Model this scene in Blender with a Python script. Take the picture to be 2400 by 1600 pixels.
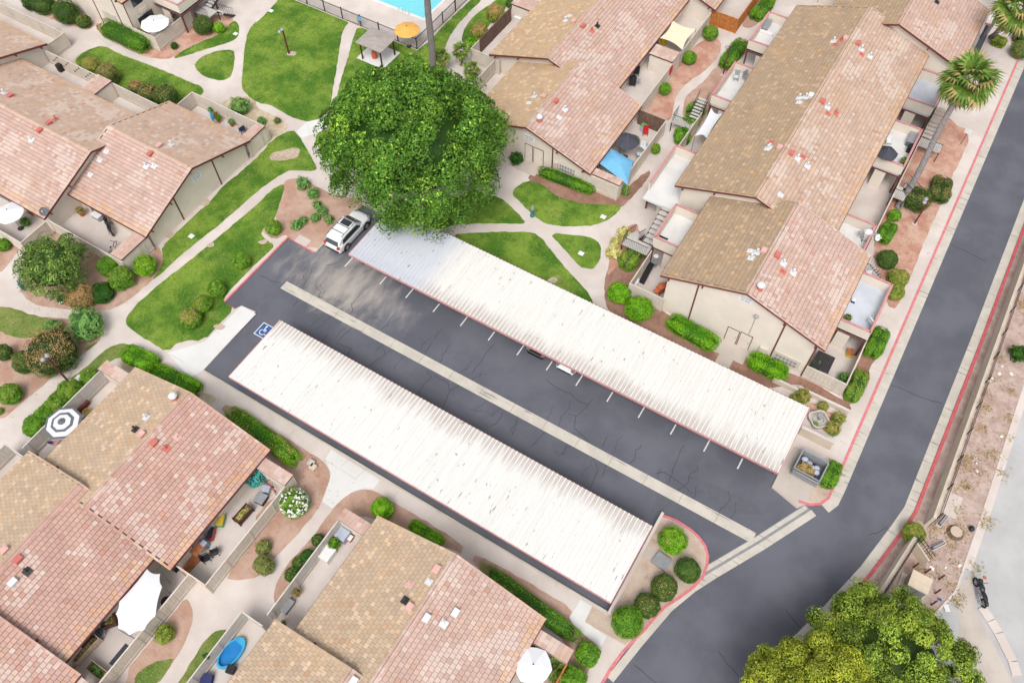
import bpy, math, random
import numpy as np
from mathutils import Matrix, Vector, noise as mnoise
random.seed(7); RNG = np.random.default_rng(11)
for o in list(bpy.data.objects): bpy.data.objects.remove(o)
scene = bpy.context.scene; COL = scene.collection
rad = math.radians
# ------------------------------------------------------------------ camera
F, PIT, ROLL, YAW, H = 1973.694, rad(57.43878), rad(-.62728), rad(-31.89121), 58.0
FW = np.array([math.sin(YAW)*math.cos(PIT), math.cos(YAW)*math.cos(PIT), -math.sin(PIT)])
_r = np.array([math.cos(YAW), -math.sin(YAW), 0]); _u = np.cross(_r, FW)
RI = math.cos(ROLL)*_r+math.sin(ROLL)*_u; UP = -math.sin(ROLL)*_r+math.cos(ROLL)*_u
cam = bpy.data.cameras.new('camera'); cam_o = bpy.data.objects.new('camera', cam); COL.objects.link(cam_o)
cam.sensor_width = 36; cam.lens = F/2400*36; cam.clip_end = 3000; cam.clip_start = .5
m = Matrix.Identity(4)
for i in range(3): m[i][0], m[i][1], m[i][2] = RI[i], UP[i], -FW[i]
m[2][3] = H; cam_o.matrix_world = m; scene.camera = cam_o
# ------------------------------------------------------------------ sky, sun, exposure
SUN_EL, SUN_AZ = rad(56), rad(160)
w = bpy.data.worlds.new('World'); scene.world = w; w.use_nodes = True
nt = w.node_tree; bg = nt.nodes['Background']
sky = nt.nodes.new('ShaderNodeTexSky'); sky.sky_type = 'NISHITA'; sky.sun_disc = False
sky.sun_elevation = SUN_EL; sky.sun_rotation = SUN_AZ; sky.dust_density = 4; sky.air_density = 1.2; sky.ozone_density = 1
hs = nt.nodes.new('ShaderNodeHueSaturation'); hs.inputs['Saturation'].default_value = .22
nt.links.new(sky.outputs[0], hs.inputs['Color']); nt.links.new(hs.outputs[0], bg.inputs[0]); bg.inputs[1].default_value = .15
sl = bpy.data.lights.new('sun', 'SUN'); sl.energy = 1.25; sl.angle = rad(24); sl.color = (1, .965, .91)
so = bpy.data.objects.new('sun', sl); COL.objects.link(so)
sd = Vector((math.sin(SUN_AZ)*math.cos(SUN_EL), math.cos(SUN_AZ)*math.cos(SUN_EL), math.sin(SUN_EL)))
so.rotation_euler = (-sd).to_track_quat('-Z', 'Y').to_euler(); so.location = (0, 0, 90)
scene.render.engine = 'CYCLES'
vs = scene.view_settings; vs.view_transform = 'Standard'; vs.look = 'None'; vs.gamma = 1; vs.use_curve_mapping = False
vs.exposure = 0.46
# ------------------------------------------------------------------ survey helpers: photo point + height -> place on the site
def at(x, y, z=0.):
    d = FW*F+RI*(x-1200)-UP*(y-800); t = (z-H)/d[2]; return Vector((d[0]*t, d[1]*t, z))
def Q(c, r, a, b): return (600*c+a/3.92, 400*r+b/3.92)
def A(c, r, a, b, z=.12): return at(*Q(c, r, a, b), z)
def atY(c, r, a, b, Y):
    x, y = Q(c, r, a, b); d = FW*F+RI*(x-1200)-UP*(y-800); t = Y/d[1]; return Vector((d[0]*t, Y, H+d[2]*t))
def atX(c, r, a, b, X):
    x, y = Q(c, r, a, b); d = FW*F+RI*(x-1200)-UP*(y-800); t = X/d[0]; return Vector((X, d[1]*t, H+d[2]*t))
def mpp(p): return (Vector(p)-Vector((0, 0, H))).length/F/3.92      # metres per zoomed photo unit
def lin(c): c /= 255; return c/12.92 if c <= .04045 else ((c+.055)/1.055)**2.4
KEXP = 1.38
LEAFK = 1.5
def P(r, g, b): return (min(.85, lin(r)/KEXP), min(.85, lin(g)/KEXP), min(.85, lin(b)/KEXP))
# ------------------------------------------------------------------ materials
MATS = {}
def newmat(name):
    m = bpy.data.materials.new(name); m.use_nodes = True; MATS[name] = m
    return m, m.node_tree, m.node_tree.nodes['Principled BSDF']
def mixc(t, a, b, f, blend='MIX'):
    n = t.nodes.new('ShaderNodeMix'); n.data_type = 'RGBA'; n.blend_type = blend
    for i, v in ((0, f), (6, a), (7, b)):
        if isinstance(v, bpy.types.NodeSocket): t.links.new(v, n.inputs[i])
        elif i == 0: n.inputs[0].default_value = v
        else: n.inputs[i].default_value = (*v, 1)
    return n.outputs[2]
def pos(t): return t.nodes.new('ShaderNodeNewGeometry').outputs['Position']
def noise(t, scale, detail=4, rough=.55, vec=None, st=None):
    n = t.nodes.new('ShaderNodeTexNoise'); n.inputs['Scale'].default_value = scale; n.inputs['Detail'].default_value = detail; n.inputs['Roughness'].default_value = rough
    v = vec or pos(t)
    if st:
        mp = t.nodes.new('ShaderNodeMapping'); mp.inputs['Scale'].default_value = st; t.links.new(v, mp.inputs[0]); v = mp.outputs[0]
    t.links.new(v, n.inputs['Vector']); return n.outputs['Fac']
def ramp(t, fac, a, b, lo=0., hi=1.):
    n = t.nodes.new('ShaderNodeMapRange'); n.interpolation_type = 'SMOOTHSTEP'
    for i, v in ((1, a), (2, b), (3, lo), (4, hi)): n.inputs[i].default_value = v
    t.links.new(fac, n.inputs[0]); return n.outputs[0]
def math_(t, op, a, b=None):
    n = t.nodes.new('ShaderNodeMath'); n.operation = op
    for i, v in ((0, a), (1, b)):
        if v is None: continue
        if isinstance(v, bpy.types.NodeSocket): t.links.new(v, n.inputs[i])
        else: n.inputs[i].default_value = v
    return n.outputs[0]
def bump(t, b, h, dist, strength=1):
    n = t.nodes.new('ShaderNodeBump'); n.inputs['Distance'].default_value = dist; n.inputs['Strength'].default_value = strength
    t.links.new(h, n.inputs['Height']); t.links.new(n.outputs[0], b.inputs['Normal'])
def setc(t, b, s): t.links.new(s, b.inputs['Base Color'])
def mul(c, k): return tuple(min(.9, x*k) for x in c)
def simple(name, c, rough=.75, var=.14, scale=2.5, metal=0, spec=.4, bmp=0):
    m, t, b = newmat(name); b.inputs['Roughness'].default_value = rough; b.inputs['Metallic'].default_value = metal; b.inputs['Specular IOR Level'].default_value = spec
    f = ramp(t, noise(t, scale, 5), .3, .7)
    setc(t, b, mixc(t, mul(c, 1-var), mul(c, 1+var), f))
    if bmp: bump(t, b, noise(t, scale*12, 3), bmp)
    return m
def mat(n): return MATS[n]
def concrete(name, c1, c2, stain, sc=.35):
    m, t, b = newmat(name); b.inputs['Roughness'].default_value = .9; b.inputs['Specular IOR Level'].default_value = .2
    c = mixc(t, c1, c2, ramp(t, noise(t, sc, 6), .35, .65))
    c = mixc(t, c, stain, ramp(t, noise(t, 1.3, 7, .7), .56, .8, 0, .5))
    c = mixc(t, c, mul(c1, .72), ramp(t, noise(t, 14, 3), .55, .85, 0, .35))
    setc(t, b, c); bump(t, b, noise(t, 25, 4), .006)
concrete('concrete_walk', P(230, 219, 212), P(216, 203, 195), P(196, 180, 168))
concrete('concrete_new', P(240, 239, 238), P(231, 229, 226), P(212, 208, 203))
concrete('concrete_patio', P(212, 200, 190), P(198, 187, 178), P(172, 158, 146), .5)
concrete('concrete_gutter', P(218, 210, 198), P(204, 197, 186), P(172, 166, 158), .9)
def gutter_streaks():
    m = mat('concrete_gutter'); t = m.node_tree; b = t.nodes['Principled BSDF']; s = b.inputs['Base Color'].links[0].from_socket
    setc(t, b, mixc(t, s, P(128, 124, 122), ramp(t, noise(t, 1, 5, .6, None, (.35, 4.5, 1)), .6, .66, 0, .75)))
gutter_streaks()
concrete('deck_white', P(240, 239, 237), P(228, 226, 224), P(205, 202, 198), .5)
concrete('deck_blue', P(222, 228, 238), P(206, 212, 224), P(232, 230, 228), .5)
concrete('street_concrete', P(203, 201, 201), P(190, 188, 188), P(172, 168, 166), .3)
concrete('block_wall', P(234, 219, 200), P(222, 207, 188), P(186, 168, 148), .8)
def asphalt():
    m, t, b = newmat('asphalt'); b.inputs['Roughness'].default_value = .85; b.inputs['Specular IOR Level'].default_value = .25
    c = mixc(t, P(113, 114, 124), P(99, 100, 110), ramp(t, noise(t, .25, 5), .35, .65))
    c = mixc(t, c, P(138, 137, 140), ramp(t, noise(t, .8, 9, .75, None, (1, .35, 1)), .54, .78, 0, .24))
    c = mixc(t, c, P(82, 82, 88), ramp(t, noise(t, 26, 3, .7), .48, .8, 0, .6))
    # dried silt washed out over the head of the car park
    sx = t.nodes.new('ShaderNodeSeparateXYZ'); t.links.new(pos(t), sx.inputs[0])
    dx = math_(t, 'MULTIPLY', math_(t, 'ADD', sx.outputs[0], 34.9), 1/7.5); dy = math_(t, 'MULTIPLY', math_(t, 'ADD', sx.outputs[1], -29.0), 1/3.6)
    r = math_(t, 'ADD', math_(t, 'MULTIPLY', dx, dx), math_(t, 'MULTIPLY', dy, dy))
    n = noise(t, .5, 7, .6, None, (1.5, .6, 1)); k = math_(t, 'ADD', math_(t, 'MULTIPLY', n, 2.6), math_(t, 'MULTIPLY', r, -.75))
    c = mixc(t, c, P(192, 183, 173), ramp(t, k, .5, 1.75, 0, .85))
    setc(t, b, c); bump(t, b, noise(t, 45, 3), .006)
asphalt()
def lawn(name, a, b_, dry):
    m, t, b = newmat(name); b.inputs['Roughness'].default_value = .95; b.inputs['Specular IOR Level'].default_value = .1
    c = mixc(t, a, b_, ramp(t, noise(t, .28, 6, .65), .38, .62))
    c = mixc(t, c, mul(a, .5), ramp(t, noise(t, 2.6, 8, .8), .48, .72, 0, .65))
    c = mixc(t, c, dry, ramp(t, noise(t, .45, 8, .78), .55, .75, 0, .7))
    c = mixc(t, c, mul(b_, 1.3), ramp(t, noise(t, 11, 4, .7), .52, .75, 0, .5))
    setc(t, b, c); bump(t, b, noise(t, 9, 6, .7), .09)
lawn('lawn_green', P(80, 126, 42), P(144, 172, 70), P(196, 184, 130))
lawn('lawn_dry', P(112, 138, 66), P(148, 160, 88), P(205, 188, 152))
def soil(name, a, b_, c3, sc=.5):
    m, t, b = newmat(name); b.inputs['Roughness'].default_value = 1; b.inputs['Specular IOR Level'].default_value = .1
    c = mixc(t, a, b_, ramp(t, noise(t, sc, 6, .65), .38, .62))
    c = mixc(t, c, c3, ramp(t, noise(t, sc*3.1, 7, .7), .52, .72, 0, .75))
    c = mixc(t, c, mul(a, .6), ramp(t, noise(t, 13, 4, .7), .5, .75, 0, .55))
    setc(t, b, c); bump(t, b, noise(t, 7, 7, .75), .06)
soil('mulch', P(196, 158, 138), P(212, 180, 162), P(184, 134, 116))
soil('mulch_red', P(202, 148, 128), P(220, 184, 164), P(178, 114, 100), .7)
soil('mulch_dark', P(156, 118, 102), P(180, 142, 124), P(134, 98, 86))
soil('dirt_tan', P(208, 184, 166), P(222, 202, 186), P(186, 158, 140))
soil('dirt_street', P(190, 164, 153), P(212, 190, 181), P(156, 122, 104), .9)
soil('gravel', P(206, 186, 156), P(222, 206, 180), P(180, 156, 126), 2)
soil('far_ground', P(190, 170, 150), P(170, 160, 130), P(150, 140, 110), .05)
simple('stucco', mul(P(226, 215, 202), 1.18), .95, .045, .7, bmp=.004)
simple('stucco_dull', P(218, 206, 192), .95, .05, .7)  # duller stucco tone for meter cabinets, panels, doors and air conditioner
simple('fence_tan', P(226, 214, 200), .9, .06, 1.2)
simple('fence_grey', P(218, 210, 202), .9, .07, 1.2)
simple('fence_brown', P(122, 96, 84), .9, .2, 3)
simple('cedar', P(196, 122, 60), .8, .25, 3)
simple('trim_red', P(118, 60, 58), .7, .12)
simple('trim_pink', P(216, 152, 152), .7, .1)
simple('kerb_red', P(224, 132, 138), .8, .14, 4)
simple('kerb_red_dark', P(214, 102, 108), .8, .14, 4)
simple('underlay', P(104, 74, 60), .9)
simple('white_paint', P(244, 244, 244), .6, .04)
simple('line_paint', P(238, 236, 236), .8, .1, 6)
simple('blue_paint', P(52, 98, 160), .7, .06)
simple('black', P(38, 38, 42), .5, .1)
simple('iron', P(58, 54, 56), .5, .1)
simple('grey_metal', P(158, 160, 164), .5, .1, 4)
simple('steel', P(196, 198, 202), .35, .05, 4, metal=.6)
simple('step_grey', P(204, 200, 194), .9, .08, 4)
simple('dark_hole', P(40, 37, 38), .8)
simple('glass_dark', P(58, 66, 74), .08, .1, 1, spec=.8)
simple('car_white', P(252, 253, 255), .25, .01, spec=.6)
simple('car_black', P(40, 40, 44), .2, .05, spec=.6)
simple('tyre', P(44, 44, 46), .9)
simple('red_light', P(222, 40, 46), .25, .05, spec=.6)
simple('vent_red', P(214, 120, 108), .7, .1)
simple('vent_pink', P(228, 180, 172), .7, .1)
simple('vent_white', P(232, 234, 238), .5, .05)
simple('fabric_white', P(246, 247, 250), .9, .02)
simple('fabric_cream', P(248, 232, 200), .9, .03)
simple('fabric_blue', P(120, 190, 232), .8, .06)
simple('fabric_orange', P(246, 186, 96), .9, .06)
simple('fabric_grey', P(112, 114, 122), .9, .05)
simple('fabric_dark', P(74, 76, 86), .9, .06)
simple('plastic_blue', P(40, 140, 214), .35, .08)
simple('plastic_cyan', P(66, 186, 232), .3, .08)
simple('plastic_red', P(206, 44, 48), .4, .08)
simple('plastic_green', P(96, 180, 110), .4, .08)
simple('plastic_yellow', P(232, 200, 70), .4, .08)
simple('wood_dark', P(92, 54, 46), .8, .2, 5)
simple('wood_warm', P(176, 112, 72), .8, .2, 5)
simple('wood_pale', P(214, 190, 164), .8, .12, 5)
simple('terracotta', P(206, 110, 72), .8, .1)
simple('trunk', P(122, 102, 86), .95, .25, 6)
simple('palm_trunk', P(138, 132, 130), .95, .3, 9)
simple('thatch', P(186, 158, 126), .95, .25, 6)
simple('stone', P(206, 196, 188), .9, .1, 4)
simple('electric_tan', P(226, 208, 184), .7, .05)
simple('electric_grey', P(150, 148, 142), .7, .08)
simple('navy', P(52, 62, 112), .8, .1)
simple('teal', P(46, 130, 132), .6, .15)
simple('bag_pale', P(184, 192, 212), .6, .08)
simple('sign_ink', P(188, 196, 216), .7, .05)
simple('asphalt_crack', P(58, 56, 62), .95, .15)
simple('asphalt_patch', P(100, 101, 110), .9, .06)
simple('litter', P(240, 240, 240), .8, .05)
simple('gazebo_roof', P(176, 166, 160), .8, .1)
def water():
    m, t, b = newmat('pool_water'); b.inputs['Roughness'].default_value = .08; b.inputs['Specular IOR Level'].default_value = .5
    setc(t, b, mixc(t, P(120, 220, 234), P(140, 230, 240), noise(t, 1.2, 3))); bump(t, b, noise(t, 2.5, 3), .02)
water()
def colattr(name, rough=.85, tr=0, spec=.3, grain=0):
    m, t, b = newmat(name); b.inputs['Roughness'].default_value = rough; b.inputs['Specular IOR Level'].default_value = spec
    a = t.nodes.new('ShaderNodeAttribute'); a.attribute_name = 'Col'; s = a.outputs['Color']
    if grain:
        s = mixc(t, s, (0, 0, 0), ramp(t, noise(t, 22, 4), .5, .8, 0, grain)); s = mixc(t, s, P(206, 168, 128), ramp(t, noise(t, .25, 7, .7), .52, .75, 0, .4))
    setc(t, b, s)
    if tr:
        tl = t.nodes.new('ShaderNodeBsdfTranslucent'); t.links.new(s, tl.inputs[0]); mx = t.nodes.new('ShaderNodeMixShader'); mx.inputs[0].default_value = tr
        t.links.new(b.outputs[0], mx.inputs[1]); t.links.new(tl.outputs[0], mx.inputs[2]); t.links.new(mx.outputs[0], t.nodes['Material Output'].inputs[0])
colattr('leaf', .6, .3, .25); colattr('tile_field', .85, 0, .2, .25)
def objcol():
    m, t, b = newmat('tile_piece'); b.inputs['Roughness'].default_value = .85; b.inputs['Specular IOR Level'].default_value = .2
    a = t.nodes.new('ShaderNodeObjectInfo'); s = mixc(t, a.outputs['Color'], (0, 0, 0), ramp(t, noise(t, 22, 4), .5, .8, 0, .25))
    setc(t, b, mixc(t, s, P(206, 168, 128), ramp(t, noise(t, .25, 7, .7), .52, .75, 0, .4)))
objcol()
def sheet(name, base, y_dirt, sgn, zr):
    m, t, b = newmat(name); b.inputs['Roughness'].default_value = .55; b.inputs['Specular IOR Level'].default_value = .3
    sx = t.nodes.new('ShaderNodeSeparateXYZ'); t.links.new(pos(t), sx.inputs[0])
    d = math_(t, 'MULTIPLY', math_(t, 'ADD', sx.outputs[1], -y_dirt), sgn)                       # metres in from the drip edge
    n = noise(t, 1, 4, .6, None, (3.2, .35, 1)); n2 = noise(t, .3, 3)
    k = math_(t, 'ADD', math_(t, 'MULTIPLY', n, 2.4), math_(t, 'ADD', math_(t, 'MULTIPLY', n2, 1.2), math_(t, 'MULTIPLY', d, -.85)))
    low = ramp(t, math_(t, 'ADD', sx.outputs[2], -zr), .012, .03, 1, .0)
    c = mixc(t, base, P(168, 146, 134), math_(t, 'MULTIPLY', ramp(t, k, .3, 1.6, 0, .7), low))
    c = mixc(t, c, P(214, 209, 205), math_(t, 'MULTIPLY', low, ramp(t, noise(t, 1, 4, .6, None, (5, .25, 1)), .3, .75, .15, .6)))
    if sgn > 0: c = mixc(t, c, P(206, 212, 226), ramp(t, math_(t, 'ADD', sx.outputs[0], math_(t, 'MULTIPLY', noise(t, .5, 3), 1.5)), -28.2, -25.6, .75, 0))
    c = mixc(t, c, P(90, 84, 82), ramp(t, noise(t, 1, 2, .5, None, (5, 1.3, 1)), .69, .73, 0, .6))
    setc(t, b, c)
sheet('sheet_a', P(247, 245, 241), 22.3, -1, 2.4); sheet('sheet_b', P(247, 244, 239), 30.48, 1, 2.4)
# ------------------------------------------------------------------ mesh helpers
class MB:
    def __init__(s): s.v = []; s.f = []
    def add(s, vs, fs):
        n = len(s.v); s.v += [tuple(v) for v in vs]; s.f += [tuple(i+n for i in f) for f in fs]; return s
    def box(s, c, d, rz=0, tilt=None):
        hx, hy, hz = d[0]/2, d[1]/2, d[2]/2; M3 = Matrix.Rotation(rz, 3, 'Z')
        if tilt: M3 = M3 @ Matrix.Rotation(tilt[1], 3, tilt[0])
        p = [M3 @ Vector((x*hx, y*hy, z*hz))+Vector(c) for z in (-1, 1) for x, y in ((-1, -1), (1, -1), (1, 1), (-1, 1))]
        return s.add(p, [(3, 2, 1, 0), (4, 5, 6, 7), (0, 1, 5, 4), (1, 2, 6, 5), (2, 3, 7, 6), (3, 0, 4, 7)])
    def bb(s, x0, x1, y0, y1, z0, z1): return s.box(((x0+x1)/2, (y0+y1)/2, (z0+z1)/2), (abs(x1-x0), abs(y1-y0), abs(z1-z0)))
    def bar(s, p, q, wd, ht=None):                              # square bar between two points
        p, q = Vector(p), Vector(q); d = q-p; L = d.length; ht = ht or wd
        z = d.normalized(); x = z.cross(Vector((0, 0, 1)));
        if x.length < 1e-4: x = Vector((1, 0, 0))
        x.normalize(); y = z.cross(x); o = []
        for e in (p, q):
            for a, b in ((-1, -1), (1, -1), (1, 1), (-1, 1)): o.append(e+x*a*wd/2+y*b*ht/2)
        return s.add(o, [(3, 2, 1, 0), (4, 5, 6, 7), (0, 1, 5, 4), (1, 2, 6, 5), (2, 3, 7, 6), (3, 0, 4, 7)])
    def tube(s, p, q, r0, r1=None, n=8):
        p, q = Vector(p), Vector(q); r1 = r0 if r1 is None else r1; z = (q-p).normalized(); x = z.cross(Vector((.3, .1, 1)));
        if x.length < 1e-3: x = z.cross(Vector((1, 0, 0)))
        x.normalize(); y = z.cross(x); o = []
        for e, r in ((p, r0), (q, r1)):
            for i in range(n): a = 2*math.pi*i/n; o.append(e+x*math.cos(a)*r+y*math.sin(a)*r)
        return s.add(o, [(i, (i+1) % n, n+(i+1) % n, n+i) for i in range(n)]+[tuple(range(n-1, -1, -1)), tuple(range(n, 2*n))])
    def path(s, pts, r, n=6):
        for a, b in zip(pts[:-1], pts[1:]): s.tube(a, b, r, r, n)
        return s
    def prism(s, poly, z0, z1, top=True, bottom=True):
        n = len(poly); ar = sum(poly[i][0]*poly[(i+1) % n][1]-poly[(i+1) % n][0]*poly[i][1] for i in range(n))
        if ar < 0: poly = poly[::-1]
        fs = [(i, (i+1) % n, n+(i+1) % n, n+i) for i in range(n)]
        if top: fs.append(tuple(range(n, 2*n)))
        if bottom: fs.append(tuple(range(n-1, -1, -1)))
        return s.add([(p[0], p[1], z0) for p in poly]+[(p[0], p[1], z1) for p in poly], fs)
    def lathe(s, c, prof, n=14, a0=0):
        o = []; k = len(prof)
        for r, z in prof:
            for i in range(n): a = a0+2*math.pi*i/n; o.append((c[0]+r*math.cos(a), c[1]+r*math.sin(a), c[2]+z))
        fs = [(j*n+i, j*n+(i+1) % n, (j+1)*n+(i+1) % n, (j+1)*n+i) for j in range(k-1) for i in range(n)]
        fs.append(tuple(range(n-1, -1, -1))); fs.append(tuple((k-1)*n+i for i in range(n))); return s.add(o, fs)
    def ell(s, c, r, n=10, k=6):
        prof = [(max(.01, math.sin(math.pi*i/k)), -math.cos(math.pi*i/k)) for i in range(k+1)]
        m = MB().lathe((0, 0, 0), prof, n); return s.add([(c[0]+x*r[0], c[1]+y*r[1], c[2]+z*r[2]) for x, y, z in m.v], m.f)
    def torus(s, c, R, r, ax, n=16, k=6):                       # ax: unit axis
        ax = Vector(ax).normalized(); x = ax.cross(Vector((0, 0, 1)));
        if x.length < 1e-3: x = Vector((1, 0, 0))
        x.normalize(); y = ax.cross(x); o = []
        for i in range(n):
            a = 2*math.pi*i/n; d = x*math.cos(a)+y*math.sin(a)
            for j in range(k): b = 2*math.pi*j/k; o.append(Vector(c)+d*(R+r*math.cos(b))+ax*r*math.sin(b))
        return s.add(o, [(i*k+j, ((i+1) % n)*k+j, ((i+1) % n)*k+(j+1) % k, i*k+(j+1) % k) for i in range(n) for j in range(k)])
    def mesh(s, name, m, smooth=False, off=(0, 0, 0)):
        me = bpy.data.meshes.new(name); me.from_pydata([(v[0]-off[0], v[1]-off[1], v[2]-off[2]) for v in s.v], [], s.f); me.materials.append(mat(m))
        if smooth: me.polygons.foreach_set('use_smooth', [True]*len(me.polygons))
        me.update(); return me
    def build(s, name, m, parent=None, smooth=False, origin=None):
        """world-space mesh; child of a thing (parent placed at its base) or a thing of its own"""
        off = origin or (tuple(parent['_w']) if parent is not None and '_w' in parent else (0, 0, 0))
        if parent is None and origin is None:
            a = np.array(s.v); off = ((a[:, 0].min()+a[:, 0].max())/2, (a[:, 1].min()+a[:, 1].max())/2, a[:, 2].min())
        return link(name, s.mesh(name, m, smooth, off), parent, off)
def link(name, me, parent=None, woff=(0, 0, 0)):
    o = bpy.data.objects.new(name, me); COL.objects.link(o)
    if parent is not None:
        o.parent = parent; pw = parent['_w'] if '_w' in parent else (0, 0, 0)
        o.location = (woff[0]-pw[0], woff[1]-pw[1], woff[2]-pw[2])
    else: o.location = woff
    o['_w'] = tuple(float(x) for x in woff); return o
def local(name, mb, m, parent, loc=(0, 0, 0), smooth=False, rz=0):
    me = mb if isinstance(mb, bpy.types.Mesh) else mb.mesh(name, m, smooth)
    o = bpy.data.objects.new(name, me); COL.objects.link(o); o.parent = parent; o.location = loc; o.rotation_euler = (0, 0, rz); return o
def tag(o, label, cat, group=None):
    o['label'] = label; o['category'] = cat
    if group: o['group'] = group
    return o
def struct(o): o['kind'] = 'structure'; return o
def thing(name, label, cat, loc=(0, 0, 0), rz=0, group=None):
    o = bpy.data.objects.new(name, None); COL.objects.link(o); o.location = loc; o.rotation_euler = (0, 0, rz); o.empty_display_size = .2
    o['_w'] = tuple(float(x) for x in loc); return tag(o, label, cat, group)
def npmesh(name, V, Fq, C, m):
    """quads with a colour per face"""
    me = bpy.data.meshes.new(name); n = len(Fq)
    me.vertices.add(len(V)); me.vertices.foreach_set('co', np.asarray(V, np.float32).ravel())
    me.loops.add(4*n); me.loops.foreach_set('vertex_index', np.asarray(Fq, np.int32).ravel())
    me.polygons.add(n); me.polygons.foreach_set('loop_start', np.arange(0, 4*n, 4, dtype=np.int32)); me.polygons.foreach_set('loop_total', np.full(n, 4, np.int32))
    me.update(calc_edges=True)
    if m == 'tile_field': me.polygons.foreach_set('use_smooth', [False]*n)
    ca = me.color_attributes.new('Col', 'FLOAT_COLOR', 'CORNER')
    C = np.minimum(.8, np.asarray(C)*(LEAFK if m == 'leaf' else 1)); ca.data.foreach_set('color', np.repeat(np.c_[C, np.ones(n)].astype(np.float32), 4, axis=0).ravel()); me.materials.append(mat(m)); me.validate(); return me
def poly(items, z=.12): return [tuple(A(*p, z))[:2] for p in items]
def smooth_poly(p, it=2):
    for _ in range(it):
        q = []
        for i in range(len(p)):
            a, b = p[i], p[(i+1) % len(p)]; q += [(a[0]*.75+b[0]*.25, a[1]*.75+b[1]*.25), (a[0]*.25+b[0]*.75, a[1]*.25+b[1]*.75)]
        p = q
    return p
def tri_sheet(name, p, z0, z1, m):
    o = MB().prism(p, z0, z1).build(name, m); return struct(o)
LAND = .12
# ================================================================== THE GROUND
g = MB().add([(-1500, -1500, -.06), (1500, -1500, -.06), (1500, 1500, -.06), (-1500, 1500, -.06)], [(0, 1, 2, 3)]).build('ground', 'far_ground', origin=(0, 0, -.06)); struct(g)
struct(MB().add([(-48, -30, 0), (14, -30, 0), (14, 130, 0), (-48, 130, 0)], [(0, 1, 2, 3)]).build('asphalt_road', 'asphalt', origin=(0, 0, 0)))
XL = -43.0
# land north and west of the car park (concrete base, islands laid on it)
NW = [A(0, 2, 1860, 270), A(0, 2, 2110, 0), at(599, 730, .12), at(566, 716, .12), A(0, 1, 2150, 1272), A(0, 1, 2045, 1210), A(1, 1, 290, 605), A(1, 1, 537, 745)]
NW = [tuple(v)[:2] for v in NW]; xs = NW[-1][0]
pad = [tuple(A(3, 2, a, b))[:2] for a, b in ((240, 960), (95, 1215), (35, 1335), (270, 1530), (330, 1490))]
red_w = [(5.4, 30.5), (6.1, 30.65), (6.75, 31.1), (7.08, 31.8), (7.12, 33), (7.12, 130)]
NW = NW+[(xs, 37.0), (pad[1][0], 37.0), pad[1], pad[2], pad[3]]+red_w+[(-160, 130), (-160, NW[0][1]-36), (-70, -30), (-46, -30), (-46, 14.5)]
# south land
isl = [tuple(A(2, 3, a, b))[:2] for a, b in ((1375, 38), (1500, 85), (1620, 160), (1700, 230), (1760, 310), (1785, 400), (1775, 490), (1740, 580), (1660, 670), (1540, 760), (1400, 850), (1310, 940), (1220, 1050), (1110, 1160), (1000, 1280), (900, 1420), (810, 1568))]
NWm = tri_sheet('pavement', NW, -.03, LAND, 'concrete_walk')
S = [NW[0], (-2.62, 16.12), (-2.62, isl[0][1])]+isl+[(-1.2, 5), (-1.2, -30), (-46.2, -30), (-46.2, NW[0][1]-.3)]
tri_sheet('pavement', S, -.028, LAND+.004, 'concrete_walk')
# land east of the road
redE = [(8.3, -30), (8.3, 17.5), (9.4, 20.7), (10.55, 24.05), (11.75, 27.9), (12.65, 31.9), (13.05, 34), (13.25, 51), (13.4, 130)]
tri_sheet('verge', redE+[(17.0, 130), (17.0, 36.4), (16.9, 29.8), (15.2, 25.2), (15.2, -30)], -.03, LAND, 'dirt_street')
tri_sheet('street', [(16.98, 130), (16.98, 36.4), (16.88, 29.8), (15.18, 25.2), (15.18, -30), (120, -30), (120, 130)], -.03, .03, 'street_concrete')
def strip(pts, wdt, z0, z1, name, m, side=0, parent=None):
    """ribbon along a polyline; side -1/0/+1 shifts it"""
    n = len(pts); L = []; R_ = []
    for i in range(n):
        a = Vector(pts[max(0, i-1)][:2]); b = Vector(pts[min(n-1, i+1)][:2]); d = (b-a).normalized(); nn = Vector((-d.y, d.x)); p = Vector(pts[i][:2])+nn*side*wdt/2
        L.append(p+nn*wdt/2); R_.append(p-nn*wdt/2)
    mb = MB()
    for i in range(n-1):
        q = [L[i], R_[i], R_[i+1], L[i+1]]; vv = [(v.x, v.y, z0) for v in q]+[(v.x, v.y, z1) for v in q]
        f = [(4, 5, 6, 7), (0, 1, 5, 4), (2, 3, 7, 6), (1, 2, 6, 5), (3, 0, 4, 7)]; mb.add(vv, f)
    o = mb.build(name, m, parent)
    return o if parent is not None else struct(o)
# kerbs and gutters
strip(red_w, .2, 0, LAND+.02, 'kerb', 'kerb_red', -1)
strip([(x+.16, y) for x, y in red_w[2:]], .78, 0, .012, 'gutter', 'concrete_gutter', -1)
strip(redE, .22, 0, LAND+.02, 'kerb', 'kerb_red_dark', 1)
strip([(x-.16, y) for x, y in redE], .75, 0, .012, 'gutter', 'concrete_gutter', 1)
strip(isl, .2, 0, LAND+.025, 'kerb', 'kerb_red', 1)
strip([NW[4], NW[5], NW[6], NW[7]], .14, 0, LAND+.02, 'kerb', 'kerb_red', -1)
strip([NW[7], (xs, 37)], .13, 0, LAND+.02, 'kerb', 'concrete_gutter', -1)
strip([NW[0], (-2.7, 16.12)], .14, 0, LAND+.03, 'kerb', 'concrete_gutter', 1)
strip([(17.0, 130), (17.0, 36.4), (16.9, 29.8), (15.4, 25.4)], .16, 0, LAND+.03, 'kerb', 'concrete_walk', 1)
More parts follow.
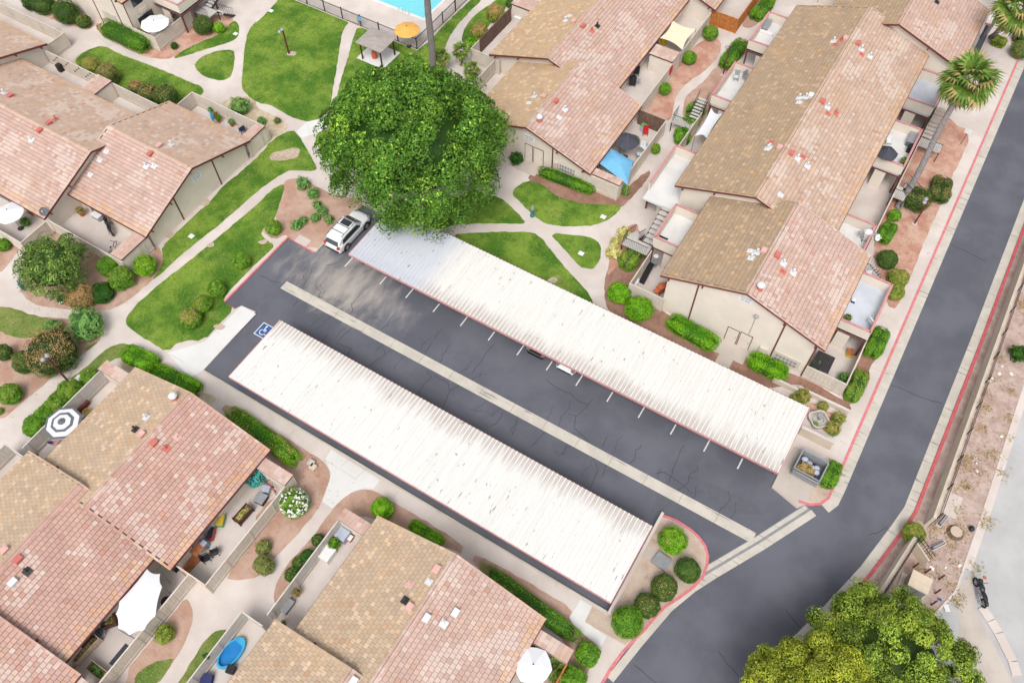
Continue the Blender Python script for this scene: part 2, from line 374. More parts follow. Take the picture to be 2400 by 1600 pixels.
# valley gutter through the car park and cross gutter at the road, laid in bays
def bays(pts, wdt, name, step=2.9):
    root = struct(bpy.data.objects.new(name, None)); COL.objects.link(root); root['_w'] = (0, 0, 0)
    for a, b in zip(pts[:-1], pts[1:]):
        a, b = Vector(a), Vector(b); n = max(1, round((b-a).length/step))
        for i in range(n):
            p = a.lerp(b, i/n); q = a.lerp(b, (i+1)/n); d = (q-p).normalized(); nn = Vector((-d.y, d.x))*wdt/2; p2 = p+d*.012; q2 = q-d*.012; z = .012+random.random()*.006
            MB().prism([tuple(p2+nn), tuple(p2-nn), tuple(q2-nn), tuple(q2+nn)], -.01, z, bottom=False).build('bay', 'concrete_gutter', root)
    return root
bays([(-39.3, 26.25), (3.75, 26.2)], .86, 'valley_gutter')
cg = [(-.55, 12.5), (.0, 15.4), (.72, 18.6), (1.55, 20.7), (2.45, 22.4), (4.5, 26.0), (6.7, 30.2)]
simple('gutter_grey', P(150, 149, 152), .9, .1, 2); strip([(p[0]-.3, p[1]+.08) for p in cg[2:]], 1.0, 0, .007, 'gutter', 'gutter_grey'); strip(cg, .52, 0, .012, 'gutter', 'concrete_gutter')
strip([(p[0]-.62, p[1]+.12) for p in cg[3:]], .3, 0, .012, 'gutter', 'concrete_gutter')
# trash pad
tri_sheet('pavement', [pad[0], pad[1], pad[2], pad[3], (6.6, 31.4), (6.6, 34.6)], .1, LAND+.008, 'concrete_patio')
# white ramp pad and newer slabs
tri_sheet('ramp', poly([(0, 2, 1540, 105), (0, 1, 1880, 1568), (0, 1, 2220, 1240), (0, 1, 2352, 1315), (0, 2, 2110, 0), (0, 2, 1860, 270), (0, 2, 1740, 330)]), .1, LAND+.006, 'concrete_new')
tri_sheet('pavement', poly([(1, 2, 690, 990), (1, 2, 1140, 1270), (1, 2, 1080, 1350), (1, 2, 1000, 1345), (1, 2, 900, 1370), (1, 2, 800, 1440), (1, 2, 700, 1530), (1, 2, 610, 1470), (1, 2, 665, 1310), (1, 2, 690, 1210), (1, 2, 640, 1080)]), .1, LAND+.01, 'concrete_new')
tri_sheet('pavement', poly([(2, 3, 630, 800), (2, 3, 735, 860), (2, 3, 670, 1000), (2, 3, 870, 1140), (2, 3, 815, 1235), (2, 3, 650, 1110), (2, 3, 520, 985)]), .1, LAND+.01, 'concrete_new')
tri_sheet('pavement', poly([(1, 0, 460, 1130), (1, 0, 640, 1060), (1, 0, 640, 1180), (1, 0, 550, 1230), (1, 0, 420, 1270), (1, 0, 370, 1210)]), .1, LAND+.01, 'concrete_new')
LZ = [LAND+.012]; LAWNS = []
def patch(items, m, name='lawn', it=2):
    LZ[0] += .0004; p = poly(items); p = smooth_poly(p, it) if it else p
    if it:
        q = []
        for a, b in zip(p, p[1:]+p[:1]):
            n = max(1, int(math.dist(a, b)/.25))
            for i in range(n):
                f = i/n; x, y = a[0]+(b[0]-a[0])*f, a[1]+(b[1]-a[1])*f; q.append((x+.09*mnoise.noise((x*1.7, y*1.7, 3)), y+.09*mnoise.noise((x*1.7, y*1.7, 9))))
        p = q
    if m.startswith('lawn'): LAWNS.append((p, m))
    return tri_sheet(name, p, .08, LZ[0], m)
T_ = lambda c, r, *ab: [(c, r, a, b) for a, b in ab]
# mulch and soil beds first, lawns over them
def bed(items, m='mulch', it=2): return patch(items, m, 'planting_bed', it)
bed(T_(0, 0, (205, -20), (215, 60), (330, 120), (500, 190), (700, 250), (820, 285), (880, 200), (700, 150), (500, -20)), 'mulch_red')
bed(T_(0, 0, (890, 300), (1100, 420), (1330, 525), (1480, 545), (1580, 540), (1700, 450), (1850, 380), (2000, 320), (2090, 240), (2150, 185), (2120, 140), (1800, 140), (1500, 400), (1430, 345), (1220, 270), (880, 190)), 'mulch_red', 1)
bed(T_(0, 0, (520, 250), (600, 310), (560, 330), (500, 300)), 'mulch_red', 1)
bed(T_(0, 0, (2010, 960), (2100, 910), (2260, 880), (2352, 905))+T_(1, 0, (0, 985), (120, 1040), (240, 1110), (320, 1175), (130, 1295), (60, 1330), (-160, 1180)), 'gravel', 1)
bed(T_(0, 0, (640, 580), (720, 500), (800, 470), (900, 560), (740, 640)), 'dirt_tan', 1)
bed(T_(1, 1, (255, 110), (300, 80), (380, 70), (480, 95), (600, 170), (740, 240), (980, 260), (980, 330), (860, 400), (640, 620), (545, 740), (290, 600), (250, 590), (170, 640), (50, 560), (60, 500), (190, 500), (180, 420), (210, 320), (250, 200)), 'mulch', 1)
bed(T_(2, 1, (130, 85), (200, 10), (640, 120), (950, 270), (1010, 200), (1250, -10), (1280, 30), (1180, 160), (1060, 290), (1010, 335), (960, 320), (760, 320), (620, 300), (440, 260), (350, 200), (270, 125)), 'mulch_dark', 1)
bed(T_(2, 1, (1060, 510), (1150, 480), (1160, 560), (1290, 690), (1290, 760), (1085, 1060), (1400, 1310), (1900, 1568))+T_(2, 2, (2352, 260))+T_(3, 2, (240, 290), (650, 510), (770, 600), (750, 650), (400, 470), (280, 380), (60, 430), (0, 420))+T_(2, 2, (2352, 440), (1480, 0))+T_(2, 1, (1380, 1568), (900, 1310), (855, 1200), (845, 1100), (850, 1020), (880, 900), (900, 810), (930, 700), (970, 600)), 'mulch_dark', 1)
bed(T_(2, 1, (1060, 510), (1150, 480), (1170, 570), (1100, 760), (940, 900), (870, 980), (900, 810), (930, 700), (970, 600)), 'mulch_red', 1)
bed(T_(3, 0, (1700, 1140), (1880, 1210), (1730, 1560))+T_(3, 1, (1700, 20), (1600, 300), (1480, 540), (1380, 800), (1290, 1010), (1180, 1275), (1090, 1240), (950, 760), (1050, 400), (1180, 120), (1240, 0))+T_(3, 0, (1300, 1500), (1420, 1200), (1480, 1100), (1600, 950)), 'mulch_red', 1)
bed(T_(3, 2, (765, 620), (945, 220), (990, 170), (1065, -10), (900, 20), (830, 200), (720, 400), (670, 540)), 'mulch_dark', 1)
bed(T_(3, 2, (400, 640), (330, 560), (420, 560), (560, 650), (640, 660), (715, 700), (620, 870), (340, 730)), 'mulch_red', 1)
bed(T_(3, 2, (545, 1060), (590, 1080), (660, 1120), (610, 1330), (570, 1420), (500, 1470), (370, 1470), (400, 1360), (480, 1300)), 'dirt_tan', 1)
bed(T_(2, 0, (1200, 1050), (1290, 930), (1520, 600), (1720, 380), (1870, 340), (1920, 400), (1925, 450), (1870, 560), (1750, 670), (1640, 740), (1560, 810), (1500, 900), (1485, 980), (1470, 1070), (1440, 1110), (1390, 1130), (1330, 1115)), 'mulch_red')
bed(T_(2, 0, (1795, 720), (1830, 660), (1900, 600), (1960, 480), (2050, 370), (2170, 355), (2200, 450), (1920, 720), (1900, 800), (1840, 880), (1830, 980), (1620, 1340), (1500, 1320), (1560, 1150), (1575, 950), (1600, 880), (1700, 800)), 'mulch')
bed(T_(2, 0, (2100, 230), (2150, 265), (2220, 250), (2290, 190), (2352, 120), (2352, -60), (2280, -60), (2200, 100)), 'mulch')
bed(T_(3, 0, (0, 30), (60, 0), (200, -80), (60, -100), (-80, 60)), 'mulch', 1)
bed(T_(3, 0, (2220, 390), (2290, 230), (2500, -100), (2560, 0), (2352, 470), (2290, 520)), 'mulch_dark', 1)
bed(T_(0, 1, (190, 1090), (200, 1140), (260, 1200), (360, 1240), (520, 1265), (700, 1280), (850, 1290), (980, 1280), (1080, 1250), (1180, 1190), (1260, 1120), (1400, 1010), (1490, 880), (1500, 770), (1440, 680), (1200, 900), (880, 690), (700, 580), (480, 540), (260, 760), (200, 960)), 'mulch', 1)
bed(T_(0, 1, (0, 700), (60, 640), (190, 690), (150, 760), (60, 880), (0, 940), (-80, 900)), 'mulch', 1)
bed(T_(0, 1, (0, 1255), (90, 1258), (200, 1290), (300, 1330), (430, 1345), (690, 1365), (850, 1400), (920, 1440), (935, 1490), (915, 1560))+T_(0, 2, (890, 10), (800, 90), (640, 210), (400, 400), (180, 580), (0, 735), (-300, 700), (-300, 0)), 'mulch', 1)
bed(T_(0, 2, (1100, 40), (1160, 20), (1240, 45), (1450, 160), (1700, 330), (1860, 470), (2000, 515), (1940, 575), (1850, 520), (1240, 300), (1080, 220)), 'gravel', 1)
bed(T_(0, 2, (2085, 565), (2352, 720))+T_(1, 2, (150, 810), (450, 990), (600, 1080), (650, 1140), (680, 1220), (665, 1300), (630, 1400), (560, 1560))+T_(1, 3, (440, 130), (350, 240), (250, 340), (160, 430), (140, 480), (60, 570), (0, 600))+T_(0, 3, (2250, 610), (2180, 625), (2060, 605), (2352, 260))+T_(1, 2, (0, 1540), (390, 1300), (100, 1040), (0, 960))+T_(0, 2, (2020, 640)), 'mulch', 1)
bed(T_(1, 2, (690, 1560), (760, 1480), (850, 1400), (940, 1365), (1010, 1355), (1080, 1365), (1200, 1440), (1420, 1568))+T_(1, 3, (1920, 300), (1870, 395), (1100, 30), (760, 40), (740, 120), (180, 900), (165, 800), (165, 720), (190, 640), (250, 540), (300, 460), (420, 340), (560, 170)), 'mulch', 1)
bed(T_(1, 3, (2030, 375), (2352, 555))+T_(2, 3, (280, 720), (560, 890), (520, 985), (660, 1120), (810, 1245), (690, 1480), (640, 1600), (480, 1600), (560, 1300), (300, 980), (0, 760))+T_(1, 3, (1975, 460)), 'mulch', 1)
bed(T_(2, 3, (738, 868), (890, 955), (912, 945), (1375, 45), (1500, 90), (1620, 165), (1700, 235), (1758, 312), (1780, 400), (1770, 490), (1735, 580), (1655, 670), (1535, 760), (1395, 850), (1305, 940), (1215, 1050), (1040, 1220), (670, 1005)), 'dirt_tan', 0)
bed(T_(0, 3, (1695, 780), (1750, 840), (1770, 920), (1765, 1020), (1720, 1150), (1650, 1290), (1560, 1420), (1440, 1600), (1040, 1600), (1640, 880)), 'mulch', 1)
# lawns
L1 = patch(T_(0, 0, (660, 575), (770, 480), (880, 432), (970, 425), (1060, 480), (1180, 530), (1400, 610), (1600, 690), (1750, 760), (1840, 790), (1878, 830), (1860, 870), (1800, 905), (1640, 990), (1420, 980), (1040, 780), (860, 690)), 'lawn_green')
patch(T_(0, 0, (1780, 600), (1830, 540), (1930, 490), (2040, 460), (2140, 462), (2158, 500), (2150, 600), (2130, 690), (2090, 733), (2010, 742), (1900, 715), (1820, 660)), 'lawn_green')
patch(T_(0, 0, (1580, 540), (1700, 455), (1850, 385), (2000, 325), (2080, 255), (2150, 185), (2197, 230), (2197, 320), (2160, 370), (2050, 410), (1900, 450), (1750, 500), (1640, 535)), 'lawn_green')
patch(T_(0, 0, (2352, 195), (2280, 290), (2250, 420), (2235, 580), (2225, 700), (2218, 790), (2250, 860), (2352, 940))+T_(1, 0, (120, 962), (240, 1030), (330, 1075), (430, 1112), (510, 1116), (590, 1090), (650, 1040), (685, 970), (700, 850), (740, 640), (770, 430), (790, 310), (815, 250), (865, 205), (700, 125), (500, 52), (390, 5), (300, -60), (210, -10), (130, 90), (0, 215)), 'lawn_green')
patch(T_(1, 0, (940, 245), (1080, 300), (1300, 395), (1480, 460), (1610, 370), (1660, 300), (1950, 20), (2020, -30), (2110, -30), (1900, 170), (1780, 330), (1730, 450), (1700, 600), (1640, 800), (1300, 1000), (900, 950), (740, 940), (760, 800), (810, 640), (860, 480), (885, 380), (910, 300)), 'lawn_green', it=1)
patch(T_(1, 0, (2170, 30), (2300, -80), (2352, -40), (2300, 80), (2130, 240), (2060, 370), (1990, 440), (1900, 400), (1885, 360), (1920, 250), (2010, 140), (2110, 70)), 'lawn_green')
patch(T_(0, 1, (1390, 1015), (1490, 880), (1500, 770), (1480, 710), (1620, 570), (1780, 420), (1930, 290), (2040, 150), (2230, 0))+T_(1, 0, (60, 1400), (140, 1290), (330, 1185), (400, 1260), (470, 1370), (540, 1500), (560, 1565))+T_(1, 1, (480, 5), (330, -8), (230, 35), (120, 110), (0, 200))+T_(0, 1, (2100, 425), (1850, 625), (1650, 785), (1480, 950)), 'lawn_green', it=1)
patch(T_(1, 0, (560, 1225), (640, 1195), (760, 1240), (760, 1500), (620, 1450), (545, 1300)), 'lawn_green', it=1)
patch(T_(0, 1, (1170, 1330), (1300, 1185), (1500, 1012), (1800, 782), (2100, 532), (2352, 325))+T_(1, 1, (130, 185), (262, 112), (250, 200), (210, 320), (180, 420), (150, 480), (30, 560), (90, 640), (180, 690), (100, 760), (-20, 870))+T_(0, 1, (2080, 1130), (2050, 1210), (2155, 1270), (2000, 1420), (1880, 1560))+T_(0, 2, (1640, -5), (1540, 100), (1370, 0))+T_(0, 1, (1220, 1470), (1150, 1400)), 'lawn_green', it=1)
patch(T_(2, 1, (20, 170), (130, 90), (270, 118), (350, 192), (440, 252), (620, 292), (760, 312), (960, 314), (1005, 338), (950, 402), (870, 462), (760, 502), (600, 517), (420, 507), (320, 490), (230, 440), (150, 370), (60, 270), (0, 220)), 'lawn_green', it=1)
patch(T_(1, 1, (1690, 540), (1850, 492), (2000, 485), (2352, 485))+T_(2, 1, (60, 490), (128, 485), (90, 430), (0, 340))+T_(1, 1, (2240, 240), (2000, 200), (1600, 300), (1500, 450), (1600, 540)), 'lawn_green', it=1)
patch(T_(1, 1, (1790, 595), (1950, 572), (2352, 562))+T_(2, 1, (0, 562), (170, 565), (230, 590), (300, 650), (450, 850), (560, 970), (650, 1060), (720, 1150), (775, 1290), (0, 960))+T_(1, 1, (2352, 960), (1900, 720)), 'lawn_green', it=1)
patch(T_(2, 1, (340, 574), (560, 590), (700, 605), (780, 645), (822, 700), (815, 780), (790, 860), (745, 900), (700, 903), (620, 880), (540, 790), (440, 680)), 'lawn_green', it=1)
patch(T_(0, 1, (-30, 1250), (90, 1256), (200, 1288), (300, 1328), (430, 1350), (560, 1400), (540, 1480), (420, 1470), (330, 1535), (160, 1540), (0, 1480), (-60, 1400)), 'lawn_dry')
patch(T_(0, 2, (1240, 45), (1160, 17), (1100, 20), (1000, 60), (930, 110), (850, 190), (700, 300), (640, 350), (520, 440), (440, 530), (380, 610), (330, 690), (240, 790), (290, 880), (500, 700), (900, 290), (1040, 160), (1130, 150)), 'lawn_dry', it=1)
patch(T_(0, 2, (780, 60), (900, 0), (880, 30), (800, 90)), 'lawn_dry', it=1)
patch(T_(0, 3, (1240, 1490), (1400, 1380), (1560, 1340), (1610, 1345), (1440, 1600), (1240, 1600)), 'lawn_dry', it=1)
patch(T_(0, 3, (2095, 1075), (2000, 1085), (1930, 1130), (1850, 1220), (1760, 1370), (1680, 1500), (1620, 1600), (1740, 1600), (2090, 1130)), 'lawn_dry', it=1)
bed(T_(1, 0, (120, 1450), (150, 1405), (250, 1382), (350, 1355), (410, 1375), (400, 1430), (330, 1470), (200, 1480), (140, 1475)), 'dirt_tan')
for c, r, x, y, s in ((0, 1, 1870, 300, 70), (0, 1, 1550, 600, 60), (0, 1, 1930, 690, 45), (1, 1, 60, 660, 45), (2, 1, 370, 1010, 55), (1, 0, 330, 500, 45), (0, 1, 2010, 1440, 60)):
    bed([(c, r, x-s, y), (c, r, x-s*.3, y-s*.5), (c, r, x+s*.7, y-s*.6), (c, r, x+s, y-s*.1), (c, r, x+s*.3, y+s*.5)], 'dirt_tan')
# paint on the asphalt
stall_x = [-36.0, -32.27, -29.54, -26.75, -24.02, -21.29, -18.55, -15.81, -13.1, -10.33, -7.6, -4.86, -2.1, .63]
for x in stall_x: struct(MB().bb(x-.05, x+.05, 30.53, 36.2, .004, .006).build('stall_line', 'line_paint'))
for i in range(12): struct(MB().bb(-35.5+i*2.74-.05, -35.5+i*2.74+.05, 16.9, 22.1, .004, .006).build('stall_line', 'line_paint'))
hp = [A(1, 1, 5, 1475, .006), A(1, 1, 75, 1412, .006), A(1, 1, 150, 1455, .006), A(1, 1, 80, 1545, .006)]
hc = sum((Vector(p) for p in hp), Vector())/4
hx, hy = hc.x, hc.y
badge = thing('parking_symbol', 'blue painted square with white wheelchair symbol on the asphalt', 'marking', (hx, hy, .004))
MB().bb(hx-.62, hx+.62, hy-.66, hy+.66, .004, .007).build('border', 'line_paint', badge)
MB().bb(hx-.54, hx+.54, hy-.58, hy+.58, .005, .010).build('field', 'blue_paint', badge)
sy = MB(); arc = [(hx-.06+.26*math.cos(a), hy-.16+.26*math.sin(a)) for a in np.linspace(rad(130), rad(410), 14)]
for a, b in zip(arc[:-1], arc[1:]): sy.bar((*a, .012), (*b, .012), .07, .004)
for a, b in (((-.1, .32), (-.1, -.02)), ((-.1, -.02), (.16, -.02)), ((.16, -.02), (.24, -.3)), ((-.1, .12), (.14, .12)), ((.24, -.3), (.36, -.28))): sy.bar((hx+a[0], hy+a[1], .012), (hx+b[0], hy+b[1], .012), .08, .004)
sy.lathe((hx-.1, hy+.42, .010), [(.09, 0), (.09, .004)], 10); sy.build('wheelchair', 'white_paint', badge)
b2 = A(0, 2, 2190, 435, .005)
struct(MB().bb(b2.x-.35, b2.x+.35, b2.y-.5, b2.y-.38, .004, .007).build('stall_line', 'blue_paint')); struct(MB().bb(b2.x-.06, b2.x+.06, b2.y-.38, b2.y+.5, .004, .007).build('stall_line', 'blue_paint'))
tri_sheet('asphalt_patch', poly([(2, 2, 1780, 1280), (2, 2, 2240, 1500), (2, 2, 2300, 1590), (2, 2, 1900, 1568), (2, 2, 1720, 1390)], 0), -.01, .005, 'asphalt_patch')
tri_sheet('asphalt_patch', poly([(2, 2, 1350, 1390), (2, 2, 1720, 1560), (2, 2, 1700, 1640), (2, 2, 1280, 1568)], 0), -.01, .0045, 'asphalt_patch')
def crack(c, r, *pts, wd=.034):
    p = [A(c, r, a, b, 0) for a, b in pts]; q = []
    for u, v in zip(p[:-1], p[1:]):
        for i in range(4): x = u.lerp(v, i/4); q.append((x.x+random.uniform(-.05, .05), x.y+random.uniform(-.05, .05)))
    q.append((p[-1].x, p[-1].y)); strip(q, wd, .001, .0055, 'asphalt_crack', 'asphalt_crack')
for cr in ((1, 1, (30, 960), (140, 1010), (230, 1030)), (1, 1, (520, 890), (500, 960), (440, 1040)), (1, 1, (540, 1060), (600, 1110), (560, 1150), (650, 1180)), (1, 1, (960, 1130), (880, 1220), (890, 1290), (850, 1310)), (1, 1, (380, 1190), (340, 1250)), (1, 1, (620, 1310), (560, 1380), (500, 1430)), (1, 1, (880, 1440), (800, 1520), (760, 1568)), (1, 1, (1260, 1330), (1200, 1420), (1150, 1460)), (1, 1, (1720, 1440), (1640, 1540)), (1, 1, (650, 1510), (610, 1568)), (1, 1, (780, 830), (700, 860), (640, 870)),
           (1, 2, (1160, 60), (1190, 110), (1240, 80)), (1, 2, (1200, 110), (1080, 190), (1040, 230)), (1, 2, (1620, 10), (1550, 100)), (1, 2, (2175, 30), (2080, 160), (1980, 300)), (1, 2, (1570, 270), (1610, 320), (1540, 400), (1490, 480)), (1, 2, (1640, 310), (1760, 380), (1780, 450), (1720, 590)), (1, 2, (1780, 450), (1870, 400)), (1, 2, (2270, 650), (2220, 740), (2150, 780)), (1, 2, (740, 10), (880, 70), (840, 120)),
           (2, 2, (310, 350), (440, 440), (540, 480), (600, 540), (700, 580)), (2, 2, (740, 530), (690, 600), (590, 690), (570, 790), (640, 860), (720, 920)), (2, 2, (520, 660), (590, 685)), (2, 2, (310, 830), (260, 870), (170, 970)), (2, 2, (60, 730), (0, 860)), (2, 2, (880, 870), (830, 970)), (2, 2, (760, 1110), (790, 1170), (720, 1340)), (2, 2, (860, 1130), (830, 1240)), (2, 2, (1580, 950), (1500, 1110), (1460, 1240), (1440, 1300)), (2, 2, (1320, 1210), (1400, 1200), (1460, 1240), (1560, 1310), (1660, 1400)), (2, 2, (500, 950), (460, 1040)),
           (3, 2, (1130, 400), (1270, 450), (1400, 510), (1600, 570)), (3, 1, (1680, 680), (1820, 740), (2000, 830)), (3, 3, (160, 880), (220, 980), (300, 1060)), (2, 3, (1900, 1280), (1990, 1400), (2090, 1510)), (2, 3, (1130, 1400), (1220, 1480), (1320, 1560)), (3, 3, (1100, 130), (1000, 190), (920, 210))): crack(*cr)
def rand_crack(x, y, dy, n=6):
    p = [(x, y)]
    for i in range(n): p.append((p[-1][0]+random.uniform(-.22, .22), p[-1][1]+dy*random.uniform(.15, .4)))
    strip(p, random.uniform(.018, .04), .001, .0052, 'asphalt_crack', 'asphalt_crack'); return p
for i in range(26):
    x = -38+i*1.6+random.uniform(-.6, .6); sg = random.choice((-1, 1)); p = rand_crack(x, 26.25+sg*.48, sg, random.randint(3, 8))
    if random.random() < .6: q = p[len(p)//2]; strip([q, (q[0]+random.uniform(-.6, .6), q[1]+sg*random.uniform(.05, .3)), (q[0]+random.uniform(-1., 1.), q[1]+sg*random.uniform(.2, .6))], .02, .001, .005, 'asphalt_crack', 'asphalt_crack')
# joints in the walks
for it in (((0, 0, 890, 330), (0, 0, 1010, 430)), ((1, 0, 470, 1140), (1, 0, 500, 1240)), ((1, 0, 410, 1270), (1, 0, 540, 1235)), ((1, 1, 2185, 490), (1, 1, 2185, 560)), ((2, 1, 650, 515), (2, 1, 645, 590)), ((2, 1, 590, 900), (2, 1, 690, 890)), ((2, 1, 750, 1160), (2, 1, 850, 1160)), ((1, 2, 360, 800), (1, 2, 300, 870)), ((1, 2, 1000, 1180), (1, 2, 920, 1250)), ((1, 2, 640, 1090), (1, 2, 930, 1270)), ((1, 2, 850, 1080), (1, 2, 780, 1150)), ((1, 2, 1310, 1370), (1, 2, 1260, 1430)), ((2, 3, 245, 580), (2, 3, 210, 660)), ((0, 1, 1850, 1400), (0, 1, 2030, 1500)), ((3, 1, 1500, 480), (3, 1, 1700, 560)), ((3, 2, 960, 240), (3, 2, 1060, 290)), ((3, 2, 660, 910), (3, 2, 730, 950)), ((3, 0, 1700, 1140), (3, 0, 1960, 1260)), ((0, 1, 640, 1340), (0, 1, 690, 1270)), ((0, 2, 1550, 110), (0, 2, 1690, 190))):
    strip([tuple(A(*p))[:2] for p in it], .03, LAND+.002, LAND+.0145, 'walk_joint', 'concrete_patio')
# ================================================================== BUILDINGS
HALF = 6.75; TW, TE = .335, .34
def tcol(kind, u, row, nrow, seed):
    n = mnoise.noise((u*.3+seed, row*.13, seed*1.7)); n2 = mnoise.noise((u*.5+seed*3, row*.3, 4.2)); r = random.random()
    base = {'pink': (212, 181, 168), 'rose': (208, 170, 157), 'tan': (208, 183, 157), 'brown': (186, 161, 134), 'ochre': (208, 179, 147), 'pinktan': (211, 182, 163)}[kind]
    k = 1+random.uniform(-.032, .032)+.04*n2; c = [x*k for x in base]
    if kind in ('pink', 'rose', 'pinktan'):
        if n+.25*n2 > .2 and r < .72: c = [c[0]*.6+238*.4, c[1]*.6+225*.4, c[2]*.6+216*.4]
        elif r < .05: c = [222, 200, 189]
        elif r > .95: c = [c[0]*.98, c[1]*.92, c[2]*.89]
        e = row/nrow
        if e > .8 and r < (e-.8)*4: c = [c[0]*.6+220*.4, c[1]*.6+166*.4, c[2]*.6+116*.4]
    else:
        if r < .12: c = [c[0]*1.1, c[1]*1.1, c[2]*1.1]
        elif r > .97: c = [c[0]*1.02, c[1]*.94, c[2]*.9]
        e = row/nrow
        if n2 > .2 and r < .5: c = [c[0]*.8+206*.2, c[1]*.8+164*.2, c[2]*.8+112*.2]
    return P(*[max(10, min(250, x)) for x in c])
_bx = MB().box((0, 0, 0), (1, 1, 1)); _BV = np.array(_bx.v); _BF = np.array(_bx.f)[1:]     # no underside
TILE_ME = None
def building(name, label, cat, secs, ze, zr, origin):
    """secs: (axis, ridge, a0, a1, kind_neg, kind_pos, gable0, gable1)"""
    global TILE_ME
    root = thing(name, label, cat, (*origin, LAND)); p_ = (zr-ze)/HALF; sl_ = math.hypot(HALF, zr-ze); nrow = round(sl_/TE); step = sl_/nrow
    tiles = []; roofs = []; VV, FF, CC = [], [], []
    if TILE_ME is None: TILE_ME = MB().box((0, 0, 0), (1, 1, 1)).mesh('tile', 'tile_piece')
    for si, (ax, rg, a0, a1, kn, kp, g0, g1) in enumerate(secs):
        W3 = (lambda u, d, z: (rg+d, u, z)) if ax == 'y' else (lambda u, d, z: (u, rg+d, z))
        b0, b1 = a0+(.42 if g0 else .6), a1-(.42 if g1 else .6); hw = 6.2; zt = zr-p_*hw-.16
        prof = [(-hw, 0), (hw, 0), (hw, zt), (0, zr-.16), (-hw, zt)]
        mb = MB(); vs_ = [W3(b0, d, z) for d, z in prof]+[W3(b1, d, z) for d, z in prof]; mb.add(vs_, [(4, 3, 2, 1, 0), (5, 6, 7, 8, 9)]+[(i, (i+1) % 5, 5+(i+1) % 5, 5+i) for i in range(5)]); mb.build('wall', 'stucco', root)
        rb = MB()
        for sg in (-1, 1):
            top = [W3(a0, 0, zr), W3(a1, 0, zr), W3(a1, sg*HALF, ze), W3(a0, sg*HALF, ze)]; bot = [(x, y, z-.13) for x, y, z in top]
            rb.add([(x, y, z-.012) for x, y, z in top]+bot, [(0, 1, 2, 3), (7, 6, 5, 4), (0, 4, 5, 1), (1, 5, 6, 2), (2, 6, 7, 3), (3, 7, 4, 0)])
        roof = rb.build('roof', 'underlay', root); roofs.append(roof)
        # brown fascia boards on the rakes and eaves
        fb = MB()
        for sg in (-1, 1):
            for a in ((a0-.02) if g0 else None, (a1+.02) if g1 else None):
                if a is None: continue
                fb.bar(W3(a, sg*.02, zr-.11), W3(a, sg*HALF, ze-.11), .045, .2)
            fb.bar(W3(a0, sg*(HALF+.02), ze-.1), W3(a1, sg*(HALF+.02), ze-.1), .045, .14)
        fb.build('fascia', 'trim_red', root)
        # outlooker beams poking out under the gable rakes
        for a, gg, s2 in ((a0, g0, -1), (a1, g1, 1)):
            if not gg: continue
            for d in (-3.3, 3.3, -6.0, 6.0): MB().bar(W3(a-s2*.5, d, zr-p_*abs(d)-.25), W3(a+s2*.22, d, zr-p_*abs(d)-.25), .12, .16).build('beam', 'trim_red', root)
        seed = si*3.3+len(name)+rg*.1
        for sg, kind in ((-1, kn), (1, kp)):
            dn = np.array(W3(0, sg*HALF, ze))-np.array(W3(0, 0, zr)); dn = dn/np.linalg.norm(dn); ud = np.array(W3(1, 0, 0))-np.array(W3(0, 0, 0)); nm = np.cross(ud, dn); nm = nm if nm[2] > 0 else -nm
            tilt = .055; dt = dn*math.cos(tilt)+nm*math.sin(tilt)*1.0; nt_ = nm*math.cos(tilt)-dn*math.sin(tilt)*1.0
            ncol = int((a1-a0)/TW)
            for r_ in range(nrow):
                offu = TW/2 if r_ % 2 else 0
                for c_ in range(ncol+(1 if not r_ % 2 else 0)):
                    u = a0+c_*TW+offu+TW/2
                    if u > a1+.03: continue
                    u = min(u, a1-.1)
                    P0 = np.array(W3(u, 0, zr))+dn*(step*(r_+.5))+nm*(.012+random.random()*.006)
                    tiles.append((P0, ud, dt, nt_, tcol(kind, u, r_, nrow, seed), roof))
            # ridge caps and rake trim tiles
        for i in range(int((a1-a0)/.36)):
            u = a0+.18+i*.36; c = tcol(kp, u, 0, nrow, seed)
            for sg in (-1, 1):
                dn = np.array(W3(0, sg*HALF, ze))-np.array(W3(0, 0, zr)); dn = dn/np.linalg.norm(dn); ud = np.array(W3(1, 0, 0))-np.array(W3(0, 0, 0)); nm = np.cross(ud, dn); nm = nm if nm[2] > 0 else -nm
                pts = _BV*np.array([.35, .17, .03]); V = np.array(W3(u, 0, zr))+dn*.085+nm*.055+pts[:, :1]*ud+pts[:, 1:2]*dn+pts[:, 2:]*nm
                FF.append(_BF+8*len(VV)); VV.append(V); CC += [mul(c, 1.03)]*5
        for a, gg in ((a0, g0), (a1, g1)):
            for sg in (-1, 1):
                dn = np.array(W3(0, sg*HALF, ze))-np.array(W3(0, 0, zr)); dn = dn/np.linalg.norm(dn); ud = np.array(W3(1, 0, 0))-np.array(W3(0, 0, 0)); nm = np.cross(ud, dn); nm = nm if nm[2] > 0 else -nm
                for r_ in range(nrow):
                    c = tcol(kp if sg > 0 else kn, a, r_, nrow, seed); pts = _BV*np.array([.15, .33, .05]); V = np.array(W3(a, 0, zr))+dn*(step*(r_+.5))+nm*.045+pts[:, :1]*ud+pts[:, 1:2]*dn+pts[:, 2:]*nm
                    FF.append(_BF+8*len(VV)); VV.append(V); CC += [mul(c, 1.02)]*5
    cp = np.array([0, 0, H]); dist = np.array([np.linalg.norm(t[0]-cp) for t in tiles])
    def inside(p):
        d = p-cp; k = F/(d@FW); x, y = 1200+k*(d@RI), 800-k*(d@UP); return 0 < x < 2400 and 0 < y < 1600
    order = [i for i in np.argsort(dist) if inside(tiles[i][0])][:300]; own = set(order)
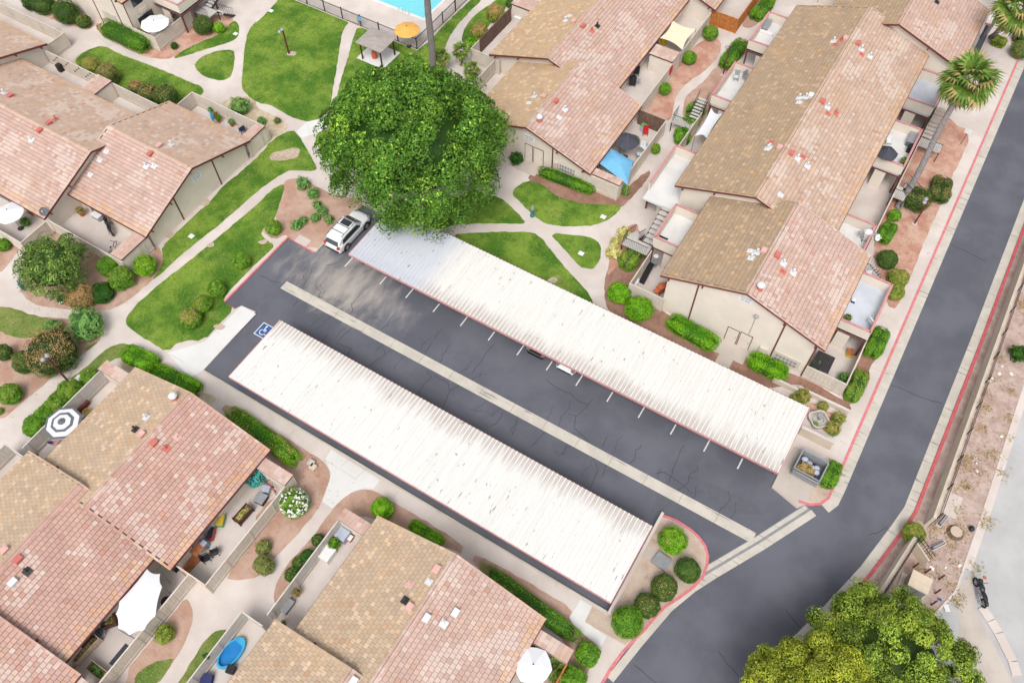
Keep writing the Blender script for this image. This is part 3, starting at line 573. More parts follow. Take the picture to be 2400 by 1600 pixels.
    for i in order:
        P0, ud, dt, nt_, c, roof = tiles[i]; o = bpy.data.objects.new('tile', TILE_ME); COL.objects.link(o); o.parent = roof
        ro = np.array(roof['_w']); Mx = Matrix.Identity(4)
        for k in range(3): Mx[k][0] = ud[k]*.317; Mx[k][1] = dt[k]*.312; Mx[k][2] = nt_[k]*.028; Mx[k][3] = P0[k]-ro[k]
        o.matrix_local = Mx; o.color = (*c, 1)
    for i, (P0, ud, dt, nt_, c, roof) in enumerate(tiles):
        if i in own: continue
        pts = _BV*np.array([.317, .312, .028]); V = P0+pts[:, :1]*ud+pts[:, 1:2]*dt+pts[:, 2:]*nt_
        FF.append(_BF+8*len(VV)); VV.append(V); CC += [c]*5
    V = np.concatenate(VV)-np.array([*origin, LAND]); me = npmesh('roof_tiles', V, np.concatenate(FF), CC, 'tile_field')
    o = bpy.data.objects.new('roof_tiles', me); COL.objects.link(o); o.parent = root; o['kind'] = 'stuff'
    root['zr'] = zr; root['ze'] = ze
    return root
def roof_at(c, r, a, b, sec, ze, zr):
    ax, rg = sec[0], sec[1]; z = (ze+zr)/2
    for _ in range(12):
        p = A(c, r, a, b, z); d = abs((p.x if ax == 'y' else p.y)-rg); z = zr-(zr-ze)/HALF*d
    return Vector((p.x, p.y, z))
def vents(root, sec, items):
    ze, zr = root['ze'], root['zr']
    for c, r, a, b, kind in items:
        p = roof_at(c, r, a, b, sec, ze, zr); n = {'R': 'vent_red', 'P': 'vent_pink', 'W': 'vent_white', 'B': 'iron'}[kind[0]]
        if kind[1] == 'b':                                     # dormer box vent
            MB().box((p.x, p.y, p.z+.13), (.34, .5, .24)).box((p.x, p.y, p.z+.27), (.42, .56, .04)).build('vent', n, root)
        elif kind[1] == 'p':                                   # pipe with flashing
            MB().box((p.x, p.y, p.z+.05), (.5, .5, .05), 0, ('Y', -.33 if p.x < sec[1] else .33) if sec[0] == 'y' else ('X', .33 if p.y < sec[1] else -.33)).tube((p.x, p.y, p.z), (p.x, p.y, p.z+.45), .06).lathe((p.x, p.y, p.z+.45), [(.1, 0), (.1, .05), (.03, .1)], 8).build('vent', n, root)
        elif kind[1] == 't':                                   # turbine stack
            MB().lathe((p.x, p.y, p.z-.05), [(.24, 0), (.2, .35), (.17, .5), (.26, .52), (.3, .62), (.2, .74), (.05, .78)], 12).build('vent', n, root)
            MB().lathe((p.x, p.y, p.z+.47), [(.3, 0), (.32, .1), (.22, .24), (.05, .3)], 12).build('vent_cap', 'vent_white', root)
        else: MB().box((p.x, p.y, p.z+.04), (.5, .42, .05), 0, ('Y', -.33 if p.x < sec[1] else .33) if sec[0] == 'y' else ('X', .33 if p.y < sec[1] else -.33)).tube((p.x, p.y, p.z), (p.x, p.y, p.z+.2), .08).build('flashing', n, root)
ZE, ZR = 2.3, 4.6
C_S = [('y', -35.7, 2.87, 13.07, 'tan', 'rose', False, True), ('y', -37.2, -5.9, 3.92, 'tan', 'rose', False, True), ('y', -35.8, -16, -5.05, 'tan', 'rose', False, True)]
bC = building('single_storey_apartments', 'single storey apartments with tan and rose tile roofs beside the striped parasol', 'building', C_S, ZE, ZR, (-36, 0))
E_S = [('y', -12.55, 2.87, 13.07, 'tan', 'pink', False, True), ('y', -14.07, -9, 3.92, 'tan', 'pink', True, True)]
bE = building('single_storey_apartments', 'single storey apartments with tan and pale pink tile roofs beside the paddling pool', 'building', E_S, ZE, ZR, (-13, 3))
B_S = [('x', 29.8, -61.23, -51.15, 'pink', 'pinktan', False, True), ('x', 26.7, -78.78, -60.2, 'pink', 'pinktan', True, True), ('x', 29.65, -95, -78.1, 'pink', 'pinktan', True, True)]
bB = building('single_storey_apartments', 'single storey apartments with orange-pink tile roofs and motorcycle patio beside the long lawn', 'building', B_S, ZE, ZR, (-65, 28))
G_S = [('y', -28.8, 49.1, 59.35, 'ochre', 'pink', True, True), ('y', -31.8, 58.2, 77.4, 'ochre', 'pink', True, True), ('y', -28.7, 76.3, 90, 'ochre', 'pink', True, True)]
bG = building('single_storey_apartments', 'single storey apartments with ochre and pink tile roofs behind the big tree', 'building', G_S, ZE, ZR, (-29, 62))
ZE2, ZR2 = 4.95, 7.3
D_S = [('y', -4.38, 40.1, 50.4, 'brown', 'pink', True, True), ('y', -7.5, 49.3, 77.4, 'brown', 'pinktan', True, True), ('y', -4.4, 76.35, 86.54, 'brown', 'pink', True, True), ('y', -7.5, 85.5, 100, 'brown', 'pink', True, True)]
bD = building('two_storey_apartments', 'two storey apartments with brown and pink tile roofs and white balconies beside the road', 'building', D_S, ZE2, ZR2, (-5, 60))
F_S = [('y', -79.4, 42.95, 60, 'pink', 'pink', True, True)]
bF = building('two_storey_apartments', 'two storey apartments with outside stair beside the pool lawn', 'building', F_S, ZE2, ZR2, (-79, 50))
vents(bC, C_S[0], [(0, 2, 1610, 530, 'Rt'), (0, 2, 1345, 700, 'Wp'), (0, 2, 1245, 810, 'Bp'), (0, 2, 1305, 865, 'Pb'), (0, 2, 1420, 940, 'Rb'), (0, 2, 1530, 985, 'Rp'), (0, 2, 1630, 880, 'Pf')])
vents(bC, C_S[1], [(0, 3, 50, 355, 'Pb'), (0, 3, 175, 440, 'Rb'), (0, 3, 255, 545, 'Bp'), (0, 3, 130, 650, 'Wb')])
vents(bE, E_S[0], [(1, 3, 1660, 530, 'Pb'), (1, 3, 1415, 665, 'Pf'), (1, 3, 1370, 810, 'Bp'), (1, 3, 1415, 880, 'Pb'), (1, 3, 1570, 980, 'Wb'), (1, 3, 1725, 1025, 'Wp'), (1, 3, 1835, 930, 'Wb'), (1, 3, 1590, 640, 'Wf')])
vents(bE, E_S[1], [(1, 3, 900, 1560, 'Wb')])
vents(bB, B_S[0], [(0, 0, 1575, 1330, 'Wp'), (0, 0, 1465, 1350, 'Pb'), (0, 0, 1385, 1425, 'Rb'), (0, 0, 1345, 1530, 'Wp'), (0, 0, 1415, 1530, 'Wf'), (0, 0, 975, 1395, 'Wf'), (0, 0, 915, 1475, 'Wf'), (0, 1, 830, 40, 'Wf')])
vents(bB, B_S[1], [(0, 0, 100, 890, 'Rb'), (0, 0, 40, 860, 'Wp'), (0, 0, 455, 1140, 'Rb'), (0, 0, 515, 1100, 'Rp'), (0, 0, 370, 1210, 'Rb'), (0, 0, 290, 1290, 'Wp')])
vents(bG, G_S[0], [(2, 0, 205, 890, 'Wp'), (2, 0, 155, 950, 'Wf'), (2, 0, 295, 895, 'Pb'), (2, 0, 405, 940, 'Rb'), (2, 0, 485, 1010, 'Wp'), (2, 0, 435, 1085, 'Wf'), (2, 0, 250, 1115, 'Rt')])
vents(bG, G_S[1], [(2, 0, 490, 195, 'Wp'), (2, 0, 525, 150, 'Wf'), (2, 0, 565, 210, 'Pb'), (2, 0, 655, 250, 'Rb'), (2, 0, 735, 290, 'Rp'), (2, 0, 785, 245, 'Bp')])
vents(bD, D_S[0], [(2, 1, 2190, 740, 'Wf'), (2, 1, 2250, 755, 'Wp'), (2, 1, 2310, 745, 'Pb'), (2, 1, 2195, 805, 'Wp'), (2, 1, 2275, 1090, 'Rt'), (3, 1, 85, 790, 'Rb'), (3, 1, 140, 855, 'Wp'), (3, 1, 135, 930, 'Rf'), (3, 1, 230, 940, 'Wp')])
vents(bD, D_S[1], [(3, 0, 600, 385, 'Wp'), (3, 0, 615, 415, 'Rf'), (3, 0, 670, 375, 'Rp'), (3, 0, 710, 365, 'Pb'), (3, 0, 825, 410, 'Rb'), (3, 0, 855, 460, 'Wp'), (3, 0, 860, 505, 'Rf'), (3, 0, 935, 525, 'Wp'), (3, 0, 285, 905, 'Wp'), (3, 0, 285, 945, 'Wf'), (3, 0, 345, 900, 'Wp'), (3, 0, 390, 890, 'Wb'), (3, 0, 500, 945, 'Rb'), (3, 0, 545, 990, 'Wp'), (3, 0, 550, 1050, 'Rf'), (3, 0, 625, 1045, 'Rp'), (3, 0, 30, 1310, 'Rf'), (3, 0, 10, 1360, 'Wp'), (3, 0, 100, 1370, 'Pb'), (3, 0, 215, 1420, 'Rb'), (3, 0, 270, 1460, 'Wp'), (3, 0, 320, 1445, 'Rf'), (3, 0, 360, 1530, 'Wp'), (2, 0, 2345, 1370, 'Wp'), (3, 1, 115, 225, 'Wf')])
vents(bD, D_S[2], [(3, 0, 1550, 25, 'Bp')])
# ---- gable dressings
def gdoor(root, pts, Y, face='y'):
    f = atY if face == 'y' else atX; q = [f(*p, Y) for p in pts]; us = [(p.x if face == 'y' else p.y) for p in q]; u0, u1 = min(us), max(us); z1 = max(p.z for p in q)
    def bx_(a, b, z0, z2, d, n, m, par):
        return (MB().bb(a, b, Y-d, Y+.02, z0, z2) if face == 'y' else MB().bb(Y-.02, Y+d, a, b, z0, z2)).build(n, m, par)
    fr = bx_(u0-.06, u1+.06, LAND, z1+.06, .03, 'door_frame', 'trim_red', root); bx_(u0, u1, LAND+.02, z1, .05, 'door', 'stucco', root); bx_(u1-.16, u1-.1, 1.0, 1.1, .09, 'door_knob', 'grey_metal', root)
def gtrim(root, Y, u, sec, zr, ze, face='y', s=1):
    d = abs(u-sec[1]); z = zr-(zr-ze)/HALF*d-.2
    (MB().bb(u-.06, u+.06, Y-.035, Y+.02, LAND, z) if face == 'y' else MB().bb(Y-.02, Y+.035, u-.06, u+.06, LAND, z)).build('trim_board', 'trim_red', root)
YD = 40.1+.42
gdoor(bD, [(2, 1, 1990, 1440), (2, 1, 2090, 1480)], YD); gdoor(bD, [(2, 1, 2110, 1485), (2, 1, 2210, 1530)], YD)
for p in ((2, 1, 1860, 1095), (2, 2, 2352, 310)): pass
for u in (-8.1, -1.0, 1.75): gtrim(bD, YD, u, D_S[0], ZR2, ZE2)
YG = 49.1+.42
gdoor(bG, [(2, 0, 125, 1320), (2, 0, 188, 1350)], YG); gdoor(bG, [(2, 0, 205, 1355), (2, 0, 288, 1390)], YG)
for u in (-31.9, -26.2, -22.9): gtrim(bG, YG, u, G_S[0], ZR, ZE)
XB = -51.15-.42
for u in (27.2, 32.2): gtrim(bB, XB, u, B_S[0], ZR, ZE, 'x')
for b_, u0, Yv in ((bD, -3.3, YD),): pass
# conduit, cable box, meters on the end of the two storey block; a wall lamp with its pole
mt = atY(2, 2, 2300, 60, YD)
MB().bb(-2.0, -1.35, YD-.22, YD, .7, 1.5).build('meter_cabinet', 'stucco_dull', bD)
for i in range(6):
    for k in range(2): MB().tube((-.55+i*.3, YD-.18, 1.0+k*.42), (-.55+i*.3, YD, 1.0+k*.42), .1, .1, 8).build('meter', 'steel', bD)
MB().bb(-.85, 1.3, YD-.06, YD, .75, 1.75).build('meter_panel', 'stucco_dull', bD)
lp = atY(2, 1, 2245, 1335, YD-.1)
MB().bar((lp.x, YD-.02, lp.z), (lp.x, YD-.02, .9), .04).build('conduit', 'grey_metal', bD); MB().ell((lp.x, YD-.16, lp.z), (.2, .16, .16), 8, 5).build('wall_lamp', 'steel', bD)
for i in range(6):
    for k in range(2): MB().tube((-25.3+i*.28, YG-.16, .95+k*.4), (-25.3+i*.28, YG, .95+k*.4), .09, .09, 8).build('meter', 'steel', bG)
MB().bb(-26.0, -25.55, YG-.2, YG, .6, 1.5).build('meter_cabinet', 'stucco_dull', bG)
g1 = A(2, 0, 80, 1530); MB().bb(-29.9, -27.2, 48.0, YG, LAND, LAND+.06).build('door_slab', 'concrete_patio', bG)
dd = A(2, 2, 2040, 110); MB().bb(-5.6, -2.6, 39.0, YD, LAND, LAND+.06).build('door_slab', 'concrete_patio', bD); struct(MB().bb(-4.6, -3.4, 37.0, 39.0, LAND, LAND+.05).build('path', 'concrete_patio'))
def wall_sign(label, cen, face, wd=1.15, ht=.62):
    x, y, z = cen; t = thing('wall_sign', label, 'sign', (x, y, z-ht/2))
    bx_ = lambda a, b, z0, z1, d0, d1, n, m: (MB().bb(x+a, x+b, y-d1, y-d0, z+z0, z+z1) if face == 'y' else MB().bb(x+d0, x+d1, y+a, y+b, z+z0, z+z1)).build(n, m, t)
    bx_(-wd/2, wd/2, -ht/2, ht/2, .0, .03, 'board', 'white_paint')
    for k, (z0, segs) in enumerate(((.07, ((-.44, -.3), (-.26, -.12), (-.05, .1), (.16, .42))), (-.2, ((-.36, -.1), (-.04, .34))))):
        for a, b in segs: bx_(a, b, z0, z0+.14, .03, .034, 'print', 'sign_ink')
p = atY(2, 1, 2150, 1185, YD-.02); wall_sign('white sign with faded blue print on the two storey gable beside the road', (p.x, YD-.01, min(p.z, 6.3)), 'y')
p = atY(2, 0, 160, 1270, YG-.02); wall_sign('white sign with blue print on the gable above two store doors', (p.x, YG-.01, p.z), 'y')
p = atX(0, 1, 1805, 55, XB+.02); wall_sign('white sign with blue print on the gable facing the long lawn', (XB+.01, p.y, p.z), 'x')
for rt, X_, Y_, z_ in ((bG, -29.2, YG-.14, 3.95), (bB, XB+.14, 29.6, 3.95)): MB().ell((X_, Y_, z_), (.17, .17, .14), 8, 5).build('wall_lamp', 'steel', rt)
# downspout / AC / window on block F
YF, XF = 42.95+.42, -79.4+6.2
gdoorF = MB().bb(-77.6, -76.7, YF-.05, YF, LAND, 2.1).build('door', 'stucco_dull', bF); MB().bb(-76.5, -75.6, YF-.05, YF, LAND, 2.1).build('door', 'stucco_dull', bF)
for u in (-78.4, -75.0, -73.25): MB().bb(u-.06, u+.06, YF-.035, YF+.01, LAND, 4.75).build('trim_board', 'trim_red', bF)
MB().bb(XF, XF+.05, 44.3, 45.6, 3.4, 4.5).build('window', 'glass_dark', bF); MB().bb(XF, XF+.4, 44.6, 45.6, 2.6, 3.0).build('air_conditioner', 'stucco_dull', bF); MB().bb(XF, XF+.05, 44.2, 46.2, .5, 2.1).build('window', 'glass_dark', bF)
# patio doors along the sides, dark under the eaves
def slider(root, sec, side, u0, u1, z0=LAND, z1=2.0):
    d = sec[1]+side*6.2; fr = MB(); gl = MB()
    if sec[0] == 'y': fr.bb(d-side*.02, d+side*.03, u0-.07, u1+.07, z0, z1+.07); gl.bb(d, d+side*.05, u0, u1, z0+.08, z1)
    else: fr.bb(u0-.07, u1+.07, d-side*.02, d+side*.03, z0, z1+.07); gl.bb(u0, u1, d, d+side*.05, z0+.08, z1)
    w_ = fr.build('window', 'white_paint', root); o = gl.build('pane', 'glass_dark', root); o.parent = w_; pw = w_['_w']; ow = o['_w']; o.location = [ow[i]-pw[i] for i in range(3)]
for rt, S_ in ((bC, C_S), (bE, E_S), (bB, B_S), (bG, G_S)):
    for s_ in S_[:2]:
        for sd_ in (-1, 1):
            a, b = s_[2]+1.6, s_[3]-1.6
            for k in range(max(1, int((b-a)/4.2))): slider(rt, s_, sd_, a+k*4.2+.4, a+k*4.2+2.4)
for s_ in D_S[:3]:
    for sd_ in (-1, 1):
        a, b = s_[2]+1.5, s_[3]-1.5
        for k in range(int((b-a)/4.4)):
            slider(bD, s_, sd_, a+k*4.4+.3, a+k*4.4+2.2, LAND, 2.0); slider(bD, s_, sd_, a+k*4.4+.3, a+k*4.4+2.2, 2.65, 4.4)
# ---- little tile-roofed store shelters joining eaves to the patio fences
def store(root, x0, x1, y0, y1, axis):
    MB().bb(x0+.08, x1-.08, y0+.08, y1-.08, LAND, 2.02).build('store', 'stucco', root)
    st = MB().bb(x0, x1, y0, y1, 2.02, 2.14).build('store_roof', 'trim_red', root)
    n = max(2, round((x1-x0)/.34)); k = max(2, round((y1-y0)/.34))
    for i in range(n):
        for j in range(k):
            o = bpy.data.objects.new('tile', TILE_ME); COL.objects.link(o); o.parent = st; px_, py_ = x0+(i+.5)*(x1-x0)/n, y0+(j+.5)*(y1-y0)/k
            o.matrix_local = Matrix.Translation((px_-st['_w'][0], py_-st['_w'][1], 2.16+random.random()*.01-st['_w'][2])) @ Matrix.Rotation(random.uniform(-.02, .02)-.05, 4, 'X') @ Matrix.Diagonal(((x1-x0)/n*.97, (y1-y0)/k*1.04, .03, 1)); o.color = (*tcol('pink', i, 2, 20, x0), 1)
store(bC, -29.05, -26.35, 11.55, 12.5, 'y'); store(bC, -44.95, -42.3, 11.55, 12.5, 'y'); store(bE, -21.65, -19.2, 11.5, 12.45, 'y'); store(bE, -5.9, -3.3, 11.45, 12.4, 'y')
store(bC, -29.0, -26.5, -6.0, -5.1, 'y')
store(bB, -52.5, -51.2, 20.2, 23.2, 'x'); store(bB, -70.3, -68.4, 33.5, 35.85, 'x'); store(bB, -52.3, -51.3, 36.5, 38.8, 'x')
store(bG, -22.6, -19.2, 49.3, 50.1, 'y'); store(bG, -24.9, -22.3, 66.7, 68.4, 'y'); store(bG, -41.0, -38.4, 66.4, 68.2, 'y')
# ================================================================== FENCES
PLANKS = {}
def fence(label, pts, h=1.7, m='fence_tan', plank=.3, group=None, name='board_fence', z0=LAND, inside=None):
    t = thing(name, label, 'fence', (*pts[0], z0), 0, group)
    for a, b in zip(pts[:-1], pts[1:]):
        a, b = Vector(a), Vector(b); L = (b-a).length; n = max(1, round(L/plank)); ang = math.atan2(b.y-a.y, b.x-a.x); wd = L/n
        key = (round(wd, 3), h, m)
        if key not in PLANKS: PLANKS[key] = MB().box((0, 0, h/2), (wd*.955, .035, h)).mesh('plank', m)
        for i in range(n):
            p = a.lerp(b, (i+.5)/n); o = local('plank', PLANKS[key], m, t, (p.x-pts[0][0]+random.uniform(-.004, .004), p.y-pts[0][1]+random.uniform(-.004, .004), random.uniform(-.01, .01)), rz=ang)
        MB().bar((a.x, a.y, z0+h+.02), (b.x, b.y, z0+h+.02), .09, .05).build('cap_rail', m, t)
        MB().bar((a.x, a.y, z0+.35), (b.x, b.y, z0+.35), .1, .07).build('rail', m, t)
        for i in range(int(L/2.4)+1):
            p = a.lerp(b, min(1, i*2.4/L)); MB().bb(p.x-.055, p.x+.055, p.y-.055, p.y+.055, z0, z0+h+.03).build('post', m, t)
    return t
fence('tan board patio fence facing the walk beside the white flowering shrub', [(-26.45, 12.45), (-26.45, 3.3), (-29.3, 3.3)])
fence('tan board patio fence beside the big white shade sail', [(-27.93, 3.2), (-27.93, -5.0)])
fence('tan board patio fence behind the striped parasol', [(-44.92, 11.5), (-44.92, 3.9)], m='fence_grey')
fence('short tan patio fence at the walk end below the striped parasol', [(-44.4, 3.45), (-46.25, 3.45), (-46.25, -4)], m='fence_grey')
fence('tan patio fence running along the three dark glossy shrubs', [(-21.63, 11.5), (-21.63, 3.95)], m='fence_grey')
fence('tan patio fence around the blue paddling pool', [(-21.5, 3.25), (-23.2, 3.25), (-23.2, -6)], m='fence_grey')
fence('stained patio fence behind the small palm and white parasol', [(-3.32, 11.5), (-3.32, 4)], m='cedar')
fence('tan patio fence in front of the black motorcycle patio', [(-60.2, 20.2), (-51.3, 20.2), (-51.3, 23.3)])
fence('tan patio fence below the half hidden white parasol', [(-67, 17.2), (-60.3, 17.2), (-60.3, 20)])
fence('tan patio fence behind the three clipped shrubs on the lawn edge', [(-68.6, 35.87), (-61.0, 35.87), (-61.0, 36.6)])
fence('tan patio fence with red and brown ornaments behind two clipped shrubs', [(-78.2, 35.87), (-70.2, 35.87)])
fence('tan patio fence beside the folded turquoise parasol', [(-60.8, 36.8), (-60.8, 38.95), (-51.4, 38.95), (-51.4, 36.2)])
fence('tan fence at the corner beside the cul-de-sac walk', [(-92, 38.8), (-78.5, 38.8), (-78.5, 36.4)])
fence('tan patio fence around the blue canopy', [(-22.8, 49.3), (-19.35, 49.3), (-19.35, 59.2)])
fence('brown slatted patio side fence beside the dark umbrella', [(-19.45, 59.2), (-22.2, 59.2)], m='fence_brown')
fence('tan patio fence between round shrubs and the cream shade sail', [(-22.35, 59.6), (-22.35, 76.3)])
fence('orange cedar board fence around the far patio', [(-22.4, 76.7), (-19.45, 76.7), (-19.45, 90)], m='cedar', plank=.16)
fence('low tan patio fence beside the small fan palms', [(-37.9, 52.6), (-37.9, 58.3), (-37.4, 58.3)])
fence('tan fence stretch between the fan palms and ochre roof', [(-37.5, 58.45), (-40.9, 58.45), (-40.9, 60.0)])
fence('dark brown patio fence with white posts behind two rust topped shrubs', [(-40.9, 60.1), (-40.9, 66.3)], m='fence_brown')
fence('tan patio fence beside the black weight bench', [(-10.5, 40.35), (-13.55, 40.35), (-13.55, 44.4)])
fence('tan patio fence around the dark corrugated lid', [(1.85, 40.35), (4.98, 40.35), (4.98, 50.2), (2, 50.2)])
fence('tan patio fence under the long balcony beside the leaning palm', [(2.0, 51.5), (2.0, 76)])
fence('tan patio fence around the white octagonal parasol', [(-73.1, 43.1), (-69.8, 43.1), (-69.8, 48.3)])
fence('tan screen fence between the stair and white sail', [(-16.75, 50), (-16.75, 51.4)], h=1.9)
fence('tan patio fence behind the three square hedges', [(-16.9, 51.6), (-16.9, 62)])
# ================================================================== BALCONIES AND STAIRS of the two storey block
def balcony(root, x0, x1, y0, y1, deck='deck_white', open_sides='', zf=2.5):
    """x0 house side, x1 outer side"""
    s = 1 if x1 > x0 else -1
    MB().bb(x0, x1, y0, y1, zf-.18, zf).build('balcony_deck', deck, root)
    hp = 1.0
    for nm, (a, b, c, d) in {'o': (x1-s*.12, x1, y0, y1), 'a': (x0, x1-s*.12, y0, y0+.12), 'b': (x0, x1-s*.12, y1-.12, y1)}.items():
        if nm in open_sides: continue
        w_ = MB().bb(a, b, c, d, zf-.28, zf+hp).build('parapet', 'stucco', root)
        o = MB().bb(min(a, b)-.03, max(a, b)+.03, min(c, d)-.03, max(c, d)+.03, zf+hp, zf+hp+.07).build('rail_cap', 'trim_pink', root); o.parent = w_; o.location = [o['_w'][i]-w_['_w'][i] for i in range(3)]
        o = MB().bb(min(a, b)-.025, max(a, b)+.025, min(c, d)-.025, max(c, d)+.025, zf-.34, zf-.2).build('beam', 'trim_red', root); o.parent = w_; o.location = [o['_w'][i]-w_['_w'][i] for i in range(3)]
    for y in (y0+.08, y1-.08): MB().bb(x1-s*.16, x1-s*.02, y-.07, y+.07, LAND, zf-.2).build('post', 'trim_red', root)
    MB().bb(x0+s*.9, x0+s*1.9, y0+.02, y0+.14, LAND, zf-.2).build('screen_wall', 'stucco', root)
xw = -10.55
balcony(bD, -10.6, -13.65, 44.45, 48.7); balcony(bD, -13.7, -16.7, 49.8, 55.1, open_sides='a'); balcony(bD, -13.7, -16.6, 62.8, 68.3); balcony(bD, -13.7, -16.7, 72.0, 77.2)
balcony(bD, 1.8, 4.9, 44.5, 49.9, 'deck_blue'); balcony(bD, -1.3, 1.8, 51.6, 55.2, 'deck_white'); balcony(bD, -1.3, 1.75, 63.0, 68.4, 'deck_white'); balcony(bD, -1.3, 1.8, 71.8, 76.6, 'deck_blue')
MB().bb(-16.7, -13.7, 48.75, 49.8, 2.32, 2.495).build('balcony_deck', 'deck_white', bD)
def stair(root, p, q, z0, z1, wd, n, m='step_grey', landing=None, rail=True):
    """open tread flight from p (low) to q (high)"""
    p, q = Vector((*p, z0)), Vector((*q, z1)); d = Vector((q.x-p.x, q.y-p.y, 0)); ang = math.atan2(d.y, d.x); nn = Vector((-math.sin(ang), math.cos(ang), 0))*wd/2
    st = thing('outside_stair', root[0], 'stair', tuple(p))
    for i in range(n):
        c = p.lerp(q, (i+.5)/n); MB().box((c.x, c.y, z0+(i+1)*(z1-z0)/n-.03), (d.length/n*.82, wd, .06), ang).build('tread', m, st)
    for s in (-1, 1): MB().bar(p+nn*s+Vector((0, 0, -.02)), q+nn*s+Vector((0, 0, -.12)), .06, .24).build('stringer', 'iron', st)
    if rail:
        for s in (-1, 1):
            MB().bar(p+nn*s+Vector((0, 0, .95)), q+nn*s+Vector((0, 0, .95)), .04).build('handrail', 'iron', st)
            for i in range(n):
                c = p.lerp(q, (i+.5)/n)+nn*s; MB().bar(c, c+Vector((0, 0, .95)), .02).build('baluster', 'iron', st)
    if landing:
        x0, x1, y0, y1, z = landing; MB().bb(x0, x1, y0, y1, z-.1, z).build('landing', m, st)
        for x, y in ((x0, y0), (x1, y0), (x0, y1), (x1, y1)): MB().bb(x-.04, x+.04, y-.04, y+.04, LAND, z-.1).build('post', 'iron', st)
        for (a, b) in (((x0, y0), (x0, y1)), ((x0, y0), (x1, y0))):
            MB().bar((*a, z+.95), (*b, z+.95), .04).build('handrail', 'iron', st); L = (Vector(a)-Vector(b)).length
            for i in range(int(L/.16)+1):
                c = Vector(a).lerp(Vector(b), i*.16/L); MB().bar((c.x, c.y, z), (c.x, c.y, z+.95), .018).build('baluster', 'iron', st)
    return st
stair(('grey stair with landing beside the spiky variegated plants',), (-14.3, 45.3), (-14.3, 48.9), 1.25, 2.5, .95, 8, landing=(-16.2, -13.85, 44.2, 45.3, 1.25), rail=False)
stair(('short lower stair flight beside the spiky variegated plants',), (-15.7, 46.9), (-15.7, 45.3), LAND, 1.25, .9, 6)
stair(('dark iron stair beside the square hedges and winding path',), (-17.4, 61.3), (-17.4, 63.2), 1.3, 2.4, .95, 7, landing=(-19.0, -16.95, 59.9, 61.3, 1.3))
stair(('grey stair at the foot of the leaning palm',), (2.45, 70.2), (2.45, 73.4), 1.3, 2.5, .95, 8, landing=(1.95, 4.0, 69.0, 70.2, 1.3))
stair(('grey stair beside the paired clipped shrubs near the leaning palm',), (4.6, 63.2), (2.5, 63.2), LAND, 1.3, 1.1, 7, landing=(1.9, 3.0, 61.5, 63.0, 1.3))
stair(('small grey stair with iron rail beside the end balcony',), (3.9, 51.6), (2.6, 51.6), 1.4, 2.4, 1.0, 6, landing=(3.6, 4.9, 50.6, 51.4, 1.4))
stair(('dark iron stair beside the white octagonal parasol patio',), (-69.2, 50.2), (-69.2, 53.2), 1.3, 2.5, 1.0, 8, landing=(-70.0, -67.9, 48.9, 50.2, 1.3))
stair(('short iron flight down to the round shrub bed',), (-67.5, 51.6), (-67.5, 50.2), LAND, 1.3, .9, 6)
balcony(bF, -73.2, -69.4, 46.8, 51.6)
# ================================================================== CARPORTS
def carport(label, x0, x1, y0, y1, z, m, posts_y, post_x, dripy, new_to=None):
    t = thing('carport', label, 'carport', ((x0+x1)/2, (y0+y1)/2, 0)); n = round((x1-x0)/.335); wd = (x1-x0)/n
    k = MB(); hy = (y1-y0)/2
    pr = [(-wd/2, 0), (wd*.12, 0), (wd*.22, .055), (wd*.38, .055), (wd*.48, 0), (wd/2+.004, 0)]
    vs_ = [(a, s*hy, b) for s in (-1, 1) for a, b in pr]+[(a, s*hy, b-.012) for s in (-1, 1) for a, b in pr]; q = len(pr)
    fs = [(i, i+1, q+i+1, q+i) for i in range(q-1)]+[(2*q+q+i, 2*q+q+i+1, 2*q+i+1, 2*q+i) for i in range(q-1)]+[(i+1, i, 2*q+i, 2*q+i+1) for i in range(q-1)]+[(q+i, q+i+1, 3*q+i+1, 3*q+i) for i in range(q-1)]
    me = k.add(vs_, fs).mesh('roof_panel', m)
    for i in range(n): o = bpy.data.objects.new('roof_panel', me); COL.objects.link(o); o.parent = t; o.location = (x0+(i+.5)*wd-t['_w'][0], 0, z)
    for y, s in ((y0, -1), (y1, 1)): MB().bb(x0, x1, y-s*.005, y+s*.045, z-.2, z+.0).build('fascia', 'trim_pink' if s < 0 else 'trim_red', t)
    for x, s in ((x0, -1), (x1, 1)): MB().bb(x-s*.005, x+s*.045, y0, y1, z-.2, z+.01).build('fascia', 'trim_pink', t)
    for y in posts_y: MB().bb(x0+.1, x1-.1, y-.06, y+.06, z-.3, z-.02).build('purlin', 'trim_red', t)
    for x in post_x:
        MB().bb(x-.05, x+.05, y0+.15, y1-.15, z-.45, z-.305).build('beam', 'trim_red', t)
        for y in posts_y: MB().bb(x-.04, x+.04, y-.04, y+.04, 0, z-.3).build('post', 'trim_red', t)
    return t
carport('long white ribbed carport beside the sidewalk and tan roofed apartments', -35.64, -2.7, 16.22, 22.3, 2.4, 'sheet_a', (16.9, 21.3), [-35.4+i*5.48 for i in range(6)]+[-2.9], 22.3)
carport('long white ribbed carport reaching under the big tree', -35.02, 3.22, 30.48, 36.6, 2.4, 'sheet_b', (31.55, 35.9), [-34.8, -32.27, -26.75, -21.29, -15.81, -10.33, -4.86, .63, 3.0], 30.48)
fc = at(2322, 57, 2.4)
struct(MB().bb(2.9, fc.x+.3, fc.y-7, fc.y+8, LAND-.02, LAND+.014).build('asphalt_parking', 'asphalt'))
carport('far white ribbed carport beyond the two storey roofs', 2.7, fc.x, fc.y, fc.y+6.1, 2.4, 'sheet_b', (fc.y+.8, fc.y+5.3), [3.0, fc.x-.2], 0)
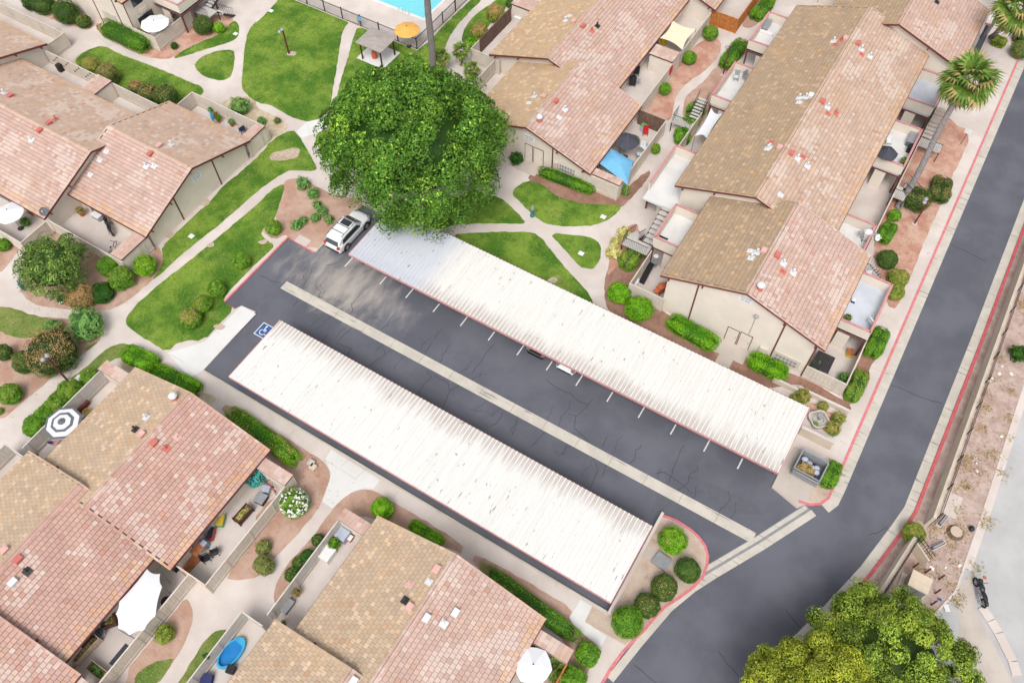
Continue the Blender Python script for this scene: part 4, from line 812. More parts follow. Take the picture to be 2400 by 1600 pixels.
# low wall along the end of the carport, white trash enclosure walls
def wall(label, x0, x1, y0, y1, h, m='block_wall', cap=True, name='block_wall'):
    t = thing(name, label, 'wall', ((x0+x1)/2, (y0+y1)/2, LAND)); MB().bb(x0, x1, y0, y1, 0, h).build('wall_body', m, t)
    if cap: MB().bb(x0-.02, x1+.02, y0-.02, y1+.02, h, h+.05).build('coping', 'concrete_walk', t)
    return t
wall('low cream wall between the carport end and the kerbed shrub island', -2.66, -2.5, 16.0, 24.3, .62)
a_, b_ = A(3, 2, 300, 855), A(3, 2, 575, 975)
wall('cream block wall between the dumpster and the fountain', a_.x-.2, b_.x, a_.y-.1, a_.y+.1, 1.2)
wall('low cream wall behind the fountain bed', A(3, 2, 390, 545).x-1.2, A(3, 2, 715, 700).x, 39.0, 39.18, .62)
wall('short cream wall return at the carport corner behind the fountain', A(3, 2, 390, 545).x-3.2, A(3, 2, 390, 545).x-1.2, 38.75, 38.93, .62)
# boundary wall with iron fence along the road
bw = thing('boundary_wall', 'tan block boundary wall topped with black iron fence along the road', 'wall', (13.9, 70, LAND))
WH = 1.75
MB().bb(13.72, 13.95, 33.3, 125, 0, WH).build('wall_body', 'block_wall', bw)
for i in range(36):
    y = 33.5+i*2.55; MB().bb(14.0, 14.07, y-.04, y+.04, LAND, WH+.75).build('post', 'iron', bw)
for z in (WH+.15, WH+.65): MB().bb(14.02, 14.05, 33.4, 125, z-.02, z+.02).build('rail', 'iron', bw)
pk = MB().bb(-.01, .01, -.012, .012, 0, .62).mesh('picket', 'iron')
for i in range(290): local('picket', pk, 'iron', bw, (14.035-13.9, 33.6+i*.2-70, WH+.1-LAND))
def angled_wall(label, p, q, h, th=.22, pickets=True):
    t = thing('boundary_wall', label, 'wall', (*p, LAND)); MB().bar((*p, LAND+h/2-.06), (*q, LAND+h/2-.06), th, h).build('wall_body', 'block_wall', t)
    d = Vector(q)-Vector(p); L = d.length; n = Vector((d.y, -d.x)).normalized()*.16
    if n.x < 0: n = -n
    for z in (h+.3, h+.75): MB().bar((p[0]+n.x, p[1]+n.y, z), (q[0]+n.x, q[1]+n.y, z), .04).build('rail', 'iron', t)
    for i in range(int(L/.2)):
        c = Vector(p)+d*(i*.2/L)+Vector((n.x, n.y)); MB().bb(c.x-.01, c.x+.01, c.y-.012, c.y+.012, LAND+h-.2, h+.8).build('picket', 'iron', t)
    return t
angled_wall('short tan boundary wall with iron pickets beside the electric cabinet', (13.1, 31.2), (11.9, 24.2), WH)
angled_wall('iron gate panel on a low wall between the boundary wall ends', (13.15, 31.3), (14.5, 30.3), 1.3, .1)
# ================================================================== PLANTS
def leaf_cloud(cs, dirs, size, cols, up=.35, asp=.55):
    """quads centred at cs, facing roughly dirs"""
    n = len(cs); nrm = dirs+RNG.normal(0, .55, (n, 3))+np.array([0, 0, up]); nrm /= np.linalg.norm(nrm, axis=1)[:, None]+1e-9
    t = np.cross(nrm, RNG.normal(0, 1, (n, 3))); t /= np.linalg.norm(t, axis=1)[:, None]+1e-9; b = np.cross(nrm, t)
    s = (size*RNG.uniform(.65, 1.3, n))[:, None]
    V = np.stack([cs-t*s, cs-b*s*asp, cs+t*s, cs+b*s*asp], 1).reshape(-1, 3); Fq = np.arange(4*n).reshape(n, 4); return V, Fq, cols
def ico_core(rx, ry, rz, zc, c, sq=1.0, n=12, k=7):
    V, Fq = [], []
    for j in range(k+1):
        ph = math.pi*j/k
        for i in range(n):
            a = 2*math.pi*i/n; x, y, z = math.sin(ph)*math.cos(a), math.sin(ph)*math.sin(a), -math.cos(ph)
            if sq < 1: x, y, z = [math.copysign(abs(v)**sq, v) for v in (x, y, z)]
            V.append((x*rx, y*ry, zc+z*rz))
    for j in range(k):
        for i in range(n): Fq.append((j*n+i, j*n+(i+1) % n, (j+1)*n+(i+1) % n, (j+1)*n+i))
    return np.array(V), np.array(Fq), np.array([c]*len(Fq))
def cat3(*parts):
    V, Fq, C = [], [], []; o = 0
    for v, f, c in parts: V.append(v); Fq.append(f+o); C.append(np.asarray(c)); o += len(v)
    return np.concatenate(V), np.concatenate(Fq), np.concatenate(C)
PAL = {'g': ((70, 120, 34), (128, 172, 44)), 'b': ((76, 138, 20), (146, 196, 36)), 'd': ((56, 86, 34), (98, 126, 52)), 'k': ((38, 78, 24), (70, 116, 36)), 'y': ((98, 122, 42), (164, 172, 74)), 'o': ((92, 108, 52), (142, 152, 84)), 'r': ((120, 116, 62), (196, 164, 108)), 'l': ((84, 132, 64), (136, 176, 96)), 's': ((150, 150, 60), (224, 214, 150))}
def shrub_mesh(rx, ry, rz, pal, sq=1., dens=1., dry=0., lump=.06, leaf=.05, flowers=0):
    a, b = np.array(P(*PAL[pal][0])), np.array(P(*PAL[pal][1])); area = 4*math.pi*((rx*ry)**1.6/3+(rx*rz)**1.6/3+(ry*rz)**1.6/3)**(1/1.6)
    n = int(min(5200, area*560*dens)); d = RNG.normal(0, 1, (n, 3)); d /= np.linalg.norm(d, axis=1)[:, None]
    d[:, 2] = np.where(d[:, 2] < -.75, -d[:, 2], d[:, 2]); e = d.copy()
    if sq < 1: e = np.sign(e)*np.abs(e)**sq
    nz = np.array([mnoise.noise((x*2.3+rx*9, y*2.3, z*2.3+ry*5)) for x, y, z in d]); k = (1+lump*nz*2-np.abs(RNG.normal(0, .05, n)))[:, None]
    cs = e*k*np.array([rx, ry, rz])+np.array([0, 0, rz]); cs[:, 2] = np.maximum(cs[:, 2], .03)
    t = np.clip(.45+.55*nz+RNG.normal(0, .28, n), 0, 1)[:, None]; C = a*(1-t)+b*t
    if dry:
        top = np.clip((d[:, 2]-.1)*1.4, 0, 1)*(RNG.random(n) < dry); dc = np.array([P(*random.choice(((188, 160, 108), (206, 170, 124), (196, 120, 80), (150, 128, 84)))) for _ in range(n)]); C = C*(1-top[:, None])+dc*top[:, None]
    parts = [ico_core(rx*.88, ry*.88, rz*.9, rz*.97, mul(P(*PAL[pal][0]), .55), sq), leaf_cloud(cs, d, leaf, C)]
    if flowers:
        f = RNG.normal(0, 1, (flowers, 3)); f[:, 2] = np.abs(f[:, 2])*.8; f /= np.linalg.norm(f, axis=1)[:, None]; fc = f*1.04*np.array([rx, ry, rz])+np.array([0, 0, rz]); parts.append(leaf_cloud(fc, f, .09, np.array([P(250, 244, 216)]*flowers), .6, .9))
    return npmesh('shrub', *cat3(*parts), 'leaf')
def shrub(c, r, a, b, wz, label, group=None, pal='g', asp=.85, sq=1., dry=0, name='round_shrub', cat='shrub', dens=1, lump=.05, leaf=.05, flowers=0, ell=1.0, rz=0.):
    p = A(c, r, a, b, .5); R_ = wz/2*mpp(p)*.98; hz = R_*asp; p = A(c, r, a, b, LAND+hz); p = A(c, r, a, b, LAND+hz)
    ell *= random.uniform(.9, 1.08); lump += random.uniform(0, .06); rz += random.uniform(0, 3); o = bpy.data.objects.new(name, shrub_mesh(R_, R_*ell, hz, pal, sq, dens, dry or (.12 if random.random() < .4 else 0), lump, leaf, flowers)); COL.objects.link(o); o.location = (p.x, p.y, LAND-.02); o.rotation_euler[2] = rz
    return tag(o, label, cat, group)
def hedge(p0, p1, wz, label, pal='g', h=1.1, dry=0, group=None, dens=1, lump=.07, sq=.55):
    a, b = A(*p0, h*.55), A(*p1, h*.55); R_ = wz/2*mpp(a); d = Vector((b.x-a.x, b.y-a.y)); L = d.length/2+R_*.55; c = (a+b)/2
    o = bpy.data.objects.new('hedge', shrub_mesh(L, R_*.92, h/2, pal, sq, dens, dry, lump)); COL.objects.link(o); o.location = (c.x, c.y, LAND-.03); o.rotation_euler[2] = math.atan2(d.y, d.x); return tag(o, label, 'hedge', group)
gI = 'clipped shrubs on the kerbed island'
for a, b, w_, l, pl in ((1480, 255, 250, 'large bright green ball shrub at the tip of the kerbed island', 'b'), (1615, 530, 220, 'olive ball shrub against the red kerb bend on the island', 'd'), (1400, 690, 240, 'olive ball shrub between two others on the kerbed island', 'd'), (1240, 855, 230, 'olive egg shaped shrub next to the big pale green one', 'd'), (1060, 1005, 285, 'largest pale green ball shrub at the carport wall end', 'g')): shrub(2, 3, a, b, w_, l, gI, pl)
shrub(2, 3, 695, 1300, 200, 'clipped green shrub beyond the end of the long hedge by the sidewalk', pal='g', sq=.8); shrub(2, 3, 565, 1530, 215, 'clipped green shrub beside the stained fence and kerb walk', pal='g', sq=.8)
hedge((1, 3, 2120, 535), (2, 3, 590, 1150), 165, 'long clipped hedge beside the pink roof and carport sidewalk', 'g', .95)
hedge((1, 3, 1440, 120), (1, 3, 1690, 270), 125, 'short bright hedge under the tan roof edge by the carport walk', 'b', .8)
shrub(1, 2, 1160, 1535, 200, 'bright green shrub at the tan roof corner by the walk', pal='b', sq=.85)
gD = 'dark glossy shrubs along the patio fence'
for a, b, w_, l in ((570, 255, 115, 'single dark glossy shrub apart from the cluster along the patio fence'), (470, 405, 130, 'dark glossy shrub next after the single one along the patio fence'), (395, 460, 120, 'middle dark glossy shrub of the touching cluster along the patio fence'), (330, 570, 130, 'dark glossy shrub ending the cluster beside the curving walk')): shrub(1, 3, a, b, w_, l, gD, 'k')
shrub(1, 3, 65, 320, 140, 'small olive clipped shrub above the larger one by the curving walk', pal='o'); shrub(1, 3, 70, 485, 165, 'pale olive egg shaped shrub by the curving walk', pal='o', ell=1.2)
shrub(1, 2, 350, 1480, 265, 'green shrub covered in cream white flowers beside the patio fence', pal='g', flowers=190, lump=.12, name='flowering_shrub')
hedge((0, 2, 2130, 650), (1, 2, 360, 1085), 175, 'long bright hedge between the carport sidewalk and rose roof', 'b', .95, .25)
hedge((0, 2, 1180, 110), (0, 2, 1400, 210), 190, 'bright green hedge lump at the bend of the walks', 'b', 1.0); hedge((0, 2, 1420, 270), (0, 2, 1800, 440), 180, 'bright clipped hedge running to the white ramp', 'b', 1.0)
gW = 'shrubs in a row outside the striped parasol fence'
for a, b, w_, l in ((820, 330, 140, 'low clipped shrub between the white utility lid and the tiled store by the fence'), (640, 455, 190, 'big clipped shrub at the foot of the lamp post outside the fence'), (520, 570, 170, 'clipped shrub between the lamp post shrub and the striped parasol fence row'), (420, 680, 170, 'clipped shrub directly behind the striped parasol outside the fence'), (330, 775, 190, 'clipped shrub ending the row at the wide walk outside the fence')): shrub(0, 2, a, b, w_, l, gW, 'g', sq=.8)
shrub(0, 2, 220, 185, 175, 'tall dome shrub beside the big rust topped shrub', pal='d', asp=1.1); shrub(0, 2, 480, 95, 405, 'very large shrub with rust and straw coloured top behind the lamp post', pal='d', dry=.85, asp=.72, sq=.8)
shrub(0, 2, 30, 100, 130, 'dome shrub beyond the tall one near the dry lawn', pal='d', asp=1.1); shrub(0, 2, 90, 478, 180, 'bright clipped shrub against the small fence corner by the wide walk', pal='g'); shrub(0, 2, -10, 640, 60, 'small green shrub at the wide walk edge', pal='g')
shrub(0, 1, 1330, 870, 190, 'bright ball shrub at the fence corner beside the long straight walk', pal='b', dry=.15); shrub(0, 1, 990, 875, 170, 'clipped shrub against the patio fence touching a larger neighbour', pal='g', sq=.8); shrub(0, 1, 1110, 985, 205, 'larger clipped shrub touching its neighbour in the tree bed', pal='g', sq=.8)
shrub(0, 1, 935, 1120, 195, 'smooth flat dark green shrub in the tree bed', pal='k', asp=.55, sq=.8); shrub(0, 1, 730, 1150, 230, 'half dead straw coloured shrub beneath the feathery tree', pal='r', dry=.7); shrub(0, 1, 25, 680, 115, 'green dome shrub beside the curved patio wall', pal='g')
gP = 'clipped shrubs along the car park lawn edge'
for a, b, w_, dr, l in ((2220, 825, 150, .05, 'lone clipped ball shrub midway along the red car park kerb lawn'), (1990, 1085, 155, .05, 'clipped ball shrub at the red kerb corner of the lawn'), (1850, 1225, 165, .2, 'clipped shrub touching a brown topped neighbour on the kerb lawn'), (1745, 1350, 190, .45, 'brown topped clipped shrub on the lawn next to the white ramp')): shrub(0, 1, a, b, w_, l, gP, 'g', dry=dr)
shrub(1, 1, 160, 520, 145, 'clipped ball shrub between lawn and rose bed by the red kerb', pal='g')
gR = 'loose rose bushes in the bed'
for a, b, w_, l in ((430, 115, 115, 'largest rose bush at the walk corner of the bed'), (525, 205, 95, 'rose bush second from the walk corner in the bed'), (560, 310, 80, 'rose bush heading the middle row in the bed'), (605, 370, 95, 'dark rose bush in the middle of the bed row'), (545, 430, 80, 'small rose bush at the row end in the bed'), (670, 445, 80, 'rose bush closest to the white car'), (370, 500, 90, 'greyish rose bush closest to the clipped ball shrub'), (430, 455, 80, 'pale rose bush touching the greyish one')): shrub(1, 1, a, b, w_, l, gR, 'l', lump=.35, dens=.5, name='leafy_bush', leaf=.07)
shrub(0, 1, 780, 1405, 255, 'loose leafy round bush at the meeting of the walks', pal='l', lump=.22, dens=.9, name='leafy_bush', leaf=.08); shrub(0, 1, 490, 1430, 125, 'thin leafy bush at the dry lawn corner', pal='l', lump=.3, dens=.5, name='leafy_bush', leaf=.07); shrub(0, 1, 565, 1185, 75, 'small dark bush with white blooms under the feathery tree', pal='k', flowers=12)
gL = 'clipped shrubs along the lawn fence'
shrub(0, 0, 845, 615, 140, 'rust topped clipped shrub first beside the ornament fence', pal='y', dry=.4, asp=1.1, sq=.8); shrub(0, 0, 990, 680, 155, 'olive topped clipped shrub beside the little tiled store roof', pal='o', dry=.3, asp=1.1, sq=.8)
for a, b, w_, dr, l in ((1250, 805, 112, .7, 'smallest and palest topped of three clipped shrubs against the lawn fence'), (1365, 865, 165, .35, 'middle of three clipped shrubs against the lawn fence'), (1530, 890, 195, .2, 'largest and greenest of three clipped shrubs against the lawn fence')): shrub(0, 0, a, b, w_, l, gL, 'd', dry=dr, asp=1., sq=.8)
shrub(0, 0, 2200, 972, 155, 'loose yellow green bush in the gravel corner bed', pal='l', lump=.25, dens=.7, name='leafy_bush', leaf=.07); shrub(1, 0, 50, 1112, 80, 'small bush in gravel beside the tiled fence end', pal='l', lump=.2); shrub(1, 0, 195, 1105, 65, 'sparse small bush alone in the gravel', pal='o', lump=.3, dens=.4)
shrub(0, 0, 605, 110, 195, 'large clipped round shrub against the two storey wall', pal='d'); shrub(0, 0, 765, 195, 112, 'small clipped round shrub beside the two store doors', pal='d'); hedge((0, 0, 270, 0), (0, 0, 440, 60), 170, 'dark clipped hedge at the two storey wall beside the big round shrub', 'd', 1.4)
hedge((0, 0, 970, 250), (0, 0, 1330, 420), 165, 'long tall hedge outside the octagonal parasol patio', 'g', 1.5); shrub(0, 0, 1865, 230, 168, 'large clipped ball shrub below the iron stair', pal='d'); shrub(0, 0, 2010, 255, 98, 'small bright mound beside the clipped ball below the iron stair', pal='b'); shrub(0, 0, 1600, 420, 65, 'tiny sparse bush in red mulch outside the fence', pal='k', dens=.5)
shrub(1, 0, 2200, 120, 165, 'rust topped round shrub beside the dark brown fence', pal='y', dry=.75); shrub(1, 0, 2050, 290, 155, 'rust topped round shrub nearer the fan palms by the brown fence', pal='y', dry=.65); shrub(1, 0, 1980, 400, 112, 'flat topped lime green shrub beside the fan palms', pal='b', asp=.6, sq=.7); shrub(1, 0, 2340, 30, 90, 'dark bush at the end of the brown fence', pal='d')
gB = 'ball shrubs in the winding red bed'
for a, b, w_, l in ((1825, 300, 132, 'clipped ball shrub in the red bed next to the cedar fence'), (1630, 530, 126, 'clipped ball shrub in the red bed beside the cream shade sail fence'), (1405, 815, 116, 'clipped ball shrub in the red bed outside the grill patio')): shrub(2, 0, a, b, w_, l, gB, 'g')
gS = 'square hedges beside the winding path'
for a, b, w_, l in ((1690, 1010, 150, 'square hedge block next to the dark iron stair'), (1630, 1130, 145, 'middle square hedge block of three beside the winding path'), (1565, 1250, 145, 'square hedge block next to the balcony corner by the winding path')): shrub(2, 0, a, b, w_, l, gS, 'g', sq=.6)
shrub(2, 0, 1320, 1365, 88, 'tall oval shrub beside the blue canopy fence', pal='g', asp=1.2); hedge((2, 0, 2100, 410), (2, 0, 1960, 590), 140, 'smooth long hedge beside the winding path lamp', 'g', 1.3); hedge((2, 0, 2352, 30), (2, 0, 2240, 150), 130, 'rough bright hedge beside the cedar fence', 'g', 1.0); shrub(2, 0, 40, 1455, 120, 'dark leafy shrub beside the store doors under the big tree', pal='k', lump=.2); hedge((3, 0, 0, 30), (3, 0, 60, -60), 90, 'bright hedge at the far end of the path between the blocks', 'g', 1.0)
hedge((2, 1, 270, 5), (2, 1, 730, 180), 115, 'clipped hedge along the gable under the meters', 'g', .95); shrub(2, 1, 1047, 180, 78, 'tall oval shrub at the canopy fence corner by the wide walk', pal='g', asp=1.3)
for a, b, w_, l in ((1030, 580, 105, 'spiky variegated plant closest to the stair landing'), (935, 745, 115, 'largest spiky variegated plant closest to the thick hedge'), (945, 655, 70, 'small reddish spiky plant between two larger ones')): shrub(2, 1, a, b, w_, l, 'spiky variegated plants', 's', lump=.4, dens=.45, leaf=.16, name='spiky_plant', cat='plant')
hedge((2, 1, 1165, 700), (2, 1, 1050, 860), 185, 'thick clipped hedge between stair and weight bench patio', 'g', 1.1, .25); shrub(2, 1, 985, 1120, 215, 'bright lime round shrub touching a larger one behind the carport', pal='b', asp=.75); shrub(2, 1, 1170, 1265, 265, 'larger bright lime round shrub behind the carport', pal='b', asp=.7)
hedge((2, 1, 1480, 1390), (2, 2, 1840, 20), 200, 'thick lime hedge along the two storey gable behind the carport', 'b', 1.05); hedge((2, 2, 2220, 170), (3, 2, 130, 300), 195, 'thick lime hedge below the meters on the two storey gable', 'b', 1.05)
hedge((3, 0, 2080, 370), (3, 0, 2160, 400), 80, 'yellow green clipped hedge beneath the palm crown by the far walk', 'y', 1.0); shrub(3, 0, 2330, 450, 150, 'dark shrub in the far roadside bed', pal='o'); shrub(3, 0, 2330, 320, 120, 'small shrub at the far roadside bed end', pal='d')
hedge((3, 1, 1600, 110), (3, 1, 1570, 240), 180, 'paired clipped shrub block beside the road walk and lamp', 'd', 1.2, .2); shrub(3, 1, 1370, 258, 215, 'wide clipped shrub beside the leaning palm foot', pal='d', dry=.2, asp=.7, sq=.8); shrub(3, 1, 1165, 410, 115, 'small ball shrub at the leaning palm foot', pal='g'); hedge((3, 1, 1120, 520), (3, 1, 1060, 625), 135, 'twin lobed clipped shrub below the white satellite dish', 'g', 1.1)
shrub(3, 1, 1100, 812, 172, 'ball shrub behind the small iron rail stair', pal='d'); shrub(3, 1, 1200, 985, 175, 'wedge shaped clipped shrub beside the roadside walk', pal='y'); shrub(3, 1, 1170, 1110, 150, 'clipped shrub touching the end balcony corner', pal='y'); shrub(3, 1, 1213, 195, 65, 'little bush beside the palm trunk and fence', pal='g')
hedge((3, 1, 1035, 1490), (3, 2, 965, 100), 165, 'tall clipped hedge along the roadside walk by the end patio', 'g', 1.15); hedge((3, 2, 860, 310), (3, 2, 770, 510), 150, 'clipped hedge block at the end patio fence corner by the road', 'g', 1.05, .2)
gF = 'small shrubs around the fountain'
for a, b, w_, l in ((320, 500, 130, 'loose olive shrub beside the low wall and carport corner'), (240, 515, 70, 'small olive shrub half under the carport corner'), (505, 595, 92, 'round olive shrub behind the fountain'), (650, 705, 115, 'olive shrub between fountain and roadside walk'), (595, 800, 125, 'olive shrub between fountain and the dumpster wall')): shrub(3, 2, a, b, w_, l, gF, 'y', dry=.3, lump=.2)
hedge((3, 2, 610, 1150), (3, 2, 550, 1300), 145, 'dark clipped hedge block behind the dumpster', 'g', 1.2); shrub(3, 3, 1340, 190, 195, 'bright clipped ball shrub against the boundary wall end', pal='y'); shrub(3, 2, 2310, 110, 130, 'wild leafy weed bush on the dirt by the street', pal='k', lump=.35, dens=.5, leaf=.08, name='leafy_bush'); shrub(0, 3, 1510, 1115, 155, 'lone yellow green round bush in the bare bed by the shade sail', pal='y', lump=.1)
shrub(0, 1, 230, 470, 85, 'small leafy plant behind the curved patio wall', pal='l', lump=.3, dens=.5); shrub(2, 3, 370, 1420, 1, 'x') if False else None
# ---- grass blades over the lawns
def grass():
    pts, col = [], []
    for p, m in LAWNS:
        a = np.array(p); lo, hi = a.min(0), a.max(0); n = int((hi-lo).prod()*75); q = RNG.uniform(lo, hi, (n, 2)); ins = np.zeros(n, bool); x0, y0 = a[:, 0], a[:, 1]; x1, y1 = np.roll(x0, -1), np.roll(y0, -1)
        for i in range(len(a)):
            c = ((y0[i] > q[:, 1]) != (y1[i] > q[:, 1])) & (q[:, 0] < (x1[i]-x0[i])*(q[:, 1]-y0[i])/(y1[i]-y0[i]+1e-12)+x0[i]); ins ^= c
        q = q[ins]; A_, B_, D_ = (np.array(P(74, 118, 38)), np.array(P(146, 176, 70)), np.array(P(190, 178, 118))); t = np.clip(RNG.normal(.45, .3, len(q)), 0, 1)[:, None]; c = A_*(1-t)+B_*t
        dr = RNG.random(len(q)) < (.07 if m == 'lawn_green' else .4); c[dr] = D_; col.append(c/LEAFK); pts.append(np.c_[q, np.full(len(q), LAND+.035)])
    pts = np.concatenate(pts); V, Fq, C = leaf_cloud(pts, np.tile([0, 0, .5], (len(pts), 1)), .06, np.concatenate(col), .3, .45); o = bpy.data.objects.new('grass', npmesh('grass', V, Fq, C, 'leaf')); COL.objects.link(o); o['kind'] = 'stuff'; tag(o, 'short mown grass with dry blades covering the lawns', 'grass')
grass()
# ---- trees
def branchy(mb, base, top, r0, r1, bend=.2, n=5):
    p = Vector(base); q = Vector(top); prev = p; pr = r0
    for i in range(1, n+1):
        c = p.lerp(q, i/n)+Vector((random.uniform(-bend, bend), random.uniform(-bend, bend), 0))*(1 if i < n else 0); rr = r0+(r1-r0)*i/n; mb.tube(prev, c, pr, rr, 8); prev, pr = c, rr
def tree(label, base, R_, zc, hz, pal, nclump, nleaf, clump_r, leaf, name='shade_tree', droop=.35, top=None, light=.25, lobes=9, flat=.62):
    t = thing(name, label, 'tree', tuple(base)); x, y, _ = base; tr = MB(); branchy(tr, (x, y, 0), (x, y, zc-hz*.35), R_*.055+.05, R_*.04)
    tr.build('trunk', 'trunk', t, smooth=True)
    for i in range(7):
        a = i*2.4; e = Vector((x+math.cos(a)*R_*.62, y+math.sin(a)*R_*.62, zc+hz*random.uniform(-.1, .45))); lb = MB(); branchy(lb, (x, y, zc-hz*.4), e, R_*.028+.02, .03, R_*.06, 4); lb.build('limb', 'trunk', t, smooth=True)
    lob = [(RNG.normal(0, 1, 3)) for _ in range(lobes)]; lob = [l/np.linalg.norm(l) for l in lob]
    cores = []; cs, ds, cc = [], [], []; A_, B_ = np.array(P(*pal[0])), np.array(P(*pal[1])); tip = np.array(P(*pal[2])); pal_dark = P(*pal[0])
    for i in range(nclump):
        d = RNG.normal(0, 1, 3); d /= np.linalg.norm(d)
        if d[2] < -.45: d[2] *= -.6
        nz = mnoise.noise((d[0]*1.6+R_, d[1]*1.6, d[2]*1.6)); lb = max(0, max(float(d@l) for l in lob)-.75)*.5
        k = (1+(.3 if droop > .5 else .16)*nz+lb*.5)*RNG.uniform(.6, 1.0)**.4; c = np.array([d[0]*R_, d[1]*R_, d[2]*hz])*k+np.array([x, y, zc])
        m_ = int(nleaf*RNG.uniform(.6, 1.3)); q3 = RNG.normal(0, 1, (m_, 3)); q3 /= np.linalg.norm(q3, axis=1)[:, None]; q3[:, 2] = np.where((q3[:, 2] < -.2) & (RNG.random(m_) < .7), -q3[:, 2], q3[:, 2]); pts = q3*(RNG.uniform(.55, 1.05, m_)**.6)[:, None]*RNG.uniform(.75, 1.2)*np.array([clump_r, clump_r, clump_r*flat])
        out = np.array([d[0], d[1], 0]); pts += (np.abs(pts[:, :2]).sum(1)*.0)[:, None]; pts[:, 2] -= droop*np.linalg.norm(pts[:, :2]+d[:2]*.25, axis=1)**1.2
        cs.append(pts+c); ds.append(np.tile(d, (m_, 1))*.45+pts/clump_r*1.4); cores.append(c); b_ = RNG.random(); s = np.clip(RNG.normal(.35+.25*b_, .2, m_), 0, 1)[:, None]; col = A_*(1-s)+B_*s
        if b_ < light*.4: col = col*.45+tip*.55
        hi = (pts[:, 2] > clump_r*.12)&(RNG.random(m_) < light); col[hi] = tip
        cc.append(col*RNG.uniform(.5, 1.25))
    V, Fq, C = cat3(leaf_cloud(np.concatenate(cs), np.concatenate(ds), leaf, np.concatenate(cc), .3, .5), *[(lambda q: (q[0]+np.asarray(k), q[1], q[2]))(ico_core(R_*(.72 if droop > .1 else .68), R_*(.72 if droop > .1 else .68), hz*.72, 0, mul(pal_dark, .5), 1, 16, 10)) for k in [(x, y, zc-(0 if droop > .1 else hz*.1))]], *[(lambda q: (q[0]+np.asarray(k), q[1], q[2]))(ico_core(clump_r*.6, clump_r*.6, clump_r*flat*.6, 0, mul(pal_dark, .6), 1, 6, 4)) for k in (cores if droop < .1 else [])])  # darkened inner cores put the shade between leaf clumps into the colour
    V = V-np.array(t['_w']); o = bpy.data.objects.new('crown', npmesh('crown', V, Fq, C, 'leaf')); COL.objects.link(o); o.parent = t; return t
bc = at(963, 330, 6.3); tree('huge dense rounded green shade tree over the carport end', (bc.x, bc.y, LAND), 7.3, 6.3, 4.8, ((70, 112, 42), (114, 160, 56), (164, 200, 70)), 470, 230, 1.12, .14, droop=.6, light=.16, lobes=20, flat=.6)
bt = at(122, 622, 2.7); tree('small feathery green tree in the bed by the motorcycle patio', (bt.x, bt.y, LAND), 2.75, 2.75, 2.0, ((82, 116, 52), (126, 156, 74), (158, 184, 88)), 190, 90, .52, .085, 'feathery_tree', droop=.3, light=.2, lobes=8)
b1 = at(2080, 1556, 3.2); tree('olive green tree with puffy clumps behind the electric cabinet', (b1.x, b1.y, LAND), 4.7, 3.2, 2.3, ((80, 108, 42), (130, 156, 54), (172, 190, 70)), 210, 420, .64, .075, 'puffy_tree', droop=.0, light=.4, lobes=16, flat=.85)
b2_ = at(1912, 1655, 5.0); tree('yellow green tree with puffy clumps over the road edge', (b2_.x, b2_.y, LAND), 3.9, 4.8, 2.0, ((100, 120, 32), (160, 174, 48), (198, 204, 74)), 170, 440, .66, .075, 'puffy_tree', droop=.0, light=.5, lobes=14, flat=.85)
# ---- palms
def frond(n_bl=17, L=1.1, pet=.8, droop=.6):
    """fan leaf in its own space: petiole along +x then a pleated fan"""
    V, Fq, C = [], [], []
    def quad(a, b, c, d, col): k = len(V); V.extend([a, b, c, d]); Fq.append((k, k+1, k+2, k+3)); C.append(col)
    quad((0, -.02, 0), (0, .02, 0), (pet, .015, .08), (pet, -.015, .08), P(150, 170, 80))
    for i in range(n_bl):
        a = -1.9+3.8*i/(n_bl-1); l = L*(1-.18*abs(a)/1.9)*random.uniform(.9, 1.05); ca, sa = math.cos(a), math.sin(a); w2 = .085
        mid = (pet+ca*l*.62, sa*l*.62, .08-.04+.03*(i % 2)); tip = (pet+ca*l, sa*l, .08-droop*l*.55); s = random.random(); col = tuple(np.array(P(66, 94, 34))*(1-s)+np.array(P(116, 144, 60))*s)
        quad((pet, 0, .08), (mid[0]-sa*w2, mid[1]+ca*w2, mid[2]), mid, (mid[0]+sa*w2, mid[1]-ca*w2, mid[2]), col); quad((mid[0]-sa*w2, mid[1]+ca*w2, mid[2]), tip, tip, (mid[0]+sa*w2, mid[1]-ca*w2, mid[2]), mul(col, 1.15) if random.random() < .7 else P(170, 150, 100))
    return V, Fq, C
FRONDS = []
def frond_mesh(k):
    V, Fq, C = frond()
    V2, F2, C2 = [], [], []
    return npmesh('frond', np.array(V, float), np.array(Fq), C, 'leaf')
